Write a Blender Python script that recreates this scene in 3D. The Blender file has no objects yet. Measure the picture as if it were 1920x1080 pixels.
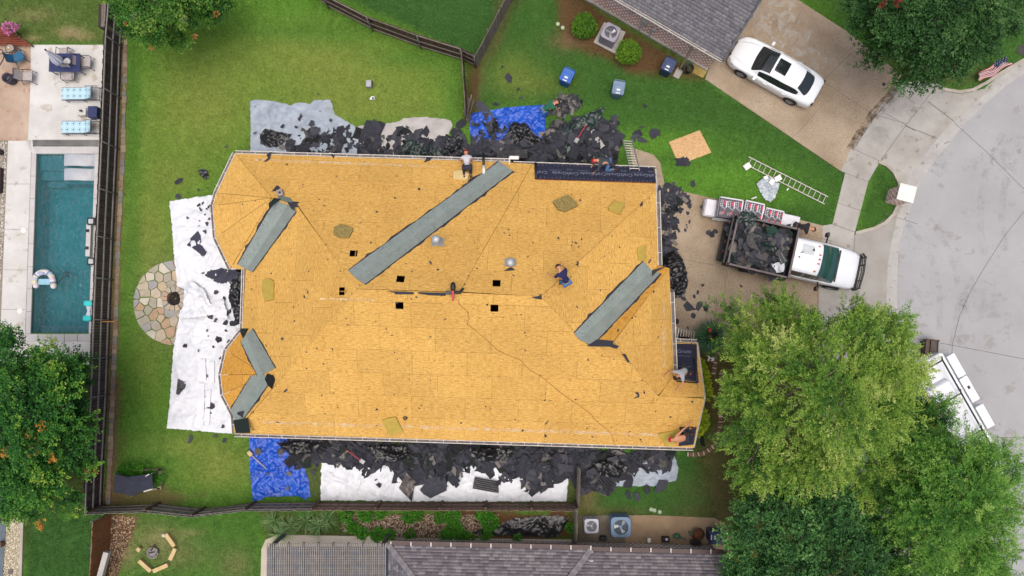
import bpy, math, random
from mathutils import Vector, Matrix, noise, geometry
import numpy as np
C = bpy.context.scene.collection
SC = bpy.context.scene
RD = math.radians
# ------------------------------------------------------------------ camera, sky, sun, exposure
CAM_H, FPX, TILT = 41.0, 1512.0, RD(2.9)
cam = bpy.data.objects.new('camera', bpy.data.cameras.new('camera')); C.objects.link(cam)
cam.data.sensor_width = 36; cam.data.lens = 36 * FPX / 1920
cam.data.clip_start = 1; cam.data.clip_end = 2000
cam.location = (0, 0, CAM_H); cam.rotation_euler = (TILT, 0, 0)
SC.camera = cam
SUN_EL, SUN_AZ = RD(84), RD(175)          # overcast: a very soft, nearly overhead sun
w = bpy.data.worlds.new('World'); SC.world = w; w.use_nodes = True
nt = w.node_tree
sky = nt.nodes.new('ShaderNodeTexSky'); sky.sky_type = 'NISHITA'; sky.sun_disc = False
sky.sun_elevation = SUN_EL; sky.sun_rotation = SUN_AZ; sky.dust_density = 6.0; sky.air_density = 0.6; sky.ozone_density = 0.8
nt.nodes['Background'].inputs[1].default_value = 0.13
nt.links.new(sky.outputs[0], nt.nodes['Background'].inputs[0])
sun = bpy.data.objects.new('sun', bpy.data.lights.new('sun', 'SUN')); C.objects.link(sun)
sun.data.energy = 1.35; sun.data.angle = RD(48); sun.data.color = (1, .955, .88)
sdir = Vector((math.sin(SUN_AZ) * math.cos(SUN_EL), math.cos(SUN_AZ) * math.cos(SUN_EL), math.sin(SUN_EL)))
sun.rotation_euler = sdir.to_track_quat('Z', 'Y').to_euler(); sun.location = (0, 0, 60)
SC.view_settings.view_transform = 'Standard'; SC.view_settings.look = 'None'
SC.view_settings.exposure = 0.42; SC.view_settings.gamma = 1; SC.view_settings.use_curve_mapping = False
SC.cycles.max_bounces = 6; SC.cycles.transparent_max_bounces = 12
SC.cycles.use_denoising = True

# ------------------------------------------------------------------ measuring: photo pixel -> world point at a height
CT, ST = math.cos(TILT), math.sin(TILT)
CAMP = Vector((0, 0, CAM_H))
def ray(u, v):
    x, y = (u - 960) / FPX, (540 - v) / FPX
    return Vector((x, y * CT + ST, y * ST - CT))
def P(u, v, z=0.0):
    d = ray(u, v); t = (z - CAM_H) / d.z
    p = CAMP + d * t; p.z = z
    return p
def P2(pts, z=0.0): return [P(u, v, z) for u, v in pts]
def PXM(z=0.0): return (CAM_H - z) / FPX      # metres per photo pixel at height z
R = random.Random(11)
def rr(a, b): return R.uniform(a, b)
def sm(t): t = max(0, min(1, t)); return t * t * (3 - 2 * t)
def lin(c): return tuple(((x / 255) / 12.92 if x / 255 <= .04045 else ((x / 255 + .055) / 1.055) ** 2.4) for x in c)
def S(r, g, b, k=0.8): return tuple(min(.9, x * k) for x in lin((r, g, b)))

# ------------------------------------------------------------------ materials
def newmat(name):
    m = bpy.data.materials.new(name); m.use_nodes = True
    t = m.node_tree; b = t.nodes['Principled BSDF']
    return m, t, b
def nd(t, typ, **kw):
    n = t.nodes.new(typ)
    for k, v in kw.items():
        if k.startswith('i_'): n.inputs[k[2:].replace('_', ' ')].default_value = v
        else: setattr(n, k, v)
    return n
def ramp(t, src, stops):
    r = t.nodes.new('ShaderNodeValToRGB'); e = r.color_ramp.elements
    while len(e) < len(stops): e.new(.5)
    for k, (p, c) in enumerate(stops):
        e[k].position = p; e[k].color = (*c, 1) if len(c) == 3 else c
    t.links.new(src, r.inputs[0]); return r
def M(name, c1, c2=None, sc=3.0, rough=.8, bump=0.0, bsc=30.0, metal=0.0, rand=0.0, vcol=False, det=6, spec=.4, bd=.02, coat=0, fleck=None):
    """two-tone noise over world position, optional per-object variation, vertex tint and bump"""
    m, t, b = newmat(name); c2 = c2 or tuple(x * .82 for x in c1)
    g = nd(t, 'ShaderNodeNewGeometry')
    n = nd(t, 'ShaderNodeTexNoise', i_Scale=sc, i_Detail=det, i_Roughness=.62)
    t.links.new(g.outputs['Position'], n.inputs['Vector'])
    r = ramp(t, n.outputs[0], [(.3, c2), (.7, c1)]); col = r.outputs[0]
    if fleck:
        fs, fc, ft = fleck
        n3 = nd(t, 'ShaderNodeTexNoise', i_Scale=fs, i_Detail=3, i_Roughness=.7)
        t.links.new(g.outputs['Position'], n3.inputs['Vector'])
        mr = nd(t, 'ShaderNodeMapRange'); mr.inputs[1].default_value = ft; mr.inputs[2].default_value = ft + .08
        t.links.new(n3.outputs[0], mr.inputs[0])
        mx = nd(t, 'ShaderNodeMix', data_type='RGBA'); t.links.new(mr.outputs[0], mx.inputs[0])
        t.links.new(col, mx.inputs[6]); mx.inputs[7].default_value = (*fc, 1); col = mx.outputs[2]
    if rand:
        oi = nd(t, 'ShaderNodeObjectInfo'); mr = nd(t, 'ShaderNodeMapRange')
        mr.inputs[3].default_value = 1 - rand; mr.inputs[4].default_value = 1 + rand
        t.links.new(oi.outputs['Random'], mr.inputs[0])
        mx = nd(t, 'ShaderNodeMix', data_type='RGBA', blend_type='MULTIPLY'); mx.inputs[0].default_value = 1
        t.links.new(col, mx.inputs[6]); t.links.new(mr.outputs[0], mx.inputs[7]); col = mx.outputs[2]
    if vcol:
        a = nd(t, 'ShaderNodeAttribute', attribute_name='tint')
        mx = nd(t, 'ShaderNodeMix', data_type='RGBA', blend_type='MULTIPLY'); mx.inputs[0].default_value = 1
        t.links.new(col, mx.inputs[6]); t.links.new(a.outputs['Color'], mx.inputs[7]); col = mx.outputs[2]
    t.links.new(col, b.inputs['Base Color'])
    b.inputs['Roughness'].default_value = rough; b.inputs['Metallic'].default_value = metal
    b.inputs['Specular IOR Level'].default_value = spec
    if coat: b.inputs['Coat Weight'].default_value = coat; b.inputs['Coat Roughness'].default_value = .05
    if bump:
        n2 = nd(t, 'ShaderNodeTexNoise', i_Scale=bsc, i_Detail=5, i_Roughness=.6)
        t.links.new(g.outputs['Position'], n2.inputs['Vector'])
        bp = nd(t, 'ShaderNodeBump', i_Strength=bump, i_Distance=bd); t.links.new(n2.outputs[0], bp.inputs['Height'])
        t.links.new(bp.outputs[0], b.inputs['Normal'])
    return m

# ------------------------------------------------------------------ mesh building
def wm(o):
    m = o.matrix_basis.copy()
    while o.parent: o = o.parent; m = o.matrix_basis @ m
    return m
class MB:
    def __init__(s): s.v, s.f, s.c, s.cur, s.m, s.mi = [], [], [], (1, 1, 1), None, []
    def col(s, *c): s.cur = c if len(c) == 3 else (c[0],) * 3; return s
    def add(s, vs, fs, mi=0):
        k = len(s.v); s.v += [Vector(p) for p in vs] if s.m is None else [s.m @ Vector(p) for p in vs]
        for f in fs: s.f.append([i + k for i in f]); s.c.append(s.cur); s.mi.append(mi)
        return s
    def box(s, c, d, rz=0, rot=None, mi=0):
        m = Matrix.Translation(c) @ (rot.to_4x4() if rot else Matrix.Rotation(rz, 4, 'Z'))
        x, y, z = d[0] / 2, d[1] / 2, d[2] / 2
        vs = [m @ Vector(p) for p in ((-x,-y,-z),(x,-y,-z),(x,y,-z),(-x,y,-z),(-x,-y,z),(x,-y,z),(x,y,z),(-x,y,z))]
        return s.add(vs, [(0,3,2,1),(4,5,6,7),(0,1,5,4),(1,2,6,5),(2,3,7,6),(3,0,4,7)], mi)
    def rbox(s, c, d, r=.03, rz=0, n=3, top=1.0, mi=0):
        """box with rounded vertical corners; top scales the upper outline"""
        m = Matrix.Translation(c) @ Matrix.Rotation(rz, 4, 'Z'); pts = []
        x, y, z = d[0] / 2, d[1] / 2, d[2] / 2
        for cx, cy, a0 in ((x-r, y-r, 0), (-x+r, y-r, 90), (-x+r, -y+r, 180), (x-r, -y+r, 270)):
            for k in range(n + 1):
                a = RD(a0 + 90 * k / n); pts.append((cx + r * math.cos(a), cy + r * math.sin(a)))
        N = len(pts); e = min(r, d[2] * .3) * .5; ins = 1 - e / max(x, y)
        vs = [m @ Vector((px, py, -z)) for px, py in pts] + [m @ Vector((px*top, py*top, z-e)) for px, py in pts] + [m @ Vector((px*top*ins, py*top*ins, z)) for px, py in pts]
        fs = [tuple(reversed(range(N))), tuple(range(2*N, 3*N))]
        for q in (0, N): fs += [(q+k, q+(k+1) % N, q+N+(k+1) % N, q+N+k) for k in range(N)]
        return s.add(vs, fs, mi)
    def prism(s, poly, z0, z1, mi=0):
        pl = [(p[0], p[1]) for p in poly]
        if sum(a[0]*b[1]-b[0]*a[1] for a, b in zip(pl, pl[1:]+pl[:1])) < 0: pl.reverse()
        N = len(pl); vs = [(x, y, z0) for x, y in pl] + [(x, y, z1) for x, y in pl]
        tr = geometry.tessellate_polygon([[Vector((x, y, 0)) for x, y in pl]])
        fs = []
        for t in tr:
            a, b, c = t
            if (pl[b][0]-pl[a][0])*(pl[c][1]-pl[a][1])-(pl[c][0]-pl[a][0])*(pl[b][1]-pl[a][1]) < 0: b, c = c, b
            fs.append((a+N, b+N, c+N)); fs.append((c, b, a))
        fs += [(k, (k+1) % N, N+(k+1) % N, N+k) for k in range(N)]
        return s.add(vs, fs, mi)
    def tube(s, pts, r, n=6, caps=True, mi=0):
        pts = [Vector(p) for p in pts]; rs = r if isinstance(r, (list, tuple)) else [r] * len(pts); vs = []; fs = []
        for i, p in enumerate(pts):
            d = (pts[min(i+1, len(pts)-1)] - pts[max(i-1, 0)]).normalized()
            up = Vector((0, 0, 1)) if abs(d.z) < .9 else Vector((1, 0, 0))
            a = d.cross(up).normalized(); b = a.cross(d).normalized()
            for k in range(n):
                t = 2 * math.pi * k / n; vs.append(p + (a * math.cos(t) + b * math.sin(t)) * rs[i])
        for i in range(len(pts)-1):
            for k in range(n): fs.append((i*n+k, i*n+(k+1) % n, (i+1)*n+(k+1) % n, (i+1)*n+k))
        if caps: fs += [tuple(range(n))[::-1], tuple(range((len(pts)-1)*n, len(pts)*n))]
        return s.add(vs, fs, mi)
    def lathe(s, prof, c=(0, 0, 0), n=16, mi=0):
        vs = [(c[0]+r*math.cos(2*math.pi*k/n), c[1]+r*math.sin(2*math.pi*k/n), c[2]+z) for r, z in prof for k in range(n)]
        fs = [(i*n+k, i*n+(k+1) % n, (i+1)*n+(k+1) % n, (i+1)*n+k) for i in range(len(prof)-1) for k in range(n)]
        return s.add(vs, fs, mi)
    def ell(s, c, r, n=8, m=6, rot=None, z0=-1.0, mi=0):
        vs = []; q = rot or Matrix.Identity(3)
        for i in range(m+1):
            th = math.acos(max(-1, min(1, z0))) * (1 - i / m)
            for k in range(n):
                a = 2*math.pi*k/n; vs.append(Vector(c) + q @ Vector((r[0]*math.sin(th)*math.cos(a), r[1]*math.sin(th)*math.sin(a), r[2]*math.cos(th))))
        return s.add(vs, [(i*n+k, i*n+(k+1) % n, (i+1)*n+(k+1) % n, (i+1)*n+k) for i in range(m) for k in range(n)], mi)
    def mesh(s, name, mat):
        me = bpy.data.meshes.new(name); me.from_pydata([tuple(p) for p in s.v], [], s.f)
        for x in (mat if isinstance(mat, (list, tuple)) else [mat]): me.materials.append(x)
        if any(s.mi): me.polygons.foreach_set('material_index', s.mi)
        if any(c != (1, 1, 1) for c in s.c):
            a = me.color_attributes.new('tint', 'FLOAT_COLOR', 'CORNER'); arr = []
            for f, c in zip(s.f, s.c): arr += [*c, 1.0] * len(f)
            a.data.foreach_set('color', arr)
        return me
    def build(s, name, mat, parent=None, world=False, smooth=False, bevel=0, kind=None, sub=0):
        if parent is not None and world:
            mi = wm(parent).inverted(); s.v = [mi @ p for p in s.v]
        loc = None
        if parent is None and len(s.v):
            xs = [p.x for p in s.v]; ys = [p.y for p in s.v]; zs = [p.z for p in s.v]
            loc = Vector(((min(xs)+max(xs))/2, (min(ys)+max(ys))/2, min(zs))); s.v = [p - loc for p in s.v]
        o = bpy.data.objects.new(name, s.mesh(name, mat)); C.objects.link(o)
        if parent is not None: o.parent = parent
        if loc is not None: o.location = loc
        if smooth: o.data.polygons.foreach_set('use_smooth', [True] * len(o.data.polygons))
        if bevel:
            b = o.modifiers.new('b', 'BEVEL'); b.width = bevel; b.segments = 2; b.limit_method = 'ANGLE'
        if sub: q = o.modifiers.new('s', 'SUBSURF'); q.levels = q.render_levels = sub
        if kind: o['kind'] = kind
        return o
def npmesh(name, V, F, mat, tint=None, smooth=False):
    """fast mesh from numpy quads/tris (F: n x k)"""
    me = bpy.data.meshes.new(name); n, k = F.shape
    me.vertices.add(len(V)); me.vertices.foreach_set('co', V.astype(np.float32).ravel())
    me.loops.add(n*k); me.loops.foreach_set('vertex_index', F.astype(np.int32).ravel())
    me.polygons.add(n); me.polygons.foreach_set('loop_start', np.arange(0, n*k, k, dtype=np.int32))
    me.polygons.foreach_set('loop_total', np.full(n, k, dtype=np.int32))
    if tint is not None:
        a = me.color_attributes.new('tint', 'FLOAT_COLOR', 'POINT')
        a.data.foreach_set('color', np.concatenate([tint, np.ones((len(tint), 1))], 1).astype(np.float32).ravel())
    me.materials.append(mat); me.update(); me.validate()
    if smooth: me.polygons.foreach_set('use_smooth', [True]*n)
    return me
def link(name, me, parent=None, kind=None, loc=None, rot=None):
    o = bpy.data.objects.new(name, me); C.objects.link(o)
    if parent is not None: o.parent = parent
    if loc is not None: o.location = loc
    if rot is not None: o.rotation_euler = rot
    if kind: o['kind'] = kind
    return o
def tag(o, label, cat, group=None, kind=None):
    o['label'] = label; o['category'] = cat
    if group: o['group'] = group
    if kind: o['kind'] = kind
    return o
def thing(name, label, cat, loc=(0, 0, 0), rz=0, group=None):
    o = bpy.data.objects.new(name, None); C.objects.link(o); o.location = loc; o.rotation_euler = (0, 0, rz)
    return tag(o, label, cat, group)
def copytree(o, parent=None, loc=None, rz=None, label=None):
    c = o.copy(); C.objects.link(c); c.parent = parent
    if loc is not None: c.location = loc
    if rz is not None: c.rotation_euler = (0, 0, rz)
    if label: c['label'] = label
    for ch in o.children: copytree(ch, c)
    return c
def inside(x, y, poly):
    r = False; n = len(poly); j = n - 1
    for i in range(n):
        xi, yi, xj, yj = poly[i][0], poly[i][1], poly[j][0], poly[j][1]
        if (yi > y) != (yj > y) and x < (xj-xi)*(y-yi)/(yj-yi)+xi: r = not r
        j = i
    return r
def edged(x, y, poly):
    d = 1e9; n = len(poly)
    for i in range(n):
        ax, ay = poly[i][0], poly[i][1]; bx, by = poly[(i+1) % n][0]-ax, poly[(i+1) % n][1]-ay
        t = max(0, min(1, ((x-ax)*bx+(y-ay)*by)/(bx*bx+by*by+1e-9))); d = min(d, math.hypot(x-ax-t*bx, y-ay-t*by))
    return d
def npin(X, Y, poly):
    r = np.zeros(X.shape, bool); n = len(poly); j = n-1
    for i in range(n):
        xi, yi, xj, yj = poly[i][0], poly[i][1], poly[j][0], poly[j][1]
        if yi != yj:
            c = ((yi > Y) != (yj > Y)) & (X < (xj-xi)*(Y-yi)/(yj-yi)+xi); r ^= c
        j = i
    return r
def text(s, size, mat, parent, loc, rot=(0, 0, 0), name='printed_text'):
    cu = bpy.data.curves.new(name, 'FONT'); cu.body = s; cu.size = size; cu.align_x = 'CENTER'; cu.align_y = 'CENTER'; cu.extrude = .001
    cu.materials.append(mat); o = bpy.data.objects.new(name, cu); C.objects.link(o); o.parent = parent
    o.location = loc; o.rotation_euler = rot
    bpy.context.view_layer.update(); me = bpy.data.meshes.new_from_object(o.evaluated_get(bpy.context.evaluated_depsgraph_get()))
    bpy.data.objects.remove(o); o = bpy.data.objects.new(name, me); C.objects.link(o); o.parent = parent; o.location = loc; o.rotation_euler = rot; return o

# shared materials
m_black = M('black_plastic', S(32,33,36), S(20,20,22), 8, .45)
m_metal = M('grey_metal', S(150,152,155), S(120,122,124), 6, .45, metal=.5)
m_white = M('white_paint', S(236,236,232,.85), S(215,214,208,.85), 2, .4)
m_dkmetal = M('dark_metal', S(52,54,62), S(38,40,46), 8, .5, metal=.3)
m_glass = M('dark_glass', (.012,.016,.018), (.02,.025,.026), 2, .06, spec=.8)
m_rubber = M('rubber', (.018,.018,.019), None, 12, .85)
# ================================================================== THE GROUND
POOL = [(68,288),(178,288),(166,626),(57,626)]
DRIVE_N = [(1425,-60),(1400,0),(1340,100),(1322,148),(1577,321),(1595,280),(1640,215),(1682,158),(1690,140),(1590,60),(1497,0),(1440,-60)]
SIDEW_X = [(1577,321),(1628,341),(1650,302),(1700,232),(1757,160),(1730,150),(1682,158),(1640,215),(1595,280)]
APRON_N = [(1650,302),(1674,318),(1688,345),(1700,344),(1713,318),(1758,259),(1787,228),(1856,168),(1800,176),(1757,160),(1700,232)]
SIDEWALK = [(1561,420),(1603,435),(1628,341),(1585,323)]
DRIVE_S = [(1225,346),(1342,373),(1543,423),(1534,600),(1500,660),(1268,650),(1230,640)]
SIDE_S = [(1543,423),(1561,420),(1603,435),(1597,530),(1590,650),(1590,760),(1640,900),(1700,1010),(1760,1120),(1700,1130),(1650,1040),(1590,920),(1540,780),(1534,600)]
APRON_S = [(1603,435),(1655,425),(1684,400),(1672,450),(1664,500),(1662,570),(1668,640),(1590,650),(1597,530)]
ROAD = [(2300,-80),(2060,40),(1920,112),(1872,146),(1856,168),(1787,228),(1758,259),(1713,318),(1698,344),(1684,400),(1664,500),(1662,570),(1668,640),(1705,740),(1760,850),(1830,960),(1930,1150),(2500,1300),(2600,400)]
PATIO_W = [(22,84),(196,84),(184,288),(-40,288),(-40,84)]
POOLDECK = [(15,262),(190,262),(168,685),(-60,685),(-60,262)]
PATH_E = [(1180,275),(1225,290),(1238,305),(1246,345),(1228,362),(1190,330)]
PATIO_S = [(1085,968),(1090,966),(1225,966),(1340,971),(1362,985),(1372,1010),(1372,1035),(1085,1035)]
PATIO_SW = [(488,1120),(490,1030),(498,1012),(520,1003),(720,1006),(740,1008),(1080,1012),(1080,1040),(730,1040),(730,1120)]
STONEC = (330, 567)
BED_S = [(495,962),(740,962),(1075,962),(1080,1012),(740,1010),(520,1003),(497,1010)]
paved = [POOL, DRIVE_N, SIDEW_X, APRON_N, SIDEWALK, DRIVE_S, SIDE_S, APRON_S, ROAD, PATIO_W, POOLDECK, PATIO_S, PATIO_SW, PATH_E]
HOUSE_BASE = [(452,300),(1215,325),(1235,345),(1240,640),(1290,650),(1290,825),(450,800),(462,640),(470,500),(440,480),(415,390)]
ROOF_NE = [(1080,-5),(1358,108),(1430,0),(1430,-80),(1000,-80)]
def ply(p, z=0): return [(q.x, q.y) for q in P2(p, z)]
pv = [ply(p) for p in paved]
def g_grid(step, x0, x1, y0, y1):
    xs = np.arange(x0, x1+step, step); ys = np.arange(y0, y1+step, step)
    X, Y = np.meshgrid(xs, ys); return X, Y
GX, GY = g_grid(.2, -34, 36, -22, 24)
# base colours (real grass / soil tones), painted by place: lush green, dry mown green, dirt, mulch
def c3(r, g, b, k=.8): return np.array(lin((r, g, b))) * k
G_DARK, G_MID, G_DRY, G_LIME = c3(66,106,50), c3(92,136,54), c3(140,152,74), c3(104,154,54)
DIRT, MULCH, TAN = c3(122,102,74), c3(104,76,54), c3(160,142,108)
col = np.zeros(GX.shape+(3,)) + G_MID
def pxy(X, Y):   # world (z=0) -> photo px, vectorised
    dx, dy, dz = X, Y, -CAM_H
    yc = dy*CT + dz*ST; zc = -dy*ST + dz*CT
    return 960 + FPX*dx/(-zc), 540 - FPX*yc/(-zc)
GU, GV = pxy(GX, GY)
def soft(poly, c, s=18, k=1.0, wob=10):
    global col
    n = np.array([[noise.noise(Vector((x*.5, y*.5, 3))) for x in GX[0, ::4]] for y in GY[::4, 0]])
    n = np.kron(n, np.ones((4, 4)))[:GX.shape[0], :GX.shape[1]]
    D = np.full(GU.shape, 1e9)
    for i in range(len(poly)):
        ax, ay = poly[i]; bx, by = poly[(i+1) % len(poly)][0]-ax, poly[(i+1) % len(poly)][1]-ay
        t = np.clip(((GU-ax)*bx+(GV-ay)*by)/(bx*bx+by*by+1e-9), 0, 1); D = np.minimum(D, np.hypot(GU-ax-t*bx, GV-ay-t*by))
    sd = np.where(npin(GU, GV, poly), D, -D) + n*wob*2
    a = np.clip(sd/s+.5, 0, 1)[..., None]*k
    col = col*(1-a) + c*a
def blob(u, v, a, b, c, k=1.0):
    global col
    w_ = np.exp(-(((GU-u)/a)**2+((GV-v)/b)**2))[..., None]*k
    col = col*(1-w_) + c*w_
soft([(235,60),(440,-40),(560,-40),(880,110),(880,300),(450,300),(400,380),(330,380),(320,800),(230,800)], G_LIME*.5+G_MID*.5, 30)
for u, v, a, b, k in ((620,130,170,60,.75),(380,200,120,110,.85),(560,90,110,45,.5),(760,180,90,60,.5),(280,430,50,110,.8),(270,700,40,90,.45),(620,190,90,60,.6),(700,205,150,25,.5),(360,840,90,30,.6),(410,880,80,40,.75),(330,330,60,40,.6),(270,250,30,40,.3)): blob(u, v, a, b, G_DRY, k)
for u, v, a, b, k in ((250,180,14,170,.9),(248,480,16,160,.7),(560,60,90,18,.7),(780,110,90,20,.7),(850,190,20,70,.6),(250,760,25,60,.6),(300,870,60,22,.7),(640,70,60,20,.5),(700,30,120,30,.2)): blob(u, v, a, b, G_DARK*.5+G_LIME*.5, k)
soft([(560,-40),(975,-40),(925,60),(898,112),(870,98)], G_DARK*1.05, 6)
soft([(-60,-40),(200,-40),(196,84),(-60,84)], G_DARK*.7+G_DRY*.3, 5)
for u, v, a, b, k in ((130,60,26,10,.9),(60,30,50,14,.4),(150,70,30,8,.7),(60,74,20,8,.7)): blob(u, v, a, b, TAN, k)
soft([(975,-40),(900,110),(885,180),(900,300),(1230,300),(1400,400),(1560,425),(1590,325),(1330,150),(1080,-10)], G_DARK*.8+G_MID*.2, 8)
for u, v, a, b, k in ((960,140,50,40,.5),(1010,160,60,20,.35),(1290,130,30,18,.6)): blob(u, v, a, b, G_DRY, k)
for u, v, a, b, k in ((1190,270,160,28,.85),(1350,330,130,35,.85),(1400,370,120,25,.7),(1010,210,100,14,.5)): blob(u, v, a, b, G_LIME*1.05, k)
soft([(948,-40),(985,-40),(935,90),(908,130),(895,190),(882,180),(886,118),(905,100)], DIRT, 18, .55)
soft([(1040,-30),(1100,0),(1330,145),(1320,152),(1270,145),(1180,135),(1150,118),(1060,85),(1045,50)], MULCH, 14, .9, 6)
blob(1060, 78, 30, 18, DIRT, .8); blob(1190,120,24,14,MULCH,.7)
soft([(1606,433),(1650,302),(1676,318),(1690,345),(1684,395),(1655,424)], G_DARK*.8+G_LIME*.2, 3)
soft([(1585,50),(1500,-40),(2100,-60),(2000,70),(1860,150),(1800,172),(1740,155)], G_DARK*.8+G_MID*.3, 6)
blob(1790,135,60,24,DIRT,.45); blob(1700,120,60,30,MULCH,.5)
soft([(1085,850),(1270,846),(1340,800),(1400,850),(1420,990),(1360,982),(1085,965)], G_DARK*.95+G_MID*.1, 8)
blob(1100,930,22,40,DIRT,.8); blob(1150,960,60,8,DIRT,.6); blob(1330,920,60,30,DIRT,.35); blob(1330,960,70,12,DIRT,.5)
soft([(1262,640),(1345,560),(1390,700),(1345,840),(1300,850),(1300,700)], MULCH*.75, 14, .85)
soft([(1320,780),(1350,800),(1330,850),(1290,846)], G_DARK, 10, .8)
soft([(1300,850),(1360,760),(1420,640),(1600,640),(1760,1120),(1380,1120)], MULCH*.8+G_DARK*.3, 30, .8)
soft([(196,700),(228,700),(226,800),(222,940),(196,950)], DIRT, 8, .9)
soft([(222,60),(236,60),(231,300),(222,600),(214,700),(200,700)], DIRT*1.1, 5, .9, 3)
soft([(205,905),(300,915),(380,930),(300,945),(200,945)], DIRT*.8, 14, .8)
soft([(130,962),(180,962),(186,1120),(40,1120),(44,960)], G_DARK, 5)
soft([(205,962),(262,968),(250,1010),(228,1060),(215,1120),(200,1120)], MULCH*.95, 14, .95)
soft([(262,968),(490,962),(488,1120),(230,1120)], G_MID*.55+G_DARK*.45, 16, .8)
for u, v, a, b, k in ((290,1010,40,30,.5),(330,1040,60,30,.35),(440,1060,30,30,.4),(350,1000,30,6,.5),(235,1040,20,30,.6)): blob(u, v, a, b, TAN, k)
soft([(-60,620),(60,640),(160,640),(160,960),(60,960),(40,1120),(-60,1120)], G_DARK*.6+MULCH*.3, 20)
soft(BED_S, MULCH*1.05, 6)
soft([(498,963),(640,963),(650,1000),(500,1004)], G_DARK*.7+G_MID*.2, 14, .8)
soft([(883,110),(905,118),(893,200),(880,230)], MULCH*.8, 8, .8)
blob(330, 567, 62, 84, TAN*.55+G_MID*.4, .9)
soft([(500,815),(1090,815),(1090,945),(590,945),(580,930)], G_DARK*.7+DIRT*.4, 8, .9)
soft([(470,285),(1140,280),(1140,310),(470,300)], DIRT*.6, 8, .9)
col = np.clip(col, 0.004, .9)
inpool = npin(GX, GY, ply(POOL))
# the ground sheet
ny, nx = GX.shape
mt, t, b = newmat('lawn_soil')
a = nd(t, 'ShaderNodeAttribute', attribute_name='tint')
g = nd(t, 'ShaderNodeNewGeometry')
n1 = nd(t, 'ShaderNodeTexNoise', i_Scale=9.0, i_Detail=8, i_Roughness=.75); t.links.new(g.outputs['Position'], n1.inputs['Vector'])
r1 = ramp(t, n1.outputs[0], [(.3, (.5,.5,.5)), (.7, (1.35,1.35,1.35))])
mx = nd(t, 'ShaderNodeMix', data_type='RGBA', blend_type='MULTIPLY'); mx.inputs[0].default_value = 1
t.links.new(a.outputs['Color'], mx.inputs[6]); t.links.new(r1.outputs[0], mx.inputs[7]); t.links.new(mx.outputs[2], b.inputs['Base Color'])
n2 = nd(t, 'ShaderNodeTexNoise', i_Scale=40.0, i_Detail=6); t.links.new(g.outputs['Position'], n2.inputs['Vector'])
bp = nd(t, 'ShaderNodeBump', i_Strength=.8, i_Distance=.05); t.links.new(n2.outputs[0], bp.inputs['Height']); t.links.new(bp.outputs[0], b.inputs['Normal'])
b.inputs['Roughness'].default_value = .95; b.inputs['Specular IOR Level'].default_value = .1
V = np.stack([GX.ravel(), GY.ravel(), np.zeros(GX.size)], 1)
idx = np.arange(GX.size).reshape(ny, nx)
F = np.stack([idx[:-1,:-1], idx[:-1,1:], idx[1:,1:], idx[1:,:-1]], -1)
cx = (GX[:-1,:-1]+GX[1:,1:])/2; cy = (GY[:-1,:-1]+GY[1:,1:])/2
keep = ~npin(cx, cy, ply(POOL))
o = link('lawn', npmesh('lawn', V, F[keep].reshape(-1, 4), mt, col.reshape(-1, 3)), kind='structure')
g_far = M('far_grass', tuple(G_MID*.9), tuple(G_DARK), .3, .95, .3, 20)
FX = [-300,-33.9,35.9,300]; FY = [-300,-21.9,23.9,300]
mb = MB()
for i in range(3):
    for j in range(3):
        if (i, j) != (1, 1): mb.add([(FX[i],FY[j],-.01),(FX[i+1],FY[j],-.01),(FX[i+1],FY[j+1],-.01),(FX[i],FY[j+1],-.01)], [(0,1,2,3)])
mb.build('ground', g_far, kind='structure')

# grass tufts: one thing nobody could count; instanced over the lawn, tinted like the ground under them
bladem, t, b = newmat('grass_blades')
a = nd(t, 'ShaderNodeAttribute', attribute_name='tint', attribute_type='INSTANCER')
oi = nd(t, 'ShaderNodeObjectInfo'); g = nd(t, 'ShaderNodeNewGeometry')
mr = nd(t, 'ShaderNodeMapRange'); mr.inputs[3].default_value = .8; mr.inputs[4].default_value = 1.65; t.links.new(g.outputs['Random Per Island'], mr.inputs[0])
mx = nd(t, 'ShaderNodeMix', data_type='RGBA', blend_type='MULTIPLY'); mx.inputs[0].default_value = 1
t.links.new(a.outputs['Color'], mx.inputs[6]); t.links.new(mr.outputs[0], mx.inputs[7]); t.links.new(mx.outputs[2], b.inputs['Base Color'])
b.inputs['Roughness'].default_value = .8; b.inputs['Specular IOR Level'].default_value = .15
mb = MB()
for k in range(26):
    x, y, h, a_ = rr(-.11,.11), rr(-.11,.11), rr(.025,.055), rr(0, 6.28); lx, ly = rr(-.04,.04), rr(-.04,.04); w_ = rr(.005,.009)
    dx, dy = math.cos(a_)*w_, math.sin(a_)*w_
    mb.add([(x-dx,y-dy,0),(x+dx,y+dy,0),(x+lx*.6+dx*.7,y+ly*.6+dy*.7,h*.7),(x+lx*.6-dx*.7,y+ly*.6-dy*.7,h*.7),(x+lx*1.5,y+ly*1.5,h)], [(0,1,2,3),(3,2,4)])
tuft_me = mb.mesh('grass_tuft', bladem)
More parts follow.
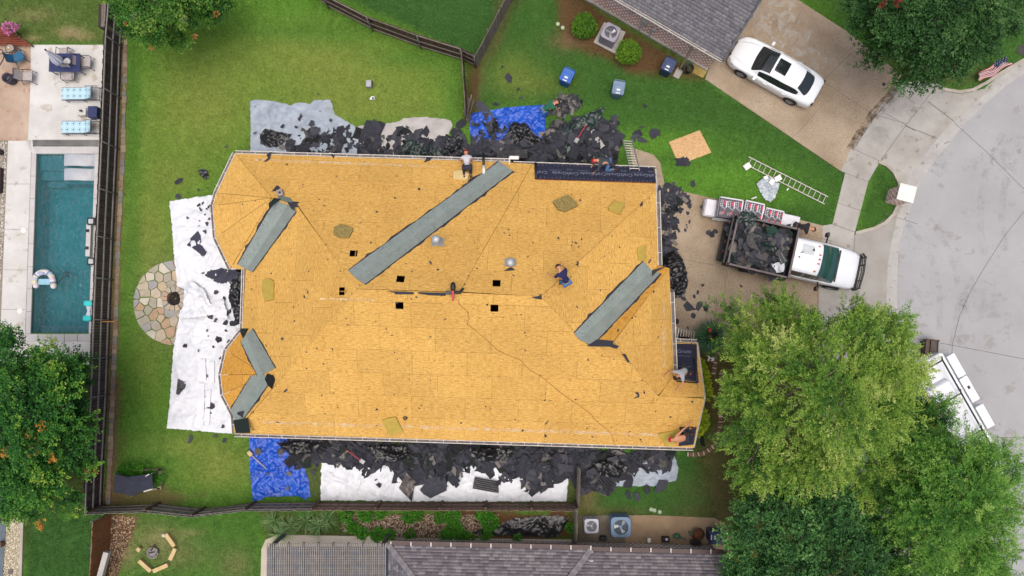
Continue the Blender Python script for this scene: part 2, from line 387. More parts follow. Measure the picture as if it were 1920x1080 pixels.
def grassy():
    rg = np.random.default_rng(5); N = 115000
    X = rg.uniform(-27.5, 27.5, N); Y = rg.uniform(-14.5, 17.5, N)
    fx = ((X-GX[0,0])/.2).astype(int); fy = ((Y-GY[0,0])/.2).astype(int)
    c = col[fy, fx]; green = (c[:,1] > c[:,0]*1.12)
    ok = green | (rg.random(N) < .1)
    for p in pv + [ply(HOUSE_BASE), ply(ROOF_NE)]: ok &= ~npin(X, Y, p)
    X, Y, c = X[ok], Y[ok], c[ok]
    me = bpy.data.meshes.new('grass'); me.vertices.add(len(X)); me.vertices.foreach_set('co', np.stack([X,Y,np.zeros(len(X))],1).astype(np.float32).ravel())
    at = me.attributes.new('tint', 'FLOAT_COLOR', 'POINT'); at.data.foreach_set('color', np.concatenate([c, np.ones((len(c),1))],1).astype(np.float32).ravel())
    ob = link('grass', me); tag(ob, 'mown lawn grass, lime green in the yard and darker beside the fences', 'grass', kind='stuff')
    tuft = bpy.data.objects.new('grass_tuft', tuft_me)
    ng = bpy.data.node_groups.new('grass', 'GeometryNodeTree')
    ng.interface.new_socket('Geometry', in_out='INPUT', socket_type='NodeSocketGeometry'); ng.interface.new_socket('Geometry', in_out='OUTPUT', socket_type='NodeSocketGeometry')
    gi = ng.nodes.new('NodeGroupInput'); go = ng.nodes.new('NodeGroupOutput')
    ip = ng.nodes.new('GeometryNodeInstanceOnPoints'); inf = ng.nodes.new('GeometryNodeObjectInfo'); inf.inputs[0].default_value = tuft
    rv = ng.nodes.new('FunctionNodeRandomValue'); rv.data_type = 'FLOAT_VECTOR'; rv.inputs[0].default_value = (-.1,-.1,0); rv.inputs[1].default_value = (.1,.1,6.28)
    rs = ng.nodes.new('FunctionNodeRandomValue'); rs.data_type = 'FLOAT'; rs.inputs[2].default_value = .7; rs.inputs[3].default_value = 1.3
    ng.links.new(gi.outputs[0], ip.inputs['Points']); ng.links.new(inf.outputs['Geometry'], ip.inputs['Instance'])
    ng.links.new(rv.outputs[0], ip.inputs['Rotation']); ng.links.new(rs.outputs[1], ip.inputs['Scale']); ng.links.new(ip.outputs[0], go.inputs[0])
    md = ob.modifiers.new('grass', 'NODES'); md.node_group = ng
grassy()

# ------------------------------------------------------------------ paving
m_agg = M('exposed_aggregate', S(186,170,148), S(152,133,110), .55, .9, .7, 50, fleck=(20, S(120,98,80), .56))
m_conc = M('pale_concrete', S(184,182,176), S(158,154,148), .7, .9, .3, 50, fleck=(2.0, S(146,139,128), .6))
m_road = M('road_concrete', S(173,174,176), S(160,161,163), .4, .9, .3, 60, fleck=(.9, S(154,153,152), .58))
m_joint = M('joint_tar', S(122,118,114), S(98,94,90), 5, .9)
m_deck = M('pool_deck_stone', S(214,214,212,.82), S(192,189,184,.82), .8, .7, .15, 40, fleck=(.9, S(182,172,158), .58))
m_stain = M('stained_concrete', S(196,176,156), S(162,136,116), .7, .75, .15, 30, fleck=(1.6, S(172,128,104), .58))
m_cop = M('coping', S(200,199,198), S(184,182,180), 1.2, .7, .1, 40, rand=.05)
m_kerb = M('kerb_concrete', S(190,184,172), S(160,152,140), 1.5, .9, .3, 40)
def slab(name, poly, z0, z1, mat, **kw):
    mb = MB(); mb.prism(P2(poly, z1), z0, z1); o = mb.build(name, mat, kind='structure', **kw); return o
slab('road', ROAD, -.3, .012, m_road)
slab('road_gutter', [(1645,420),(1690,392),(1680,450),(1674,500),(1672,570),(1680,650),(1650,650),(1640,500)], -.2, .008, m_road)
slab('road_gutter', [(1690,350),(1712,350),(1780,262),(1862,180),(1850,165),(1780,180),(1700,300)], -.2, .008, m_road)
slab('driveway', DRIVE_N, -.2, .06, m_agg)
slab('driveway', DRIVE_S, -.2, .06, m_agg)
slab('pavement', SIDEWALK, -.2, .055, m_conc)
slab('pavement', SIDEW_X, -.2, .064, m_conc)
slab('pavement', SIDE_S, -.2, .052, m_conc)
slab('driveway_apron', APRON_N, -.2, .04, m_conc)
slab('driveway_apron', APRON_S, -.2, .036, M('apron_concrete', S(170,168,162), S(150,146,140), .7, .9, .3, 50))
slab('path', PATH_E, -.2, .05, m_agg)
slab('patio', [(22,84),(196,84),(184,288),(60,288),(22,200)], -.2, .05, m_deck)
slab('patio', [(-60,84),(58,84),(56,180),(52,264),(-60,264)], -.2, .056, m_stain)
def line3(mb, a, b_, w_, z, n=1):
    p, q = P(*a, z), P(*b_, z); d = (q-p).normalized(); s = Vector((-d.y, d.x, 0))*w_/2
    for k in range(n):
        p0, p1 = p.lerp(q, k/n), p.lerp(q, (k+1)/n); mb.add([p0-s, p1-s, p1+s, p0+s], [(0,1,2,3)])
mb = MB()
for pts in ([(1789,230),(1850,285),(1905,340),(2000,430)], [(1664,565),(1600,562)], [(1700,632),(1790,648),(1920,673),(2050,695)], [(1930,385),(1885,440),(1850,495),(1820,545),(1800,590),(1786,645)], [(1660,400),(1720,420),(1780,440),(1850,480)][:2], [(1850,820),(2000,822)], [(1786,645),(1782,700),(1800,820)], [(2000,520),(1910,480),(1880,470),(1850,420)][:1]):
    for a_, c_ in zip(pts, pts[1:]): line3(mb, a_, c_, .026, .0165)
mb.build('road_joints', m_joint, kind='structure')
def band(pts, w_, z):
    p = [P(u, v, z) for u, v in pts]; mb = MB(); L, R2 = [], []
    for i, q in enumerate(p): d = (p[min(i+1, len(p)-1)]-p[max(i-1, 0)]).normalized(); s = Vector((-d.y, d.x, 0))*w_/2; L.append(q+s); R2.append(q-s)
    for i in range(len(p)-1): mb.add([L[i], R2[i], R2[i+1], L[i+1]], [(0,1,2,3)])
    return mb
def alphamat(name, c, lo, hi, k, sc=3.0):
    m, t, b = newmat(name); b.inputs['Base Color'].default_value = (*c, 1); b.inputs['Roughness'].default_value = .9; g = nd(t, 'ShaderNodeNewGeometry'); n = nd(t, 'ShaderNodeTexNoise', i_Scale=sc, i_Detail=9, i_Roughness=.78); t.links.new(g.outputs['Position'], n.inputs['Vector']); r = ramp(t, n.outputs[0], [(lo, (0,0,0)), (hi, (k,k,k))]); t.links.new(r.outputs[0], b.inputs['Alpha']); return m
band([(1680,166),(1662,186),(1636,214),(1612,250),(1594,280)], .4, .0745).build('dirt_stain', alphamat('dirt', S(92,72,52), .42, .62, .75), kind='structure')
band([(1690,172),(1668,194),(1642,222)], .25, .0765).build('dirt_stain', alphamat('dirt_b', S(120,100,78), .45, .7, .6), kind='structure')
pale = alphamat('pale_residue', S(214,208,196), .47, .62, .6, 2.4)
for u, v, rx in ((1455,40,1.4),(1490,90,1.3),(1520,110,.9),(1450,20,1.2)):
    mb = MB(); mb.add([P(u,v,.073+rx*.001)+Vector((rx*math.cos(k*.39)*rr(.5,1.2), rx*math.sin(k*.39)*rr(.5,1.2), 0)) for k in range(16)], [tuple(range(16))]); mb.build('pale_residue', pale, kind='structure')
def smoothpts(pts, n=8):
    out = []
    for i in range(len(pts)-1):
        a, b, c, d = pts[max(i-1,0)], pts[i], pts[i+1], pts[min(i+2,len(pts)-1)]
        for k in range(n):
            t = k/n; out.append(tuple(.5*((2*b[j])+(-a[j]+c[j])*t+(2*a[j]-5*b[j]+4*c[j]-d[j])*t*t+(-a[j]+3*b[j]-3*c[j]+d[j])*t**3) for j in (0,1)))
    return out+[pts[-1]]
band(smoothpts([(1925,122),(1872,158),(1800,226),(1768,266),(1722,326),(1692,400),(1676,450),(1672,500),(1671,570),(1680,640),(1716,740)]), .62, .0155).build('gutter_band', M('gutter_concrete', S(186,185,182), S(166,164,160), 1.2, .9, .3, 50, fleck=(3, S(140,136,130), .6)), kind='structure')
mtm, tt, tb = newmat('tyre_dust'); tb.inputs['Base Color'].default_value = (*S(96,95,98), 1); gg = nd(tt, 'ShaderNodeNewGeometry'); nn = nd(tt, 'ShaderNodeTexNoise', i_Scale=2.2, i_Detail=8, i_Roughness=.75); tt.links.new(gg.outputs['Position'], nn.inputs['Vector']); rr_ = ramp(tt, nn.outputs[0], [(.46, (0,0,0)), (.8, (.26,.26,.26))]); tt.links.new(rr_.outputs[0], tb.inputs['Alpha']); tb.inputs['Roughness'].default_value = .9
for pts, w_ in (([(1812,520),(1800,560),(1790,610),(1784,650)], .28), ([(1824,520),(1812,560),(1803,610),(1798,650)], .22), ([(1700,420),(1740,470),(1760,540),(1762,620)], .3), ([(1742,410),(1780,470),(1798,540)], .3), ([(1880,250),(1850,320),(1838,400),(1845,480)], .35), ([(1915,270),(1888,330),(1878,400),(1885,470)], .35)): band(smoothpts(pts), w_, .0175).build('tyre_mark', mtm, kind='structure')
for u, v, r in ((1760,300,.9),(1840,560,1.2),(1720,560,.8),(1880,300,1.1),(1500,470,.8),(1330,520,.9),(1420,150,1.3),(1470,60,1.2),(1640,260,.7),(1700,210,.5),(1550,300,.6)):
    mb = MB(); mb.add([P(u,v,.0)+Vector((r*math.cos(k*.39)*rr(.6,1.2), r*math.sin(k*.39)*rr(.6,1.2), .0195 if u > 1710 else .072)) for k in range(16)], [tuple(range(16))]); mb.build('oil_stain', mtm, kind='structure')
mb = MB()
for pts in ([(1543,195),(1500,245),(1484,258)], [(1598,98),(1543,152)], [(1543,152),(1630,210)], [(1505,15),(1490,45)]):
    for a_, c_ in zip(pts, pts[1:]): line3(mb, a_, c_, .018, .066)
for pts in ([(1425,418),(1560,452)], [(1285,487),(1340,497)], [(1362,505),(1364,520)], [(1360,520),(1358,600)], [(1533,545),(1534,600)]):
    for a_, c_ in zip(pts, pts[1:]): line3(mb, a_, c_, .018, .066)
for a_, c_ in (((1640,215),(1700,232)),((1676,163),(1716,195)),((1596,277),(1650,302)),((1577,321),(1628,341)),((1640,215),(1660,180)),((1603,435),(1597,530)),((1540,500),(1597,530)),((1628,341),(1650,303)),((1650,303),(1700,233)),((1700,233),(1756,161)),((1660,212),(1716,245)),((1560,420),(1603,435)),((1740,190),(1790,228)),((1697,236),(1758,259))): line3(mb, a_, c_, .02, .069)
line3(mb, (1570,380), (1614,395), .02, .06)
mb.build('pavement_joints', m_joint, kind='structure')
def kerb(pts, w_=.16, h=.13):
    p = [P(u, v, h) for u, v in pts]; mb = MB()
    L, Rr = [], []
    for i, q in enumerate(p):
        d = (p[min(i+1, len(p)-1)]-p[max(i-1, 0)]).normalized(); s = Vector((-d.y, d.x, 0))*w_/2; L.append(q+s); Rr.append(q-s)
    for i in range(len(p)-1):
        a_, b_, c_, d_ = L[i], Rr[i], Rr[i+1], L[i+1]
        lo = [Vector((q.x, q.y, -.1)) for q in (a_, b_, c_, d_)]
        mb.add([a_, b_, c_, d_]+lo, [(0,1,2,3),(4,5,1,0),(6,7,3,2),(5,6,2,1),(7,4,0,3)])
    return mb.build('kerb', m_kerb, kind='structure')
kerb([(1648,303),(1663,309),(1677,322),(1686,340),(1690,360)]); kerb([(1684,385),(1676,402),(1660,418),(1640,428),(1605,437)])
kerb([(1755,158),(1775,168),(1800,172),(1825,168),(1850,155),(1875,138),(1920,112),(1990,75),(2080,30)])
# pool deck slabs one by one
def slabs(name, polys, z0, z1, mat, parent=None, inset=.012):
    for p in polys:
        q = P2(p, z1); c = sum(q, Vector())/len(q); q = [c+(x-c)*(1-inset/max((x-c).length, .1)) for x in q]
        mb = MB(); mb.prism(q, z0, z1); mb.build(name, mat, parent, world=parent is not None, kind='structure' if parent is None else None)
m_deckj = M('deck_bed', S(150,140,128), None, 3, .9)
slab('pool_deck_base', [(-60,268),(184,262),(184,288),(68,288),(57,626),(166,626),(168,684),(-60,684)], -.1, .035, m_deckj)
pd = thing('pool_deck', 'pale stone pool surround of large square slabs', 'pool deck', P(30,450,0)); pd['kind'] = 'structure'; 
vs_ = [262,345,430,506,580,684]
for a_, b_ in zip(vs_, vs_[1:]):
    f = lambda v: 60-(v-288)*.033
    slabs('slab', [[(15-(a_-262)*.04,a_),(f(a_)-1.5,a_),(f(b_)-1.5,b_),(15-(b_-262)*.04,b_)]], .0, .05, m_deck, pd)
slabs('slab', [[(47,640),(107,640),(106,684),(45,684)],[(107,640),(170,640),(168,684),(106,684)],[(60,262),(186,262),(186,275),(61,275)]], .0, .05, m_deck, pd)
# coping stones
cp = []
for k in range(5): u0 = 61+k*25; cp.append([(u0,275),(u0+24.5,275),(u0+24.5,288),(u0,288)] if k else [(60,275),(85.5,275),(85.5,288),(69,288)])
for k in range(8):
    v0, v1 = 288+k*42.25, 288+(k+1)*42.25; l = lambda v: 68-(v-288)*.0325
    cp.append([(l(v0)-9,v0),(l(v0),v0),(l(v1),v1),(l(v1)-9,v1)]); r_ = lambda v: 178-(v-288)*.0355
    cp.append([(r_(v0),v0),(r_(v0)+7,v0),(r_(v1)+7,v1),(r_(v1),v1)])
for k in range(5): u0 = 47+k*24.6; cp.append([(u0,626),(u0+24.2,626),(u0+24.2,640),(u0,640)])
for p in cp: slabs('coping_stone', [p], .0, .058, m_cop, pd)
# pool shell, water
pool = thing('swimming_pool', 'long rectangular teal swimming pool beside the dark fence', 'pool', P(118,457,0)); pool['kind'] = 'structure'
m_plaster = M('pool_plaster', (.04,.23,.25), (.025,.16,.18), 1.5, .7, .2, 30)
m_step = M('pool_step', S(120,140,146), S(100,120,126), 6, .7)
pc = P2(POOL, .0)
def lerpq(a_, b_): return pc[0].lerp(pc[1], a_).lerp(pc[3].lerp(pc[2], a_), b_)
mb = MB(); zb = -1.35
bt = [Vector((q.x, q.y, zb)) for q in pc]; mb.add(pc+bt, [(4,5,6,7),(0,1,5,4),(1,2,6,5),(2,3,7,6),(3,0,4,7)]); mb.build('basin', m_plaster, pool, True)
def qprism(a0, a1, b0, b1, z0, z1, name, mat):
    mb = MB(); mb.prism([lerpq(a0,b0),lerpq(a1,b0),lerpq(a1,b1),lerpq(a0,b1)], z0, z1); return mb.build(name, mat, pool, True)
qprism(.01,.99,.005,.088,-1.34,-.33,'shelf',m_step); qprism(.43,.99,.088,.165,-1.34,-.335,'shelf',m_step)
qprism(.02,.42,.09,.14,-1.34,-.5,'step',m_step); qprism(.08,.42,.142,.175,-1.34,-.75,'step',m_step); qprism(.01,.99,.955,.995,-1.34,-.85,'shelf',m_step)
wmt, t, b = newmat('pool_water'); t.nodes.remove(b)
out = [n for n in t.nodes if n.type == 'OUTPUT_MATERIAL'][0]
tr = nd(t, 'ShaderNodeBsdfTransparent'); tr.inputs[0].default_value = (.42,.74,.80,1)
gl = nd(t, 'ShaderNodeBsdfGlossy', i_Roughness=.04); df = nd(t, 'ShaderNodeBsdfDiffuse'); df.inputs[0].default_value = (.02,.22,.25,1)
g = nd(t, 'ShaderNodeNewGeometry'); n1 = nd(t, 'ShaderNodeTexNoise', i_Scale=4.5, i_Detail=5, i_Distortion=1.5); t.links.new(g.outputs['Position'], n1.inputs['Vector'])
bp = nd(t, 'ShaderNodeBump', i_Strength=.7, i_Distance=.1); t.links.new(n1.outputs[0], bp.inputs['Height']); t.links.new(bp.outputs[0], gl.inputs['Normal'])
fr = nd(t, 'ShaderNodeFresnel', i_IOR=1.3); t.links.new(bp.outputs[0], fr.inputs['Normal'])
m1 = nd(t, 'ShaderNodeMixShader'); m1.inputs[0].default_value = .2; t.links.new(tr.outputs[0], m1.inputs[1]); t.links.new(df.outputs[0], m1.inputs[2])
m2 = nd(t, 'ShaderNodeMixShader'); t.links.new(fr.outputs[0], m2.inputs[0]); t.links.new(m1.outputs[0], m2.inputs[1]); t.links.new(gl.outputs[0], m2.inputs[2]); t.links.new(m2.outputs[0], out.inputs[0])
mb = MB(); mb.add([Vector((q.x,q.y,-.09)) for q in pc], [(0,1,2,3)]); mb.build('water', wmt, pool, True)
# raised spill ledge with two small black jets
qprism(.955,1.03,.395,.575,-.6,.32,'spill_wall',m_cop)
for b_ in (.435,.53): 
    mb = MB(); c_ = lerpq(.985,b_); mb.box((c_.x,c_.y,.345),(.14,.16,.05)); mb.box((c_.x-.09,c_.y,.34),(.06,.1,.03)); mb.build('spout', m_black, pool, True, bevel=.01)
for v_, nm in ((432,'upper'),(583,'lower')):
    mb = MB(); c_ = P(44 if v_ < 500 else 37, v_, .05); mb.lathe([(0,.012),(.12,.012),(.135,.006),(.14,0)], (c_.x,c_.y,.05), 20)
    for k in range(4): mb.box((c_.x+.06*math.cos(k*1.57+.7), c_.y+.06*math.sin(k*1.57+.7), .064),(.02,.02,.004))
    o = mb.build('skimmer_lid', m_white); tag(o, f'round white skimmer lid, {nm} of two on the pool deck', 'lid', 'skimmer lids on the pool deck')
# gravel strips
def gravel(name, label, poly, n, cols, r0=.02, r1=.045, seed=1, z=0):
    rg = random.Random(seed); pl = ply(poly); xs = [p[0] for p in pl]; ys = [p[1] for p in pl]; mb = MB(); k = 0
    while k < n:
        x, y = rg.uniform(min(xs), max(xs)), rg.uniform(min(ys), max(ys))
        if not inside(x, y, pl): continue
        k += 1; r = rg.uniform(r0, r1); c_ = rg.choice(cols); s_ = rg.uniform(.8, 1.2); mb.col(*[q*s_ for q in c_]); a_ = rg.uniform(0, 3)
        vs = [(x+r*math.cos(a_+q*1.256)*rg.uniform(.7,1.2), y+r*math.sin(a_+q*1.256)*rg.uniform(.7,1.2), z+r*.3) for q in range(5)]+[(x, y, z+r*.85)]
        mb.add(vs, [(q, (q+1) % 5, 5) for q in range(5)])
    o = mb.build(name, M(name+'_m', (1,1,1), (.85,.85,.85), 20, .9, vcol=True)); tag(o, label, 'gravel', kind='stuff'); return o
slab('gravel_bed', [(-60,268),(14,268),(6,440),(-2,620),(-60,620)], -.1, .02, M('gravel_base', S(150,140,125), S(110,100,90), 12, .95, .6, 40))
gravel('gravel', 'white and grey pebbles along the left edge of the pool deck', [(-20,266),(14,266),(7,440),(0,560),(-20,560)], 2600, [S(220,214,200),S(180,170,155),S(120,112,104),S(235,232,226)], z=.02)
slab('gravel_bed', [(14,955),(42,950),(36,1120),(4,1120)], -.1, .02, M('gravel_base_b', S(190,180,158), S(150,138,118), 12, .95, .6, 40))
gravel('gravel', 'cream pebbles beside the slate strip at the lower left corner', [(14,950),(41,945),(36,1095),(6,1095)], 2300, [S(230,222,200),S(205,192,165),S(180,165,140)], seed=3, z=.02)
slab('kerb_strip', [(40,930),(45,930),(39,1120),(33,1120)], -.1, .08, m_kerb)
slab('slate_paving', [(-60,960),(14,960),(8,1030),(4,1120),(-60,1120)], -.1, .05, M('slate', S(104,116,126), S(88,98,108), 1.5, .8, .2, 30))
gravel('wood_mulch', 'pale wood chips strewn behind the brown gate fence', [(206,966),(258,970),(245,1010),(228,1050),(216,1095),(204,1095)], 1500, [S(150,120,95),S(190,165,135),S(110,82,62),S(80,60,48)], .02, .05, 4)
gravel('bark_mulch', 'brown bark chips in the planting bed south of the fence', [(640,964),(935,965),(915,985),(900,1006),(740,1006),(640,996)], 4600, [S(140,118,98),S(172,154,134),S(104,84,68),S(84,66,52),S(186,170,150)], .025, .055, 5)
slab('patio', PATIO_S, -.2, .06, M('side_aggregate', S(168,146,118), S(134,112,88), .8, .9, .5, 60, fleck=(24, S(104,86,68), .6)))
slab('patio', [(1085,966),(1172,966),(1172,1035),(1085,1035)], -.2, .066, M('stained_pad', S(128,120,106), S(98,90,78), 1.2, .9, .3, 40))
m_trav = M('travertine', S(206,198,182), S(184,172,154), .8, .8, .2, 30)
slab('patio', PATIO_SW, -.2, .06, m_trav)
# brick edging along the flower bed
m_brk = M('edging_brick', S(150,104,88), S(110,72,62), 6, .9, .4, 60, rand=.25)
m_brk2 = M('pale_brick', S(196,180,164), S(160,140,124), 6, .9, .4, 60, rand=.15)
be = thing('brick_edging', 'curved row of bricks edging the bed near the tree', 'edging', P(1345,740,0)); be['kind'] = 'structure'
me1 = MB().box((0,0,.04),(.09,.2,.09)).mesh('brick', m_brk); me2 = MB().box((0,0,.04),(.08,.2,.09)).mesh('brick', m_brk2)
def row(pts, n, w_=0):
    q = [P(u, v, .05) for u, v in pts]; L = [0]
    for a_, b_ in zip(q, q[1:]): L.append(L[-1]+(b_-a_).length)
    k = 0; s_ = 0
    while s_ < L[-1]:
        i = max(j for j in range(len(L)-1) if L[j] <= s_); d = (q[i+1]-q[i]).normalized(); p = q[i]+d*(s_-L[i])
        o = link('brick', me1 if k % 2 else me2, be); o.location = (p.x-be.location.x, p.y-be.location.y, -.02+rr(-.008,.008)); o.rotation_euler = (0, 0, math.atan2(d.y, d.x)+rr(-.1,.1)); k += 1; s_ += n
row([(1290,852),(1305,853),(1322,849),(1337,838),(1345,825),(1350,800),(1352,770),(1352,730),(1352,700)], .135); row([(1338,700),(1342,672),(1352,650),(1360,630)], .135)
# flagstone ring with a fire pit
fs = thing('flagstone_patio', 'round flagstone ring of irregular tan stones half under the white tarp', 'patio', P(*STONEC, 0)); fs['kind'] = 'structure'
rg = random.Random(21); cc = P(*STONEC, .04); RO, RI = 2.18, .62; pts = []
while len(pts) < 74:
    a_, r_ = rg.uniform(0, 6.283), math.sqrt(rg.uniform(RI*RI, RO*RO))
    q = (r_*math.cos(a_), r_*math.sin(a_))
    if all(math.hypot(q[0]-p[0], q[1]-p[1]) > .34 for p in pts): pts.append(q)
    elif rg.random() < .02: pts.append((99, 99)); 
pts = [p for p in pts if p[0] < 50]
def vclip(poly, mx_, my_, nx_, ny_):
    o_ = []
    for i in range(len(poly)):
        a_, b_ = poly[i], poly[(i+1) % len(poly)]; da = (a_[0]-mx_)*nx_+(a_[1]-my_)*ny_; db = (b_[0]-mx_)*nx_+(b_[1]-my_)*ny_
        if da <= 0: o_.append(a_)
        if (da < 0) != (db < 0) and da != db:
            k_ = da/(da-db); o_.append((a_[0]+(b_[0]-a_[0])*k_, a_[1]+(b_[1]-a_[1])*k_))
    return o_
fcol = [S(200,186,164),S(186,174,154),S(198,178,152),S(176,168,154),S(190,160,134),S(210,202,186),S(166,164,164)]
fm = [M(f'flagstone_{k}', c_, tuple(q*.8 for q in c_), 4, .85, .4, 25) for k, c_ in enumerate(fcol)]
for p in pts:
    pl = [(RO*math.cos(k*.2094), RO*math.sin(k*.2094)) for k in range(30)]
    for q in pts:
        if q != p:
            d = math.hypot(q[0]-p[0], q[1]-p[1])
            if d < 2: pl = vclip(pl, (p[0]+q[0])/2, (p[1]+q[1])/2, (q[0]-p[0])/d, (q[1]-p[1])/d)
    if len(pl) < 3: continue
    g_ = []
    for x, y in pl:
        d = math.hypot(x-p[0], y-p[1]); k_ = max(.3, 1-.026/max(d, .05)); X, Y = p[0]+(x-p[0])*k_, p[1]+(y-p[1])*k_
        r_ = math.hypot(X, Y)
        if r_ < RI+.04: X, Y = X/r_*(RI+.04), Y/r_*(RI+.04)
        g_.append((cc.x+X+rg.uniform(-.02,.02), cc.y+Y+rg.uniform(-.02,.02)))
    h = rg.uniform(.035, .055); mb = MB(); mb.prism(g_, -.03, h); mb.build('stone', rg.choice(fm), fs, True)
pit = thing('fire_pit', 'round stone fire pit in the flagstone ring, partly covered by white tarp', 'fire pit', P(330,560,0))
for k in range(13):
    a0, a1 = k*.4833+.03, (k+1)*.4833-.03; mb = MB(); ri, ro = .36+rg.uniform(-.02,.02), .62+rg.uniform(-.03,.03)
    pl = [(pit.location.x+r_*math.cos(a_), pit.location.y+r_*math.sin(a_)) for r_, a_ in ((ri,a0),(ro,a0),(ro,(a0+a1)/2),(ro,a1),(ri,a1))]
    mb.prism(pl, 0, .26+rg.uniform(-.02,.03)); mb.build('stone', rg.choice([fm[2],fm[4],fm[1],fm[3]]), pit, True)
mb = MB(); mb.lathe([(.36,.05),(.0,.03)], (pit.location.x,pit.location.y,.02), 14); mb.build('ash_bed', M('ash', S(48,42,40), S(22,20,20), 12, .95, .6, 30), pit, True)
mb = MB()
for k in range(7): a_ = rg.uniform(0, 3); x, y = rg.uniform(-.2,.2)+pit.location.x, rg.uniform(-.2,.2)+pit.location.y; mb.tube([(x-.12*math.cos(a_),y-.12*math.sin(a_),.09),(x+.12*math.cos(a_),y+.12*math.sin(a_),.12)], .022, 5)
mb.build('charred_log', M('log', S(90,74,62), S(40,34,30), 8, .95, .5, 30), pit, True)

# ================================================================== FENCES
m_fdark = M('weathered_dark_board', S(84,68,68), S(56,46,47), 5, .9, .4, 40, rand=.3)
m_fbrown = M('brown_board', S(98,78,66), S(70,54,46), 5, .9, .4, 40, rand=.3)
m_fgrey = M('grey_board', S(140,132,124), S(112,102,94), 5, .9, .4, 40, rand=.25)
m_fcedar = M('cedar_board', S(140,92,56), S(116,72,42), 4, .85, .3, 40, rand=.14)
m_fred = M('red_stained_board', S(140,70,50), S(112,52,38), 4, .85, .3, 40, rand=.2)
m_rail = M('fence_rail', S(128,118,112), S(102,92,88), 5, .9, .4, 40)
m_post = M('galvanised_post', S(140,140,142), S(116,116,118), 8, .55, metal=.3)
m_wpost = M('wood_post', S(112,92,78), S(84,66,56), 5, .9, .4, 40)
def fence(label, pts, h, mat, side=1, pw=.14, rails=(.3,.95,1.6), post='metal', psp=2.4, railmat=None, cap=True, gap=.006, name='wooden_fence', tone=None):
    """side=+1: pickets on the left of the run, rails and posts on its right (and vice versa)"""
    q = [P(u, v, 0) for u, v in pts]; f = thing(name, label, 'fence', q[len(q)//2])
    me = MB().box((0,0,h/2),(pw-gap,.018,h)).mesh('picket', mat); n = 0; extra = MB()
    for a_, b_ in zip(q, q[1:]):
        d = (b_-a_); L = d.length; d.normalize(); s_ = Vector((-d.y, d.x, 0))*side; az = math.atan2(d.y, d.x)
        k = int(L/pw)
        for i in range(k):
            p = a_+d*((i+.5)*L/k)+s_*.03
            if n < 300:
                o = link('picket', me, f); o.location = (p.x-f.location.x, p.y-f.location.y, rr(-.015,.015)); o.rotation_euler = (rr(-.01,.01), 0, az+rr(-.02,.02)); n += 1
            else: extra.box((p.x,p.y,h/2),(pw-gap,.018,h),az)
        for z in rails:
            mb = MB(); c_ = (a_+b_)/2-s_*.005; mb.box((c_.x,c_.y,z*h/1.83),(L,.045,.09),az); mb.build('rail', railmat or m_rail, f, True)
        m_ = max(1, round(L/psp))
        for i in range(m_+1):
            if i == m_ and b_ is not q[-1]: continue
            p = a_+d*(i*L/m_)-s_*.06; mb = MB()
            if post == 'metal':
                mb.tube([(p.x,p.y,0),(p.x,p.y,h*.98)], .032, 8)
                if cap: mb.ell((p.x,p.y,h*.98),(.045,.045,.04), 8, 4)
                mb.build('post', m_post, f, True, smooth=True)
            else: mb.box((p.x,p.y,h*.49),(.09,.09,h*.98),az); mb.build('post', m_wpost, f, True, bevel=.005)
    if extra.v: o = extra.build('pickets', mat, f, True); o['kind'] = 'stuff'
    return f
fence('long dark board fence between the pool and the back lawn', [(240,-60),(235,20),(229,90),(222,280),(214,450),(208,600),(203,740),(196,865),(193,950)], 1.83, m_fdark, -1, rails=(.3,.98,1.7), railmat=M('grey_rail', S(168,160,160), S(136,128,128), 5, .9, .4, 40))
fence('brown board fence running diagonally across the north lawn', [(545,-40),(618,15),(700,57),(790,90),(868,114)][:], 1.83, m_fbrown, 1, railmat=m_fgrey, rails=(.25,.95,1.75))
fence('short fence stub joining the diagonal fence to the gate', [(868,114),(893,126)], 1.83, m_fbrown, 1)
fence('narrow fence line running down to the tarps at the house corner', [(869,116),(876,225)], 1.83, m_fbrown, 1, railmat=m_fgrey)
fence('pale grey picket fence at the top beside the shrubs', [(893,126),(918,80),(975,-30)], 1.83, m_fgrey, -1, railmat=m_fgrey)
fence('grey leaning fence with wooden posts south of the house', [(196,948),(300,944),(385,953),(480,942),(600,941)], 1.83, M('grey_worn_board', S(150,148,140), S(112,110,104), 4, .9, .4, 40, rand=.32), -1, post='wood', psp=2.6, railmat=m_fgrey)
fence('brown wooden fence below the white tarp south of the house', [(600,941),(830,941),(1078,942)], 1.8, M('redbrown_board', S(158,136,122), S(124,104,92), 4, .9, .4, 40, rand=.3), -1, post='wood', psp=2.6, railmat=m_wpost)
fence('low cedar coloured fence with close boards at the lower left', [(208,962),(206,1010),(200,1110)], 1.83, m_fcedar, 1, rails=(1.75,))
fence('narrow grey gate fence between debris and the air conditioners', [(1083,870),(1080,942)], 1.5, m_fgrey, 1)
fence('grey fence run beside the air conditioner pad', [(1077,942),(1075,1012)], 1.83, m_fgrey, 1)
# red slatted deck at upper left, by the pink flowers
rd_ = thing('slatted_deck', 'red stained slatted platform at the upper left corner by pink flowers', 'wooden deck', P(20,72,0))
for k in range(9):
    v = 50+k*4.1; ue = 5+(v-48)*1.5; mb = MB(); a_, b_ = P(-40,v,.32), P(ue,v+1.5,.32); mb.box((a_+b_)/2, ((b_-a_).length,.085,.035), math.atan2((b_-a_).y,(b_-a_).x)); mb.build('plank', m_fred, rd_, True)
mb = MB(); a_, b_ = P(2,47,.3), P(59,85,.3); mb.box((a_+b_)/2-Vector((0,0,.1)), ((b_-a_).length,.07,.2), math.atan2((b_-a_).y,(b_-a_).x)); mb.build('edge_board', m_wpost, rd_, True)
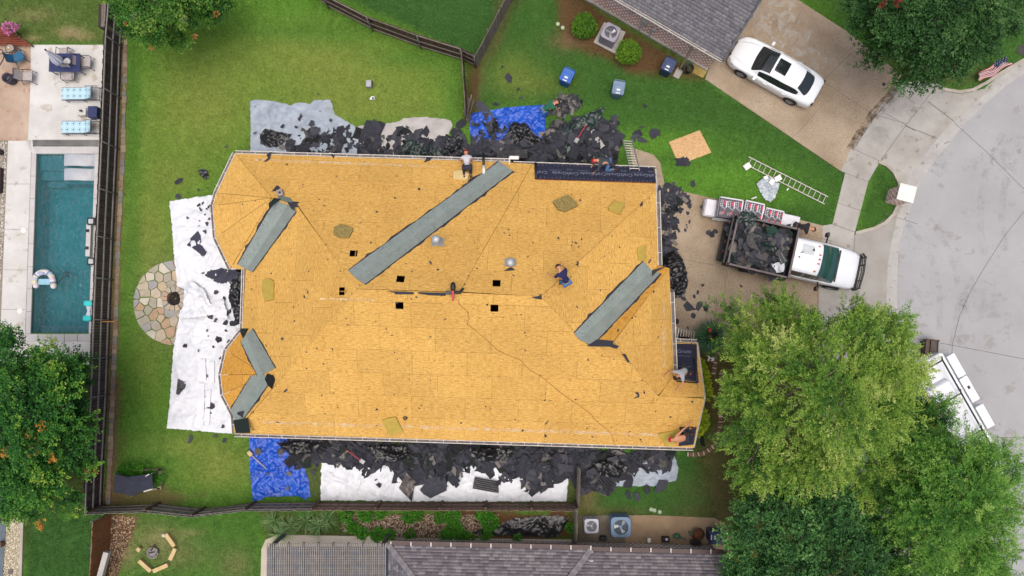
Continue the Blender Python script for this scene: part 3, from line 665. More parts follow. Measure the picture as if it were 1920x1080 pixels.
# stone mow strip at the foot of the long fence
ms = thing('stone_edging', 'narrow strip of tan stones at the foot of the dark fence', 'edging', P(230,450,0)); ms['kind'] = 'structure'
msm = [M(f'edge_stone_{k}', c_, tuple(q*.75 for q in c_), 5, .9, .4, 30, rand=.12) for k, c_ in enumerate((S(166,150,128),S(150,128,108),S(140,136,128)))]
for (u0,v0,u1,v1) in ((236,74,231,285),(231,285,222,452),(222,452,217,620),(217,620,211,760),(211,760,203,940)):
    a_, b_ = P(u0,v0,0), P(u1,v1,0); L = (b_-a_).length; d = (b_-a_).normalized(); s_ = 0
    while s_ < L:
        l_ = rr(.2,.42); p = a_+d*(s_+l_/2); mb = MB(); w_ = rr(.16,.26)
        mb.prism([(p.x-w_/2+rr(-.02,.02),p.y-l_/2+.01),(p.x+w_/2+rr(-.02,.02),p.y-l_/2+.01),(p.x+w_/2+rr(-.03,.02),p.y+l_/2-.01),(p.x-w_/2+rr(-.02,.03),p.y+l_/2-.01)], 0, rr(.03,.06)); mb.build('stone', R.choice(msm), ms, True); s_ += l_
# timber board leaning in the fence, top left box on the fence line
fe = thing('gate_panel', 'grey wooden gate panel at the top of the dark fence under the leaves', 'gate', P(197,28,0))
for k in range(5): mb = MB(); p = P(188+k*2.6, 30, 1.7); mb.box((p.x,p.y,1.0),(.07,1.15,1.6)); mb.build('plank', m_fgrey if k > 1 else m_fdark, fe, True)
o = MB().box((*P(195,603,1.2).xy,.95),(.9,.05,.12)).build('timber_board', M('orange_board', S(170,120,60), None, 4, .8)); tag(o, 'short orange timber board on the dark fence beside the turquoise float', 'board')
# ================================================================== THE HOUSE BEING RE-ROOFED
ZE, SL = 2.9, .63
class Plane:
    """roof plane rising at slope sl from an eave line (two photo points at height z) towards the inside point"""
    def __init__(s, a, b, ins, z=ZE, sl=SL):
        A, B, I = P(*a, z), P(*b, z), P(*ins, z); d = (B-A).normalized(); n = Vector((-d.y, d.x, 0))
        if (I-A).dot(n) < 0: n = -n
        s.A, s.d, s.n, s.z, s.sl = A, d, n, z, sl
        s.up = (n+Vector((0, 0, sl))).normalized(); s.N = s.d.cross(s.up)
        if s.N.z < 0: s.N = -s.N
    def __call__(s, u, v, off=0.0):
        r = ray(u, v); A = s.A; t = (s.z+s.sl*(CAMP-A).dot(s.n)-CAM_H)/(r.z-s.sl*r.dot(s.n))
        return CAMP+r*t+s.N*off
    def zat(s, x, y): return s.z+s.sl*((Vector((x, y, 0))-s.A).dot(s.n))
def fitplane(pts, eave):
    """plane through 3 world points, with its local axis along eave (two world points)"""
    p = Plane.__new__(Plane); a, b, c = pts[:3]; N = (b-a).cross(c-a).normalized(); N = -N if N.z < 0 else N
    p.N = N; p.A = a.copy(); p.d = (eave[1]-eave[0]).normalized(); p.d = (p.d-N*p.d.dot(N)).normalized(); p.up = N.cross(p.d); p.n = None
    return p
def onp(pl, u, v, off=0.0):
    r = ray(u, v); t = (pl.A-CAMP).dot(pl.N)/r.dot(pl.N); return CAMP+r*t+pl.N*off
PN = Plane((441,288),(870,300),(700,400)); PS = Plane((440,813),(1300,839),(800,700))
PW = Plane((458,505),(452,618),(600,560)); PC = Plane((965,307),(1228,318),(1000,400))
p1 = PN(510,371); p2 = PN(553,378); p3 = PN(669,542); g_ = P(957,304,ZE); h_ = P(998,308,ZE)
p4 = PC(1014,556); q_ = PC(862,547); zi = PC(1229,357).z
i_, j_ = P(1229,318,ZE), P(1230,357,zi); k_ = P(1234,497,zi)
PE1 = Plane((1230,357),(1234,497),(1100,430), zi, (p4.z-zi)/abs(p4.x-k_.x))
p5 = onp(PE1,1092,636); ZG = 2.8
PG = Plane((1266,641),(1307,643),(1290,700), ZG); ZE2 = 3.7
l_, m_ = P(1256,503,ZE2), P(1263,706,ZE2)
p7 = PS(1234,743); p6 = PS(1150,641); r_ = P(1321,746,PG(1290,744).z)
s_, s0_ = P(1307,643,ZG), P(1266,641,ZG)
a_, b_, c_, d_, e_, f_ = [P(*q, ZE) for q in ((441,288),(406,362),(399,386),(404,445),(432,504),(458,505))]
w1, w2, w3, w4, w5, w6 = [P(*q, ZE) for q in ((454,619),(424,657),(414,703),(418,740),(438,779),(440,813))]
wx = PW(495,702); sc_ = P(1300,839,ZE)
FAC = {  # name: (points in order, the eave edge)
 'north': ([a_,g_,p3,p2,p1],(a_,g_)), 'middle': ([g_,h_,q_,p3],(g_,h_)), 'north_east': ([h_,i_,j_,p4,q_],(h_,i_)),
 'east': ([j_,k_,p5,p4],(j_,k_)), 'bump_north': ([k_,l_,p6,p5],(p5,p6)), 'bump_east': ([l_,m_,p7,p6],(l_,m_)),
 'porch': ([s0_,s_,r_,p7,m_],(s0_,s_)), 'south': ([w6,sc_,r_,p7,p6,p5,p4,q_,p3],(w6,sc_)),
 'west': ([f_,p2,p3,w6,w5,wx,w1],(f_,w1)), 'wing_south': ([e_,f_,p2,p1],(p1,p2)),
 'turret_a': ([a_,p1,b_],(a_,b_)), 'turret_b': ([b_,p1,c_],(b_,c_)), 'turret_c': ([c_,p1,d_],(c_,d_)), 'turret_d': ([d_,p1,e_],(d_,e_)),
 'bay_a': ([w1,wx,w2],(w1,w2)), 'bay_b': ([w2,wx,w3],(w2,w3)), 'bay_c': ([w3,wx,w4],(w3,w4)), 'bay_d': ([w4,wx,w5],(w4,w5))}
def newell(pts):
    n = Vector()
    for p, q in zip(pts, pts[1:]+pts[:1]): n += Vector(((p.y-q.y)*(p.z+q.z), (p.z-q.z)*(p.x+q.x), (p.x-q.x)*(p.y+q.y)))
    n.normalize(); return -n if n.z < 0 else n
FP = {}
for nme, (pts, ev) in FAC.items():
    pl = Plane.__new__(Plane); pl.N = newell(pts); pl.A = sum(pts, Vector())/len(pts); d = (ev[1]-ev[0]); pl.d = (d-pl.N*d.dot(pl.N)).normalized(); pl.up = pl.N.cross(pl.d); FP[nme] = pl
house = thing('house', 'single storey house stripped to bare orange OSB roof sheathing, debris all round it', 'house', P(860,560,0))
# OSB: strands, flecks, tar stains along old nail lines, all from the sheet's own uv in metres
mo, t, b = newmat('osb')
uv = nd(t, 'ShaderNodeUVMap'); oi = nd(t, 'ShaderNodeObjectInfo')
def osbnoise(sx, sy, sc, det=3):
    mp = nd(t, 'ShaderNodeMapping'); mp.inputs['Scale'].default_value = (sx, sy, 1); t.links.new(uv.outputs[0], mp.inputs[0])
    n = nd(t, 'ShaderNodeTexNoise', i_Scale=sc, i_Detail=det, i_Roughness=.7); t.links.new(mp.outputs[0], n.inputs['Vector']); return n.outputs[0]
n1 = osbnoise(1, 4.5, 4.2, 4); n2 = osbnoise(1, 2.2, 9, 2); n3 = osbnoise(.35, .35, 1, 3)
base = ramp(t, n1, [(.32, S(190,142,70,.8)), (.46, S(215,169,90,.82)), (.60, S(225,183,104,.84)), (.78, S(238,209,148,.86))])
def mixc(fac, a_in, colr, f=1.0):
    mx = nd(t, 'ShaderNodeMix', data_type='RGBA'); mm = nd(t, 'ShaderNodeMath', operation='MULTIPLY'); mm.inputs[1].default_value = f
    t.links.new(fac, mm.inputs[0]); t.links.new(mm.outputs[0], mx.inputs[0]); t.links.new(a_in, mx.inputs[6]); mx.inputs[7].default_value = (*colr, 1); return mx.outputs[2]
def thr(src, a1, a2):
    mr = nd(t, 'ShaderNodeMapRange'); mr.inputs[1].default_value = a1; mr.inputs[2].default_value = a2; t.links.new(src, mr.inputs[0]); return mr.outputs[0]
col1 = mixc(thr(n2, .57, .68), base.outputs[0], S(150,100,50), .6)
n4 = osbnoise(3.2, .9, 5, 3); col1 = mixc(thr(n4, .60, .68), col1, S(132,88,46), .55)
bk = nd(t, 'ShaderNodeTexBrick'); bk.offset = .5; bk.inputs['Scale'].default_value = 1; bk.inputs['Mortar Size'].default_value = .009; bk.inputs['Brick Width'].default_value = .61; bk.inputs['Row Height'].default_value = .61; bk.inputs['Mortar Smooth'].default_value = .3
t.links.new(uv.outputs[0], bk.inputs[0]); n5 = osbnoise(1, 1, 1.6, 4); mm = nd(t, 'ShaderNodeMath', operation='MULTIPLY'); t.links.new(bk.outputs['Fac'], mm.inputs[0]); t.links.new(thr(n5, .5, .56), mm.inputs[1])
col1 = mixc(mm.outputs[0], col1, S(130,90,44), .5)
mr = nd(t, 'ShaderNodeMapRange'); mr.inputs[3].default_value = .94; mr.inputs[4].default_value = 1.05; t.links.new(oi.outputs['Random'], mr.inputs[0])
mx = nd(t, 'ShaderNodeMix', data_type='RGBA', blend_type='MULTIPLY'); mx.inputs[0].default_value = 1; t.links.new(col1, mx.inputs[6]); t.links.new(mr.outputs[0], mx.inputs[7])
mx2 = nd(t, 'ShaderNodeMix', data_type='RGBA', blend_type='MULTIPLY'); mx2.inputs[0].default_value = 1; t.links.new(mx.outputs[2], mx2.inputs[6]); rp = ramp(t, n3, [(.3,(.9,.87,.82)),(.7,(1.04,1.04,1.04))]); t.links.new(rp.outputs[0], mx2.inputs[7])
t.links.new(mx2.outputs[2], b.inputs['Base Color']); b.inputs['Roughness'].default_value = .8; b.inputs['Specular IOR Level'].default_value = .2
bp = nd(t, 'ShaderNodeBump', i_Strength=.35, i_Distance=.01); t.links.new(n1, bp.inputs['Height']); t.links.new(bp.outputs[0], b.inputs['Normal'])
mo_deep = mo.copy(); mo_deep.name = 'osb_deep'  # deeper orange copy of the OSB for the bay and bump_north panels
for nn_ in mo_deep.node_tree.nodes:
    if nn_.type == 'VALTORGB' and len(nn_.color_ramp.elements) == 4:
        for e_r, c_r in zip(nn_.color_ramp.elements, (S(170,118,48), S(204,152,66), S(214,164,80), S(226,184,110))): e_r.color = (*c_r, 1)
m_raft = M('rafter_timber', S(170,110,60), None, 4, .8)
def clip(poly, ax, val, keep_less):
    o_ = []
    for i in range(len(poly)):
        p, q = poly[i], poly[(i+1) % len(poly)]; dp, dq = (p[ax]-val), (q[ax]-val)
        if not keep_less: dp, dq = -dp, -dq
        if dp <= 0: o_.append(p)
        if (dp < 0 < dq) or (dq < 0 < dp): k = dp/(dp-dq); o_.append((p[0]+(q[0]-p[0])*k, p[1]+(q[1]-p[1])*k))
    return o_
def parea(p): return abs(sum(a[0]*b[1]-b[0]*a[1] for a, b in zip(p, p[1:]+p[:1])))/2
def inset2(poly, k):
    n = len(poly); ar = sum(a[0]*b[1]-b[0]*a[1] for a, b in zip(poly, poly[1:]+poly[:1])); s_ = 1 if ar > 0 else -1; L_ = []; out = []
    for i in range(n):
        a, b = poly[i], poly[(i+1) % n]; dx, dy = b[0]-a[0], b[1]-a[1]; l = math.hypot(dx, dy); L_.append((a[0]-dy/l*k*s_, a[1]+dx/l*k*s_, dx/l, dy/l))
    for i in range(n):
        x1, y1, dx1, dy1 = L_[i-1]; x2, y2, dx2, dy2 = L_[i]; den = dx1*dy2-dy1*dx2
        if abs(den) < .05: out.append((x2, y2)); continue
        t = ((x2-x1)*dy2-(y2-y1)*dx2)/den; out.append((x1+dx1*t, y1+dy1*t))
    return out
HOLES = [('north',663,475),('middle',751,523),('west',641,546),('south',749,573),('north_east',931,531),('south',927,578)]
NSH = 0
for nme, (pts, ev) in FAC.items():
    pl = FP[nme]; org = ev[0]-pl.N*(ev[0]-pl.A).dot(pl.N)
    loc = lambda p: ((p-org).dot(pl.d), (p-org).dot(pl.up))
    poly = inset2([loc(p) for p in pts], .008); xs = [p[0] for p in poly]; ys = [p[1] for p in poly]
    hs = []
    for hn, hu, hv in HOLES:
        if hn == nme: x, y = loc(onp(pl, hu, hv)); hs.append((x-.17, x+.17, y-.17, y+.17))
    W_, H_ = 2.44, 1.22; y = min(ys); rowi = 0; top = pl.N*.012
    bx = MB(); bx.add([p-pl.N*.05 for p in pts], [tuple(range(len(pts)))])
    while y < max(ys):
        x = min(xs)-(1.22 if rowi % 2 else 0)-rr(0, .3) if nme not in ('bay_a','bay_b','bay_c','bay_d') else min(xs)
        while x < max(xs):
            g = .0036; q = poly
            for ax, val, kl in ((0,x+g,False),(0,x+W_-g,True),(1,y+g,False),(1,y+H_-g,True)):
                q = clip(q, ax, val, kl)
                if len(q) < 3: break
            if len(q) >= 3 and parea(q) > .01:
                pieces = [q]
                for hx0, hx1, hy0, hy1 in hs:
                    np_ = []
                    for s2 in pieces:
                        A_ = clip(s2,0,hx0,True); B_ = clip(s2,0,hx1,False); m2 = clip(clip(s2,0,hx0,False),0,hx1,True) if len(s2) > 2 else []
                        np_ += [z for z in (A_, B_) if len(z) > 2]
                        if len(m2) > 2: np_ += [z for z in (clip(m2,1,hy0,True), clip(m2,1,hy1,False)) if len(z) > 2]
                    pieces = np_
                vs, fs, uvs = [], [], []; lift = rr(.0, .005); th = .014
                for q in pieces:
                    q2 = [q[0]]
                    for z in q[1:]:
                        if math.hypot(z[0]-q2[-1][0], z[1]-q2[-1][1]) > .002: q2.append(z)
                    if math.hypot(q2[0][0]-q2[-1][0], q2[0][1]-q2[-1][1]) < .002: q2.pop()
                    if len(q2) < 3: continue
                    k0 = len(vs); n = len(q2); W3 = [org+pl.d*z[0]+pl.up*z[1] for z in q2]
                    ar = sum(a[0]*b[1]-b[0]*a[1] for a, b in zip(q2, q2[1:]+q2[:1]))
                    if ar < 0: W3.reverse(); q2.reverse()
                    vs += [p+pl.N*lift for p in W3]+[p-pl.N*th for p in W3]; uvs += q2+q2
                    fs.append(tuple(k0+z for z in range(n))); fs += [(k0+z, k0+n+z, k0+n+(z+1) % n, k0+(z+1) % n) for z in range(n)]
                if vs:
                    me = bpy.data.meshes.new('roof_panel'); me.from_pydata([tuple(p-house.location) for p in vs], [], fs); me.materials.append(mo_deep if nme.startswith('bay') or nme == 'bump_north' else mo)
                    ul = me.uv_layers.new(name='UVMap'); ox, oy = (pl.d.y*3.3, 1.7*len(nme))
                    for L_ in me.loops: z = uvs[L_.vertex_index]; ul.data[L_.index].uv = (z[0]+ox, z[1]+oy)
                    link('roof_panel', me, house); NSH += 1
            x += W_
        y += H_; rowi += 1
print('sheets', NSH)
# rafters below the openings
for k, (hn, hu, hv) in enumerate(HOLES):
    if k in (0, 2):
        pl = FP[hn]; c3_ = onp(pl, hu+(3 if k == 0 else 0), hv, -.12); rot = Matrix((pl.up, pl.d, pl.N)).transposed(); mb = MB(); mb.box(c3_, (1.6,.045,.14), rot=rot); mb.build('rafter', m_raft, house, True)
OUT = [a_,g_,h_,i_,j_,k_,l_,m_,s0_,s_,r_,sc_,w6,w5,w4,w3,w2,w1,f_,e_,d_,c_,b_]
cen = sum(OUT, Vector())/len(OUT)
def ins(p, k=.28):
    v = Vector((cen.x-p.x, cen.y-p.y, 0)); v.x = max(-1, min(1, v.x/3)); v.y = max(-1, min(1, v.y/2)); return Vector((p.x, p.y, 0))+v*k
mb = MB()
for p, q in zip(OUT, OUT[1:]+OUT[:1]):
    A, B = ins(p), ins(q); mb.add([A, B, Vector((B.x,B.y,q.z-.07)), Vector((A.x,A.y,p.z-.07))], [(0,1,2,3)])
mb.build('wall', M('house_brick', S(156,120,100), S(126,92,76), 8, .9, .6, 30), house, True)
mb = MB(); mb.prism([(p.x, p.y) for p in (ins(x, .27) for x in OUT)], 2.35, 2.4); mb.build('ceiling', M('attic_dark', (.02,.018,.016), None, 5, .95), house, True)
# gutters: an outer lip, a trough and hangers
m_gut = M('gutter', S(228,224,218,.9), S(196,190,184,.85), 3, .55); m_trough = M('gutter_trough', S(140,134,130), S(90,84,82), 4, .9)
def gutter(pts, inward, n=.62, w_=.125):
    for p, q in zip(pts, pts[1:]):
        d = (q-p); L = d.length; d.normalize(); s2 = Vector((-d.y, d.x, 0)); s2 = s2 if s2.dot(inward(p) if callable(inward) else inward) < 0 else -s2
        mb = MB(); up = Vector((0,0,1)); o1, o2 = s2*.012, s2*w_
        for off, wd, z0, z1 in ((.0,.022,-.13,.0),(w_,.026,-.12,.012)):
            A, B = p+s2*off, q+s2*off; x = s2*wd
            mb.add([A+up*z0,B+up*z0,B+x+up*z0,A+x+up*z0,A+up*z1,B+up*z1,B+x+up*z1,A+x+up*z1], [(0,1,2,3),(7,6,5,4),(0,4,5,1),(1,5,6,2),(2,6,7,3),(3,7,4,0)])
        k = max(1, int(L/n))
        for i in range(k): c0 = p+d*((i+.5)*L/k)+s2*(w_*.55)+up*-.012; mb.box(c0, (.022, w_*1.0, .01), rot=Matrix((d, s2, up)).transposed())
        g0 = mb.build('gutter', m_gut, house, True); mb = MB()
        A, B = p+s2*.02-up*.1, q+s2*.02-up*.1; mb.add([A,B,B+s2*(w_-.01),A+s2*(w_-.01)], [(0,1,2,3)]); mb.build('gutter_trough', m_trough, g0, True)
inn = lambda p: cen-p
gutter([g_+Vector((.02,.02,0)), a_, b_, c_, d_, e_, f_], inn); gutter([i_, h_+Vector((-.9,0,0))], inn); gutter([w1,w2,w3,w4,w5,w6,sc_], inn)
gutter([f_, w1], inn, w_=.1)
gutter([k_, j_], Vector((-1,0,0)), .9, .17); gutter([m_+Vector((0,.05,0)), l_+Vector((0,-1.1,0))], Vector((-1,0,0)), .9, .17); gutter([s_, s0_], Vector((0,-1,0)), .5, .14)
o = MB().box(P(955,304,ZE+.02)+Vector((0,-.05,0)),(.05,.55,.1)); o.box(P(964,296,ZE-.03),(.45,.16,.12)); o.build('gutter_end', m_gut, house, True)
# fascia drip edges at the gable
for A, B in ((s_, r_), (r_, sc_), (i_, j_)):
    mb = MB(); mb.tube([A+Vector((.02,0,-.03)), B+Vector((.02,0,-.03))], .045, 4); mb.build('fascia', m_gut, house, True)
# ------------------------------------------------------------------ valley linings: green-grey membrane folded into the valleys, torn felt at the edges
m_memb = M('valley_membrane', S(142,151,146), S(126,136,130), 2.2, .6, .25, 14, fleck=(22, S(64,68,66), .66), vcol=True)
m_felt = M('torn_felt', S(62,60,66), S(44,42,48), 5, .85, .4, 20, fleck=(30, S(96,94,96), .68))
m_speck = M('specks', (1,1,1), None, 5, .8, vcol=True)
def strip(F1, F2, cl, s1, s2, tint=(1,1,1), n=26, jag=.045, edge=True, name='valley_lining', off=.03):
    """cl: centre line (photo), s1/s2: side lines on roof planes F1/F2"""
    A1, A2 = FP[F1], FP[F2]
    def at(line, t):
        L = [0]
        for p, q in zip(line, line[1:]): L.append(L[-1]+math.hypot(q[0]-p[0], q[1]-p[1]))
        x = t*L[-1]
        for i in range(len(line)-1):
            if x <= L[i+1]+1e-6: k = (x-L[i])/(L[i+1]-L[i]); return (line[i][0]+(line[i+1][0]-line[i][0])*k, line[i][1]+(line[i+1][1]-line[i][1])*k)
        return line[-1]
    def mk(grow, offs, jg, mat, nm):
        mb = MB(); vs = []
        for i in range(n+1):
            t = i/n; c0 = at(cl, t); a0 = at(s1, t); b0 = at(s2, t)
            ja, jb = grow+abs(noise.noise(Vector((i*.9, 1, 5))))*jg*2.2, grow+abs(noise.noise(Vector((i*.9, 9, 2))))*jg*2.2
            pc1, pc2 = onp(A1, *c0, offs), onp(A2, *c0, offs); m0 = pc1 if pc1.z > pc2.z else pc2
            pa, pb = onp(A1, *a0, offs), onp(A2, *b0, offs)
            da, db = (pa-m0).normalized(), (pb-m0).normalized(); vs += [pa+da*ja, (pa+m0)/2+Vector((0,0,.012*noise.noise(Vector((i*.5,0,0))))), m0, (pb+m0)/2, pb+db*jb]
        fs = []
        for i in range(n):
            for k in range(4): fs.append((i*5+k, i*5+k+1, i*5+k+6, i*5+k+5))
        if mat is m_memb:
            for q, f in enumerate(fs): mb.cur = (1.06,1.1,1.13) if (q % 4) < 2 else (1,1,1); mb.add([vs[z] for z in f], [(0,1,2,3)])
        else: mb.add(vs, fs)
        return mb.build(nm, mat, house, True)
    if edge: mk(.04, off-.012, jag*2.2, m_felt, 'torn_felt_edge')
    mk(0, off, 0.004, m_memb, name); mb = MB(); rg3 = random.Random(n)
    for _ in range(n*9):
        t = rg3.random(); hh = rg3.choice((0, 1)); s_ = rg3.random()**.6; c0, e0 = at(cl, t), at(s1 if hh == 0 else s2, t); u, v = c0[0]+(e0[0]-c0[0])*s_, c0[1]+(e0[1]-c0[1])*s_; A = (A1, A2)[hh]; p = onp(A, u, v, off+.008); q = rg3.random()
        if q < .3: mb.col(.75,.75,.74); r = .016
        else: mb.col(.04,.04,.045); r = rg3.uniform(.012,.035)
        a0 = rg3.uniform(0, 3); mb.add([p+(A.d*math.cos(a0+k*2.09)+A.up*math.sin(a0+k*2.09)*rg3.uniform(.3,1))*r for k in range(3)], [(0,1,2)])
    o = mb.build('nail_caps_and_crumbs', m_speck, house, True); o['kind'] = 'stuff'
strip('north','middle',[(667,522),(951,314)],[(653,508),(936,303)],[(684,534),(962,321)], n=44)
strip('wing_south','west',[(463,505),(540,384)],[(446,496),(516,376)],[(474,510),(556,396)], n=22)
strip('east','bump_north',[(1086,637),(1222,508)],[(1076,625),(1206,490)],[(1110,648),(1238,513)], n=26)
strip('bay_a','west',[(462,628),(493,703)],[(452,640),(484,706)],[(474,616),(517,690)], n=12)
strip('west','bay_d',[(493,703),(440,786)],[(514,706),(442,806)],[(472,704),(433,768)], n=14)
# ------------------------------------------------------------------ things lying on the roof (each lies on its plane)
def on_roof(F, u, v, off=.0): return onp(FP[F], u, v, off)
def rotm(F, ang=0):
    pl = FP[F]; a0 = pl.d*math.cos(ang)+pl.up*math.sin(ang); return Matrix((a0, pl.N.cross(a0), pl.N)).transposed()
m_foam = M('foam_pad', S(196,172,82), S(176,150,66), 3, .9, .4, 40); m_foam2 = M('mottled_foam', S(170,150,90), S(120,104,60), 9, .95, .6, 30)
m_foam3 = M('cream_foam', S(232,208,150), S(214,188,126), 4, .9, .3, 30)
def pad(F, pts, th, mat, label, chip=0):
    pl = FP[F]; top = [onp(pl, u, v, th) for u, v in pts]; bot = [p-pl.N*(th-.016) for p in top]; n = len(pts); cc_ = sum(top, Vector())/n+pl.N*.012
    ins_ = [p+(cc_-p)*.05+pl.N*.006 for p in top]
    mb = MB(); vs = top+bot+ins_+[cc_]; fs = [(k,(k+1)%n,n+(k+1)%n,n+k) for k in range(n)]+[(k,(k+1)%n,2*n+(k+1)%n,2*n+k) for k in range(n)]+[(2*n+k,2*n+(k+1)%n,3*n) for k in range(n)]
    mb.add(vs, fs); o = mb.build('foam_pad', mat); tag(o, label, 'foam pad', 'foam seat pads lying on the roof'); return o
pad('north',[(627,429),(640,423),(661,429),(662,434),(655,447),(637,447),(626,441)],.12,m_foam2,'mottled worn foam pad near the upper hip of the roof')
pad('west',[(496,525),(508,523),(515,527),(515,562),(500,565),(495,545)],.12,m_foam,'long narrow foam pad on the west slope of the roof')
pad('north_east',[(1036,381),(1064,368),(1080,382),(1083,388),(1058,399),(1046,395)],.14,m_foam2,'larger tan foam block below the black underlayment, left of the smaller one')
pad('north_east',[(1140,392),(1151,380),(1170,384),(1171,388),(1161,404),(1142,397)],.14,m_foam,'smaller yellow foam block on the upper right of the roof')
pad('east',[(1193,464),(1210,461),(1211,488),(1196,489)],.05,m_foam,'thin faded foam pad above the right hand valley lining')
pad('south',[(716,786),(742,780),(756,807),(731,814)],.1,m_foam,'square yellow foam pad near the south gutter')
pad('south',[(1233,812),(1270,805),(1282,822),(1250,836)],.1,m_foam,'foam pad under the shirtless worker at the south east corner')
pad('north',[(850,325),(866,322),(880,330),(876,340),(850,337)],.14,m_foam3,'cream foam block beside the kneeling worker in white shirt')
m_galv = M('galvanised_sheet', S(190,194,196), S(160,164,168), 5, .45, .2, 20, metal=.35)
def vent(F, u, v, s_=1.0, tall=.5, label='', capd=.13):
    p = on_roof(F, u, v, .03); r3 = rotm(F, RD(4)); t_ = thing('roof_vent', label, 'roof vent', p, 0, 'metal vents standing on the roof')
    mb = MB(); mb.box(p, (.5*s_,.42*s_,.02), rot=r3); mb.build('flashing', m_galv, t_, True)
    mb = MB(); mb.lathe([(.2*s_,0),(.19*s_,.06),(.12*s_,.12),(.09*s_,.16),(.085*s_,tall)], p, 16); mb.build('pipe', m_galv, t_, True, smooth=True)
    mb = MB(); mb.lathe([(capd*.85*s_,tall-.02),(capd*s_,tall),(capd*s_,tall+.08),(capd*.8*s_,tall+.13),(.02,tall+.15),(0,tall+.15)], p, 18); mb.build('cap', m_galv, t_, True, smooth=True)
vent('middle',821,454,1.1,1.0,'tall galvanised vent pipe with cap beside the long valley lining',.17)
vent('north_east',957,493,1.0,.12,'squat galvanised vent with dome cap right of centre on the roof',.19)
t_ = thing('vent_pipe', 'small dark open vent pipe on the lower roof slope', 'vent pipe', on_roof('south',760,783,.02))
mb = MB(); p = t_.location; mb.lathe([(.075,0),(.075,.2),(.06,.2),(.06,.02)], p, 12); mb.build('pipe', m_black, t_, True); mb = MB(); mb.lathe([(.11,.0),(.08,.03)], p, 12); mb.build('collar', m_dkmetal, t_, True)
t_ = thing('stack_pipe', 'white and black pipe lying across the gutter near the kneeling worker', 'pipe', P(908,310,3.0))
mb = MB(); mb.tube([P(906,288,3.05),P(907,312,3.2)],.055,10); mb.tube([P(907,325,3.3),P(907,336,3.45)],.05,10); mb.build('black_end', m_black, t_, True, smooth=True)
mb = MB(); mb.tube([P(907,311,3.2),P(907,326,3.33)],.07,10); mb.build('sleeve', m_white, t_, True, smooth=True)
m_chalk, tt, tb = newmat('scrape_line'); tb.inputs['Base Color'].default_value = (*S(244,222,186,.85), 1); gg = nd(tt, 'ShaderNodeNewGeometry'); nn = nd(tt, 'ShaderNodeTexNoise', i_Scale=3.0, i_Detail=6, i_Roughness=.8); tt.links.new(gg.outputs['Position'], nn.inputs['Vector']); rr_ = ramp(tt, nn.outputs[0], [(.42, (0,0,0)), (.62, (.6,.6,.6))]); tt.links.new(rr_.outputs[0], tb.inputs['Alpha'])
for F, a0, b0, w_ in (('north',(478,300),(820,313),.07),('south',(492,791),(900,804),.09),('south',(905,804),(1240,815),.09),('bump_east',(1244,565),(1244,690),.08),('south',(600,560),(700,562),.05)):
    pl = FP[F]; A, B = onp(pl,*a0,.022), onp(pl,*b0,.022); s2 = (B-A).normalized().cross(pl.N)*w_; n = 30; mb = MB()
    for k in range(n): p0, p1 = A.lerp(B,k/n), A.lerp(B,(k+1)/n); mb.add([p0-s2,p1-s2,p1+s2,p0+s2], [(0,1,2,3)])
    mb.build('scrape_line', m_chalk, house, True)
# torn pieces of felt and shingle (irregular, bent)
def scrapmesh(mb, c, r, rot, n=8, bend=.3, el=1.0, colr=None, rough=.45, rg=R):
    if colr: mb.col(*colr)
    ph = rg.uniform(0, 6); vs = []; big = r > .13; sx = rg.uniform(.75, 1.3)
    for k in range(n):
        a = 6.2832*k/n+rg.uniform(-.3,.3); sq = 1/max(abs(math.cos(a)), abs(math.sin(a)))   # squarish sheet, torn corners
        q = r*sq*rg.choice((rg.uniform(.85,1.02), rg.uniform(.8,1.0), rg.uniform(1-rough,.9)))*.86; x, y = math.cos(a)*q*el*sx, math.sin(a)*q/el
        vs.append((x, y, bend*r*.35*math.sin(2*a+ph)+rg.uniform(-.04,.06)*r))
    if big:
        vs += [(x*.52+rg.uniform(-.06,.06)*r, y*.52+rg.uniform(-.06,.06)*r, z*.3+rg.uniform(-.09,.13)*r*min(1,bend*2)) for x, y, z in vs[:n]]
    vs.append((0, 0, bend*r*.1)); T = [Vector(c)+rot@Vector(p) for p in vs]; m = 2*n if big else n; i0 = n if big else 0
    fs = [(i0+k, i0+(k+1) % n, m) for k in range(n)]
    if big: fs += [(k, (k+1) % n, n+(k+1) % n, n+k) for k in range(n)]
    mb.add(T, fs)
def tilt(az, t_): return (Matrix.Rotation(az, 3, 'Z') @ Matrix.Rotation(t_, 3, 'X') @ Matrix.Rotation(rr(0,6.28), 3, 'Z'))
m_scrap = M('scrap', (1,1,1), (.78,.78,.8), 6, .8, .5, 30, vcol=True, spec=.3)
FELT = [(.036,.038,.050),(.046,.048,.062),(.027,.028,.038),(.056,.058,.072),(.030,.032,.042)]; SHIN = [(.085,.08,.078),(.12,.112,.105),(.18,.165,.15)]; DARKP = [(.012,.013,.014),(.015,.022,.019)]
def polyscrap(F, pts, label, off=.035, cat='felt scrap', grp='larger torn felt scraps on the roof', colr=None, name='felt_scrap'):
    mb = MB(); mb.col(*(colr or FELT[0])); pl = FP[F]; pp = [onp(pl, u, v, off+rr(-.004,.02)) for u, v in pts]; c0 = sum(pp, Vector())/len(pp)+pl.N*.01; n = len(pp)
    if geometry.area_tri(pp[0], pp[1], pp[2]) >= 0:
        tr = geometry.tessellate_polygon([[Vector((p.x,p.y,0)) for p in pp]]); mb.add(pp, [tuple(t3) for t3 in tr])
    o = mb.build(name, m_scrap); return tag(o, label, cat, grp)
polyscrap('north',[(497,303),(503,297),(500,292),(504,286),(514,285),(508,291),(507,299),(498,305),(494,303)],'forked felt scrap hanging at the upper left gutter')
polyscrap('north',[(510,360),(519,348),(526,352),(520,359)],'small felt scrap above the turret peak',)
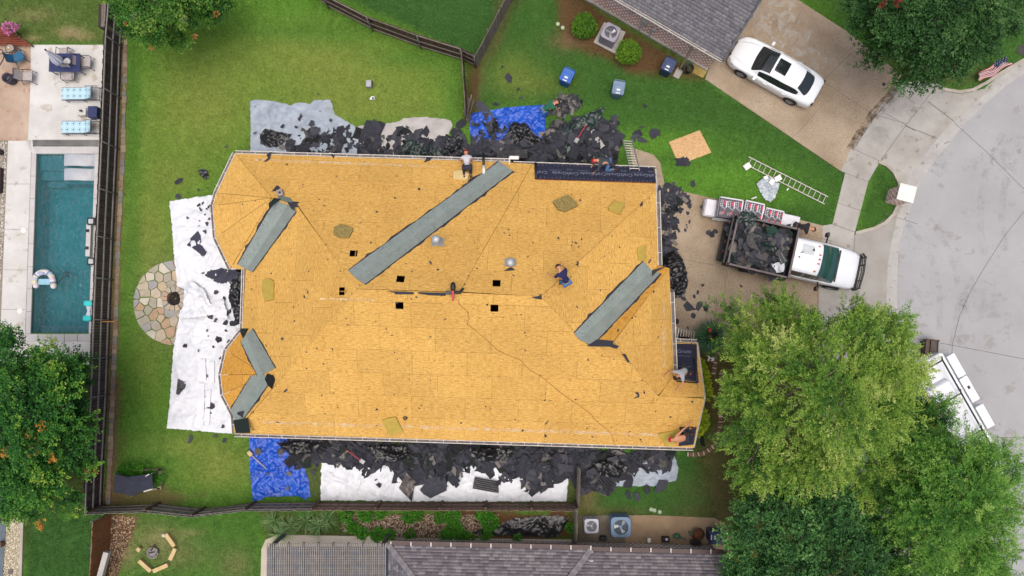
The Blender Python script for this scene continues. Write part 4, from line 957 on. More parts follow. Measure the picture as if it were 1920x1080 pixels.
polyscrap('north',[(620,290),(628,290),(626,299)],'triangular felt scrap on the gutter above the mottled pad')
polyscrap('north',[(792,294),(812,294),(806,302),(794,306),(799,299)],'wide felt scrap on the north gutter left of the workers')
polyscrap('north',[(738,370),(744,372),(740,374)],'tiny felt scrap high on the north slope')
polyscrap('south',[(727,545),(760,546),(776,547),(776,551),(742,551),(739,548)],'long felt strip lying on the ridge near the long lining')
polyscrap('south',[(783,547),(835,548),(836,554),(805,553),(785,550)],'longest felt strip on the ridge beside the red nailer')
polyscrap('south',[(996,556),(1008,555),(1015,551),(1016,561),(1004,559)],'forked felt scrap at the right end of the ridge')
polyscrap('bump_north',[(1100,650),(1119,637),(1150,640),(1149,646),(1161,650),(1156,655),(1142,651),(1112,651)],'shingle strip with nail rows at the foot of the right lining')
polyscrap('bump_east',[(1164,664),(1172,664),(1180,679),(1176,680),(1169,669)],'bent felt scrap on the lower right hip')
polyscrap('south',[(1190,735),(1196,734),(1199,739),(1198,744),(1187,747),(1196,741)],'curled felt scrap right of the extension cord')
polyscrap('north_east',[(1200,384),(1205,378),(1205,386),(1201,389)],'small felt scrap on the upper right hip')
polyscrap('north_east',[(944,509),(957,502),(962,504),(966,508),(947,509)],'dark felt corner under the squat roof vent')
polyscrap('bump_north',[(1222,508),(1250,500),(1232,510),(1222,520)],'torn felt wedge at the top of the right lining')
polyscrap('west',[(452,616),(468,616),(458,634),(446,640)],'dark green felt patch above the lower left lining', colr=(.012,.022,.02))
polyscrap('west',[(438,788),(466,783),(471,812),(444,812)],'dark green felt patch at the south west roof corner', colr=(.012,.022,.02))
polyscrap('west',[(432,765),(438,774),(459,770),(457,784),(452,780),(440,774)],'bent felt scrap across the lower left lining')
polyscrap('west',[(502,700),(514,704),(517,712),(512,730),(503,722),(498,711)],'crumpled black plastic at the joint of the lower left linings', colr=(.01,.01,.012))
polyscrap('north',[(504,382),(514,372),(528,374),(512,386),(505,396)],'torn green black felt at the left of the turret valley head',colr=(.012,.022,.02))
polyscrap('north',[(534,374),(546,378),(563,380),(556,384),(562,389),(552,390),(554,396),(546,392),(540,382)],'ragged felt at the right of the turret valley head')
polyscrap('north',[(519,366),(524,376),(552,384),(545,372),(532,369)],'curved membrane flap on top of the turret valley lining',colr=S(112,126,116))
bp_ = onp(FP['north'],527,363,.02); t_ = thing('loose_box', 'small grey pinkish box on the turret ridge above the valley lining', 'box', bp_); mb = MB(); mb.box(bp_+Vector((0,0,.12)),(.26,.3,.22),.3); mb.build('body', M('box_grey', S(160,146,146), None, 4, .8), t_, True, bevel=.01); mb = MB(); mb.box(bp_+Vector((0,0,.235)),(.12,.1,.01),.3); mb.build('opening', m_black, t_, True)
mb = MB(); rg = random.Random(4)
for _ in range(430):
    u, v = rg.uniform(455, 1300), rg.uniform(300, 830)
    for nme, (pts, ev) in FAC.items():
        pp = [CAMP+(p-CAMP)*(41/(41-p.z)) for p in pts]; g0 = P(u, v, 0)
        if inside(g0.x, g0.y, pp):
            pl = FP[nme]; c0 = onp(pl, u, v, .025); scrapmesh(mb, c0, rg.uniform(.012, .055) if rg.random() < .9 else rg.uniform(.06, .1), Matrix((pl.d, pl.up, pl.N)).transposed() @ Matrix.Rotation(rg.uniform(0, 6), 3, 'Z'), 5, .2, rg.uniform(.8, 1.7), rg.choice(FELT), rg=rg); break
o = mb.build('roof_debris', m_scrap); tag(o, 'tiny torn crumbs of felt scattered over the bare roof', 'roof crumbs', kind='stuff')
# underlayment with printed words
m_und = M('underlayment', S(44,46,66), S(34,36,54), 3, .6, .3, 10); m_print = M('print_grey', S(130,136,158), None, 5, .8)
def sheet(F, pts, label, n=24):
    t_ = thing('underlayment', label, 'underlayment', onp(FP[F], *pts[0])); mb = MB(); pl = FP[F]
    q = [onp(pl, *p, .03) for p in pts]; vs = []
    for i in range(n+1):
        for k in range(5): p = q[0].lerp(q[1], i/n).lerp(q[3].lerp(q[2], i/n), k/4); vs.append(p+pl.N*.012*noise.noise(p*1.5))
    mb.add(vs, [(i*5+k,i*5+k+1,i*5+k+6,i*5+k+5) for i in range(n) for k in range(4)]); mb.build('felt_sheet', m_und, t_, True, smooth=True); return t_, q, pl
ut, q, pl = sheet('north_east', [(1003,307),(1227,315),(1230,343),(1003,336)], 'roll of black printed underlayment along the upper right eave')
mb = MB(); mb.tube([onp(pl,1004,308,.09), onp(pl,1005,337,.09)], .06, 10); mb.build('roll', m_und, ut, True, smooth=True)
mb = MB(); line_ = [onp(pl,1004,337.4,.05), onp(pl,1231,344.6,.05)]; mb.tube(line_, .014, 4); mb.build('red_edge', M('red_edge', S(120,40,44), None, 3, .7), ut, True)
def ptxt(s, u, v, size, parent, pl, flip):
    o = text(s, size, m_print, parent, (0,0,0)); d, up_ = (pl.d, pl.up) if not flip else (-pl.d, -pl.up)
    if d.x < 0 and not flip: d, up_ = -d, -up_
    if d.x > 0 and flip: d, up_ = -d, -up_
    m = Matrix((d, pl.N.cross(d), pl.N)).transposed().to_4x4(); m.translation = onp(pl, u, v, .048)-parent.location; o.matrix_basis = m
for u in (1060,1112,1161,1213): 
    if u != 1112: ptxt('CraftGrade', u, 326+(u-1060)*.025, .27, ut, pl, True)
    else: ptxt('CraftGrade', u, 327, .27, ut, pl, True)
    ptxt('W10', u+8, 319+(u-1060)*.025, .13, ut, pl, True)
    mb = MB(); mb.tube([onp(pl,u-30,320+(u-1060)*.025,.05),onp(pl,u-8,320.5+(u-1060)*.025,.05)], .006, 4); mb.build('printed_line', m_print, ut, True)
ptxt('Craft', 1015, 324, .27, ut, pl, True)
mb = MB(); rg = random.Random(8)
for k in range(60): p = onp(pl, 1006+k*3.7, (309.5 if k % 2 else 334)+k*.12+rg.uniform(-1,1), .05); mb.box(p, (.03,.03,.006))
mb.build('plastic_caps', m_print, ut, True, kind='stuff')
ut2, q, pl2 = sheet('porch', [(1267,645),(1306,646),(1308,716),(1268,712)], 'black printed underlayment on the small porch roof, printed side up')
ptxt('tGrade', 1281, 660, .26, ut2, pl2, False)
mb = MB()
for v_ in (668,688,700,712): mb.tube([onp(pl2,1270,v_,.05),onp(pl2,1294,v_+1,.05)], .007, 4)
mb.build('printed_line', m_print, ut2, True)
mb = MB(); mb.tube([onp(pl2,1301,676,.1),onp(pl2,1307,719,.1)], .065, 10); mb.tube([onp(pl2,1268,716,.06),onp(pl2,1307,719,.06)], .03, 6); mb.build('roll', m_und, ut2, True, smooth=True)
ut3, q, pl3 = sheet('south', [(1278,803),(1306,800),(1300,833),(1272,836)], 'short piece of black underlayment under the shirtless worker')
# extension cord over the roof, ridge nailer
mb = MB(); cps = [(860,560),(861,570),(878,585),(880,597),(876,606),(893,620),(912,636),(932,655),(945,662),(960,668),(977,675),(985,685),(992,692),(1015,705),(1050,735),(1104,772),(1120,790),(1146,812),(1154,836)]
mb.tube([onp(FP['south'], u, v, .035) for u, v in cps], .009, 5); o = mb.build('extension_cord', M('cord', S(172,116,54), None, 3, .6)); tag(o, 'thin brown extension cord winding down the south roof slope', 'cord')
t_ = thing('nail_gun', 'red and black roofing tool resting on the ridge', 'nail gun', onp(FP['south'],851,548,.05)); p = t_.location; m_red = M('red_paint', S(205,40,60), S(170,30,48), 5, .5)
mb = MB(); mb.rbox((p.x-.02,p.y-.1,p.z+.2),(.1,.5,.12),.03); mb.build('magazine', m_red, t_, True)
mb = MB(); mb.ell((p.x-.02,p.y+.25,p.z+.2),(.12,.22,.12)); mb.tube([(p.x,p.y+.02,p.z+.14),(p.x+.25,p.y,p.z+.14),(p.x+.42,p.y+.2,p.z+.12)],[.07,.075,.05],8); mb.box((p.x-.2,p.y,p.z+.12),(.25,.16,.1)); mb.build('tool_body', m_black, t_, True, bevel=.01)

# ================================================================== TARPS
def tarp(name, label, poly, mat, cat='tarp', step=.11, amp=.05, z0=.03, f=1.3, folds=(), group=None, zfun=None, sharp=.5):
    pl = ply(poly, z0); xs = [p[0] for p in pl]; ys = [p[1] for p in pl]; bd = []
    for (ax, ay), (bx, by) in zip(pl, pl[1:]+pl[:1]):
        L = math.hypot(bx-ax, by-ay); k = max(1, int(L/step))
        for i in range(k): t0 = i/k; bd.append(Vector((ax+(bx-ax)*t0+noise.noise(Vector((ax+i*.7, ay, 1)))*.05, ay+(by-ay)*t0+noise.noise(Vector((ay+i*.7, ax, 7)))*.05)))
    inn_ = []; X = min(xs); r2 = random.Random(len(poly)*7+1)
    while X < max(xs):
        Y = min(ys)
        while Y < max(ys):
            x, y = X+r2.uniform(-.3,.3)*step, Y+r2.uniform(-.3,.3)*step
            if inside(x, y, pl) and edged(x, y, pl) > step*.6: inn_.append(Vector((x, y)))
            Y += step
        X += step
    n = len(bd); vs, es, fs, *_ = geometry.delaunay_2d_cdt(bd+inn_, [], [list(range(n))], 1, 1e-5)
    out_ = []; ph_ = len(poly)*3.7
    for v in vs:
        e = min(1, edged(v.x, v.y, pl)/.3); q = Vector((v.x*f, v.y*f, 3.1))
        lr = (1-abs(noise.noise(Vector(((v.x*.35+v.y*.9)*1.1+ph_, (v.x*.9-v.y*.35)*.28, 4.4))))*2.4, 1-abs(noise.noise(Vector(((v.x*.8-v.y*.6)*1.4, (v.x*.6+v.y*.8)*.3+ph_, 8.8))))*2.4); warp = Vector((noise.noise(q*.6), noise.noise(q*.6+Vector((5,5,5))), 0))*1.4
        r1 = 1-abs(noise.noise(q+warp))*2; r2_ = 1-abs(noise.noise((q+warp)*2.3+Vector((9,2,0))))*2; r3 = 1-abs(noise.noise((q+warp)*5+Vector((1,7,0))))*2
        h = (max(0,r1)**5*.9*sharp*2+max(0,r2_)**5*.6+max(0,r3)**4*.35+max(0,lr[0])**6*.9+max(0,lr[1])**6*.7)*amp
        out_.append((v.x, v.y, z0+h*(.35+.65*e)+(zfun(v.x, v.y) if zfun else 0)))
    mb = MB(); mb.add(out_, [tuple(f_) for f_ in fs]); o = mb.build(name, mat, smooth=True); tag(o, label, cat, group); return o
def tmat(name, c1, c2, rough=.5, sc=1.2, bs=.6, bsc=9, bd=.03, rs=1.6, rb=.9):
    m = M(name, c1, c2, sc, rough, bs*.4, bsc, bd=bd, spec=.5); t = m.node_tree; b = t.nodes['Principled BSDF']
    g = nd(t, 'ShaderNodeNewGeometry'); n = nd(t, 'ShaderNodeTexNoise', i_Scale=rs, i_Detail=4, i_Distortion=.8); n.noise_type = 'RIDGED_MULTIFRACTAL'; t.links.new(g.outputs['Position'], n.inputs['Vector'])
    old = b.inputs['Normal'].links[0].from_socket; bp = nd(t, 'ShaderNodeBump', i_Strength=rb, i_Distance=.045); t.links.new(n.outputs[0], bp.inputs['Height']); t.links.new(old, bp.inputs['Normal']); t.links.new(bp.outputs[0], b.inputs['Normal']); return m
m_tgrey = tmat('grey_tarp', S(160,172,186,.85), S(134,146,160,.85)); m_tbeige = tmat('silver_tarp', S(186,182,178), S(160,157,156)); m_twhite = tmat('white_tarp', S(240,243,248,.74), S(224,229,238,.7), .5, rb=1.3, rs=1.1)
m_tblue = tmat('blue_tarp', S(4,92,212), S(2,60,168), .42, rs=2.8, rb=1.8); m_tblack = tmat('black_plastic_sheet', (.014,.015,.017), (.009,.010,.012), .32, 2, 1, 7, .05); m_tgreen = tmat('dark_green_sheet', (.014,.036,.030), (.010,.018,.016), .35, 3, 1, 8, .05)
tarp('tarp','grey blue tarp spread over the lawn at the upper left of the house',[(470,190),(480,187),(510,189),(545,198),(560,192),(583,195),(590,188),(620,187),(628,215),(640,222),(650,228),(668,238),(672,262),(668,300),(470,298)],m_tgrey,amp=.075,f=1.1)
tarp('tarp','silver tarp with a rounded end right of the grey blue tarp',[(671,236),(700,234),(745,229),(757,222),(790,219),(830,223),(845,226),(849,235),(842,250),(835,270),(830,296),(674,300)],m_tbeige,amp=.06)
tarp('tarp','crumpled bright blue tarp in the side yard north of the house',[(884,213),(955,201),(1020,197),(1023,212),(1022,262),(1000,275),(960,272),(885,278),(880,240)],m_tblue,amp=.11,f=3.0,step=.065)
tarp('tarp','long white tarp on the lawn along the west side of the house',[(318,377),(360,371),(398,366),(420,400),(430,450),(450,490),(470,560),(470,615),(440,660),(436,700),(440,742),(452,780),(436,813),(405,811),(375,808),(313,803),(318,760),(322,700),(325,660),(335,600),(339,560),(332,530),(326,470),(322,420)],m_twhite,amp=.09,f=1.2,step=.085,z0=.075)
tarp('tarp','loose white plastic fold gathered beside the fire pit',[(347,532),(362,528),(385,545),(395,570),(420,560),(428,600),(400,590),(370,595),(338,598),(345,565)],m_twhite,amp=.16,f=2.2,step=.07,z0=.3)
tarp('tarp','bright blue tarp with tools at the south west corner of the house',[(468,808),(530,808),(550,845),(566,858),(580,905),(582,930),(572,937),(560,930),(500,931),(475,943),(473,925),(468,870)],m_tblue,amp=.11,f=3.0,step=.065)
tarp('tarp','long white tarp on the ground south of the house along the fence',[(603,864),(660,860),(720,850),(900,850),(1000,860),(1068,885),(1064,915),(1062,940),(900,940),(760,940),(640,938),(601,938)],m_twhite,amp=.1,f=1.3,step=.085)
tarp('tarp','pale blue grey tarp at the south east corner under torn felt',[(1140,880),(1180,868),(1230,850),(1265,856),(1272,880),(1268,900),(1235,911),(1190,911),(1150,912),(1142,898)],m_tgrey,amp=.11,f=1.8,step=.09)
tarp('plastic_sheet','black ribbed plastic sheet over the planting bed by the fence corner',[(928,988),(960,972),(1000,968),(1050,966),(1068,972),(1055,995),(1040,1008),(990,1006),(930,1004),(880,1000),(900,992)],m_tblack,cat='plastic sheet',amp=.09,f=1.4,step=.07)
tarp('plastic_sheet','dark navy felt folded on the white tarp near the turret',[(348,458),(371,432),(376,442),(380,462),(388,473),(381,484),(374,475),(362,466)],M('navy_felt',(.030,.033,.06),(.02,.022,.042),4,.7),cat='felt sheet',amp=.06,z0=.13,step=.08)
tarp('plastic_sheet','dark navy felt sheet draped beside the turret notch',[(376,512),(415,503),(455,508),(440,530),(410,532)],M('navy_felt_b',(.030,.033,.055),(.02,.022,.042),4,.7),cat='felt sheet',amp=.08,z0=.16,step=.08)
tarp('plastic_sheet','black crumpled plastic in the corner between turret and wall',[(432,520),(470,505),(478,600),(452,612),(440,598),(430,560)],m_tblack,cat='plastic sheet',amp=.25,f=2.6,z0=.15,step=.08)
tarp('plastic_sheet','black crumpled plastic bag on the grey blue tarp',[(488,252),(498,241),(520,247),(548,252),(540,262),(523,274),(505,276),(489,270)],m_tblack,cat='plastic sheet',amp=.22,f=2.4,z0=.12,step=.07)
tarp('plastic_sheet','glossy dark green sheet under the silver tarp edge',[(752,275),(766,263),(800,268),(825,278),(840,300),(800,300),(762,298)],m_tgreen,cat='plastic sheet',amp=.25,f=2.4,z0=.15,step=.07)
tarp('plastic_sheet','glossy black plastic heap at the fence end',[(836,262),(868,252),(872,300),(830,302)],m_tblack,cat='plastic sheet',amp=.3,f=2.4,z0=.15,step=.07)
tarp('plastic_sheet','dark green sheet thrown toward the top of the debris heap',[(1052,246),(1078,225),(1098,215),(1131,200),(1133,204),(1125,222),(1118,238),(1095,236),(1080,250),(1070,275),(1060,300),(1048,290),(1056,262)],m_tgreen,cat='plastic sheet',amp=.22,f=2.2,z0=.28,step=.07)
tarp('plastic_sheet','small dark green sheet at the right foot of the debris heap',[(1112,292),(1130,285),(1146,300),(1140,310),(1110,308)],m_tgreen,cat='plastic sheet',amp=.25,f=2.6,z0=.3,step=.06)
tarp('plastic_sheet','grey white sheet folded on the debris heap',[(1108,246),(1114,243),(1121,256),(1134,273),(1125,281),(1116,272)],m_tbeige,cat='plastic sheet',amp=.2,f=2.4,z0=.42,step=.06)
tarp('plastic_sheet','black plastic hanging over the blue tarp',[(958,232),(985,230),(1000,250),(1016,262),(1000,272),(960,270),(948,255)],m_tblack,cat='plastic sheet',amp=.3,f=2.4,z0=.2,step=.07)
tarp('plastic_sheet','black crumpled sheet piled on the driveway beside the garage wall',[(1246,478),(1262,470),(1276,480),(1286,505),(1290,530),(1282,556),(1262,560),(1240,520)],m_tblack,cat='plastic sheet',amp=.35,f=2.2,z0=.2,step=.07)
tarp('plastic_sheet','small silver black plastic bundle on the dark lawn near the tree',[(1352,816),(1362,811),(1374,826),(1366,840),(1350,832)],tmat('silver_black',S(104,114,122),S(60,66,74),.35),cat='plastic sheet',amp=.25,f=3.5,z0=.1,step=.05)
tarp('plastic_sheet','clear crumpled plastic bag beside the aluminium ladder',[(1418,345),(1428,335),(1445,333),(1462,345),(1456,362),(1452,372),(1444,379),(1434,375),(1428,365)],tmat('clear_bag',S(196,208,214),S(160,172,182),.25),cat='plastic bag',amp=.2,f=3,z0=.08,step=.06)
tarp('plastic_sheet','small crumpled black bag on the lawn left of the turret',[(372,320),(380,316),(390,320),(392,334),(385,337),(376,328)],m_tblack,cat='plastic bag',amp=.15,f=3.5,z0=.06,step=.05)
# ------------------------------------------------------------------ heaps of torn felt and shingles
def heap(label, poly, n, hmax, seed, sizes=(.1,.42), cols=None, shing=.07, base=.0, mat=None, core=.8):
    rg = random.Random(seed); pl = ply(poly); xs = [p[0] for p in pl]; ys = [p[1] for p in pl]; mb = MB(); k = 0; cs = cols or FELT
    while k < n:
        x, y = rg.uniform(min(xs), max(xs)), rg.uniform(min(ys), max(ys))
        if not inside(x, y, pl): continue
        e = min(1, edged(x, y, pl)/core); k += 1; lv = rg.random()**1.3; z = base+.04+hmax*e*lv; q = rg.random()
        c_ = rg.choice(SHIN) if q < shing else rg.choice(DARKP) if q < shing+.12 else rg.choice(cs)
        if q < shing and rg.random() < .6:   # shingle strip with tabs: flat oblong
            ro = Matrix.Rotation(rg.uniform(0,3.14), 3, 'Z') @ Matrix.Rotation(rg.gauss(0,.25), 3, 'X'); c0 = Vector((x,y,z+.05)); w_, h_ = rg.uniform(.3,.9), rg.uniform(.13,.3); mb.col(*c_)
            vs = []; m_ = 5
            for i in range(m_+1): vs += [(w_*(i/m_-.5), -h_/2, .05*math.sin(i*1.3)), (w_*(i/m_-.5), h_/2, .05*math.sin(i*1.3+.4))]
            mb.add([c0+ro@Vector(p) for p in vs], [(2*i,2*i+2,2*i+3,2*i+1) for i in range(m_)])
        elif q > .965 and e > .5:
            w_, h_ = rg.uniform(.45,.95), rg.uniform(.3,.55); ro = Matrix.Rotation(rg.uniform(0,3.14), 3, 'Z') @ Matrix.Rotation(rg.gauss(0,.12), 3, 'X'); c0 = Vector((x,y,base+.1+hmax*e)); ph = rg.uniform(0,6); mb.col(*c_); vs = []
            for i in range(6):
                for j in range(4): vs.append(c0+ro@Vector((w_*(i/5-.5)+rg.uniform(-.02,.02), h_*(j/3-.5)+rg.uniform(-.03,.03), .07*math.sin(i*1.1+ph)+.03*math.cos(j*2+ph)+rg.uniform(-.012,.012))))
            mb.add(vs, [(i*4+j,(i+1)*4+j,(i+1)*4+j+1,i*4+j+1) for i in range(5) for j in range(3)])
        else: scrapmesh(mb, (x,y,z+.03), (sizes[0]+(sizes[1]*1.25-sizes[0])*rg.random()**1.6), Matrix.Rotation(rg.uniform(0,6.28), 3, 'Z') @ Matrix.Rotation(rg.gauss(0,.25), 3, 'X'), rg.choice((6,8,9,11)), rg.uniform(.2,1.1), rg.uniform(.7,1.4), c_, .55, rg)
    o = mb.build('debris_heap', mat or m_scrap); tag(o, label, 'debris heap', kind='stuff'); return o
heap('torn roofing felt strewn along the north wall over the grey blue tarp',[(520,262),(560,255),(600,240),(650,240),(668,262),(668,302),(500,302)],95,.2,1,(.1,.42))
heap('torn roofing felt on the silver tarp along the north wall',[(676,252),(705,238),(717,262),(760,245),(800,262),(868,248),(874,304),(676,304)],125,.25,2,(.1,.44))
heap('big heap of black roofing felt by the north side yard',[(885,262),(930,262),(1010,270),(1030,245),(1075,235),(1110,238),(1140,240),(1152,255),(1155,308),(884,306)],470,.5,3,(.1,.5))
heap('felt scraps lying over the blue tarp in the side yard',[(885,232),(920,218),(950,228),(975,232),(940,262),(900,262)],60,.15,4,(.08,.3))
heap('small dark felt heap at the right end of the north debris',[(1120,228),(1136,230),(1158,232),(1150,248),(1128,256)],36,.3,5,(.1,.34))
heap('pile of grey shingles being cleared on the side lawn',[(1035,200),(1050,186),(1072,183),(1086,194),(1080,208),(1050,216),(1036,212)],110,.35,6,(.08,.26),shing=.55)
heap('long heap of black roofing felt along the south wall',[(530,826),(600,832),(900,840),(1085,846),(1085,890),(1040,895),(1010,918),(985,900),(930,885),(880,872),(800,905),(760,895),(735,872),(690,872),(640,868),(605,862),(560,870)],820,.42,7,(.12,.52))
heap('heap of torn felt and black plastic at the south east corner',[(1088,846),(1265,852),(1250,868),(1200,876),(1150,905),(1130,918),(1088,915)],250,.38,8,(.12,.48))
heap('broken dark felt piled against the garage wall on the driveway',[(1238,356),(1262,350),(1290,372),(1262,400),(1258,440),(1262,480),(1240,500)],130,.22,9,(.08,.3))
for l_, pts in (('glossy black plastic emerging under the west end of the south heap',[(520,830),(560,828),(600,834),(585,850),(545,852)]),('glossy dark plastic beside the south wall, middle of the heap',[(690,838),(760,836),(775,856),(740,866),(700,858)]),('glossy dark plastic in the south heap right of the middle',[(880,840),(960,842),(955,862),(905,866),(885,856)]),('glossy black plastic bunched in the south east heap',[(1110,868),(1160,862),(1178,880),(1160,896),(1125,892)])): tarp('plastic_sheet',l_,pts,m_tblack,cat='plastic sheet',amp=.28,f=2.2,z0=.42,step=.07)
# single scraps lying on open ground (things)
rg = random.Random(31)
def scrap(u, v, r, where, z=.02, colr=None, grp=None, el=None):
    mb = MB(); scrapmesh(mb, P(u, v, z+.015), r, Matrix.Rotation(rg.uniform(0, 6), 3, 'Z') @ Matrix.Rotation(rg.gauss(0, .06), 3, 'X'), rg.choice((6,7,9,11)), .3, el or rg.uniform(.7, 1.4), colr or rg.choice(FELT), .6, rg)
    o = mb.build('felt_scrap', m_scrap); return tag(o, where, 'felt scrap', grp)
G1 = 'torn felt scraps scattered on the driveway'
for _ in range(52):
    t0 = rg.random(); u, v = 1244+abs(rg.gauss(0,1))*34, rg.uniform(352,440)
    if v > 352+(u-1238)*.24: scrap(u, v, rg.uniform(.06,.24), 'torn dark felt scrap lying on the driveway beside the house', .065, grp=G1)
for u, v, r in ((1328,437,.2),(1292,578,.3),(1310,572,.26),(1300,592,.2),(1322,578,.22),(1318,535,.14),(1282,560,.16),(1390,537,.1),(1268,602,.16),(1363,580,.16),(1275,628,.16),(1280,548,.1),(1302,556,.12),(1290,615,.1),(1308,548,.12)): scrap(u, v, r, 'torn dark felt scrap lying on the driveway beside the house', .065, grp=G1)
G2 = 'felt scraps on the white tarp west of the house'
for u, v, r, l in ((393,387,.13,0),(372,385,.12,0),(352,408,.1,0),(388,420,.12,0),(384,434,.13,0),(372,425,.1,0),(400,432,.1,0),(410,578,.2,0),(395,590,.25,0),(428,585,.18,0),(440,605,.3,0),(410,635,.22,0),(346,648,.13,0),(372,658,.06,0),(388,705,.07,0),(388,745,.15,0),(395,762,.2,0),(392,775,.18,0),(418,800,.12,0),(372,655,.04,0),(428,640,.1,0),(415,672,.15,0),(382,555,.1,0),(405,548,.14,0),(440,530,.2,0),(405,402,.1,0),(376,392,.1,0),(398,410,.1,0),(380,381,.07,0),(388,392,.09,0),(396,396,.12,0),(384,402,.06,0),(392,410,.1,0),(398,420,.07,0),(374,414,.05,0),(402,440,.08,0),(406,452,.06,0),(420,560,.14,0),(412,566,.1,0),(400,580,.16,0),(404,600,.12,0),(432,560,.16,0),(422,606,.2,0),(388,620,.06,0),(400,650,.08,0),(390,630,.05,0),(424,620,.1,0),(408,520,.12,0),(396,508,.08,0)): scrap(u, v, r, 'torn dark felt scrap on the white tarp beside the west wall', .16, grp=G2)
G3 = 'felt scraps lying on the back lawn'
for u, v, r in ((335,340,.2),(334,368,.18),(372,356,.1),(390,352,.05),(424,275,.08),(357,824,.2),(421,826,.16),(404,817,.1),(597,176,.06)): scrap(u, v, r, 'small torn felt scrap lying on the back lawn', .05, grp=G3)
G4 = 'felt scraps on the grass of the side yard'
for u, v, r in ((954,146,.25),(972,167,.1),(977,183,.09),(942,125,.08),(865,232,.3),(905,205,.5),(930,195,.14),(1210,199,.16),(1190,258,.3),(1205,262,.26),(1228,252,.34),(1204,238,.1),(1195,250,.25),(1262,345,.12),(1300,344,.2),(1277,353,.1),(1285,300,.3)): scrap(u, v, r, 'torn dark felt scrap on the side yard grass', .06, grp=G4)
G5 = 'felt scraps on the tarps south of the house'
for u, v, r, c_ in ((484,846,.2,SHIN[0]),(527,848,.2,SHIN[0]),(542,888,.16,SHIN[1]),(540,916,.16,SHIN[1]),(501,888,.08,SHIN[0]),(588,886,.15,None),(711,909,.17,None),(760,895,.3,None),(820,910,.75,None),(790,880,.4,None),(856,910,.17,None),(865,890,.15,SHIN[1]),(700,880,.2,None),(705,900,.06,None),(1005,915,.45,None),(985,895,.4,None),(935,905,.2,None),(1240,910,.4,None),(1215,917,.3,None),(1180,905,.35,None),(1195,932,.2,None),(1178,928,.18,None),(1247,880,.3,None),(1272,892,.02,None),(960,938,.12,(.6,.55,.55)),(1225,880,.25,None)): scrap(u, v, r, 'torn felt or shingle scrap lying on the tarps and grass south of the house', .17, c_, G5)
G6 = 'felt scraps on the grey tarps north of the house'
for u, v, r in ((563,220,.16),(529,236,.14),(585,232,.24),(590,245,.3),(620,225,.1),(692,245,.5),(705,240,.4),(750,240,.2),(800,246,.28),(763,238,.1),(478,249,.1),(555,238,.08),(600,208,.04),(478,200,.04)): scrap(u, v, r, 'torn dark felt scrap on the grey tarps north of the house', .17, grp=G6)
# number the look-alikes along the photo so that each label finds one scrap
ORD = ['first','second','third','fourth','fifth','sixth','seventh','eighth','ninth','tenth','eleventh','twelfth','thirteenth','fourteenth','fifteenth','sixteenth','seventeenth','eighteenth','nineteenth','twentieth','twenty-first','twenty-second','twenty-third','twenty-fourth','twenty-fifth','twenty-sixth','twenty-seventh','twenty-eighth']
for g0, vert, sh_ in ((G2,1,'scraps on the west tarp'),(G3,0,'scraps on the back lawn'),(G4,0,'scraps in the side yard'),(G5,0,'scraps south of the house'),(G6,0,'scraps on the north tarps')):
    obs = sorted([o for o in C.objects if o.get('group') == g0], key=lambda o: -o.location.y if vert else o.location.x); n = len(obs)
    for i, o in enumerate(obs):
        sz = max(o.dimensions.x, o.dimensions.y) or .2; sw = 'tiny' if sz < .2 else 'small' if sz < .4 else 'large' if sz < .8 else 'very large'
        pos = (f'{ORD[i]} from the '+('top' if vert else 'left')) if i < n-i-1 else (f'{ORD[n-1-i]} from the '+('bottom' if vert else 'right'))
        o['label'] = f'{sw} felt piece, {pos} of the {sh_}'
# slabs of whole shingles
def shingle_slab(label, pts, nx_, ny_, z=.2, cols=SHIN):
    t_ = thing('shingle_sheet', label, 'shingle sheet', P(*pts[0], 0)); q = P2(pts, z); rg2 = random.Random(nx_); mb = MB()
    mb.add([p-Vector((0,0,.012)) for p in q], [(0,1,2,3)]); mb.build('backing', m_felt, t_, True)
    for j in range(ny_):
        for i in range(nx_):
            a0, a1, b0, b1 = (i+.04)/nx_, (i+.96)/nx_, j/ny_, (j+.97)/ny_
            f0 = lambda a, b: q[0].lerp(q[1], a).lerp(q[3].lerp(q[2], a), b)+Vector((0,0,.06*math.sin(a*5)*b)); s2 = rg2.uniform(.75,1.2); c2 = rg2.choice(cols); mb = MB().col(*[x*s2 for x in c2])
            lo = [f0(a0,b0),f0(a1,b0),f0(a1,b1),f0(a0,b1)]; up_ = [p+Vector((0,0,.012+.012*rg2.random())) for p in lo]; mb.add(up_+lo, [(0,1,2,3),(0,4,5,1),(1,5,6,2),(2,6,7,3),(3,7,4,0)]); mb.build('shingle', m_scrap, t_, True)
shingle_slab('grey brown shingle sheet with offset tabs on the long white tarp', [(762,886),(779,903),(772,941),(748,915)], 5, 8, .22)
shingle_slab('dark shingle sheet alone on the west white tarp', [(334,704),(350,708),(346,743),(330,739)], 3, 5, .12, [(.05,.048,.05),(.075,.07,.072)])
shingle_slab('strip of grey shingles on the heap of the north side', [(932,283),(988,280),(990,296),(932,298)], 12, 3, .75, [(.045,.045,.05),(.06,.06,.065)])
# long folded bundles on the white tarp
for k, (pts) in enumerate(([(372,674),(385,672),(387,713),(373,715)],[(392,678),(402,677),(402,718),(391,718)],[(372,718),(384,718),(382,798),(369,797)],[(386,732),(396,731),(394,763),(386,764)],[(384,766),(394,766),(393,797),(383,797)])):
    q = P2(pts, .18); mb = MB(); mb.prism(q, .06, .2); o = mb.build('foam_strip', m_twhite, bevel=.02); tag(o, ['upper left','upper right','longest, lower left','short middle right','lower right'][k]+' white wrapped strip lying on the west tarp', 'wrapped strip', 'white strips on the west tarp')
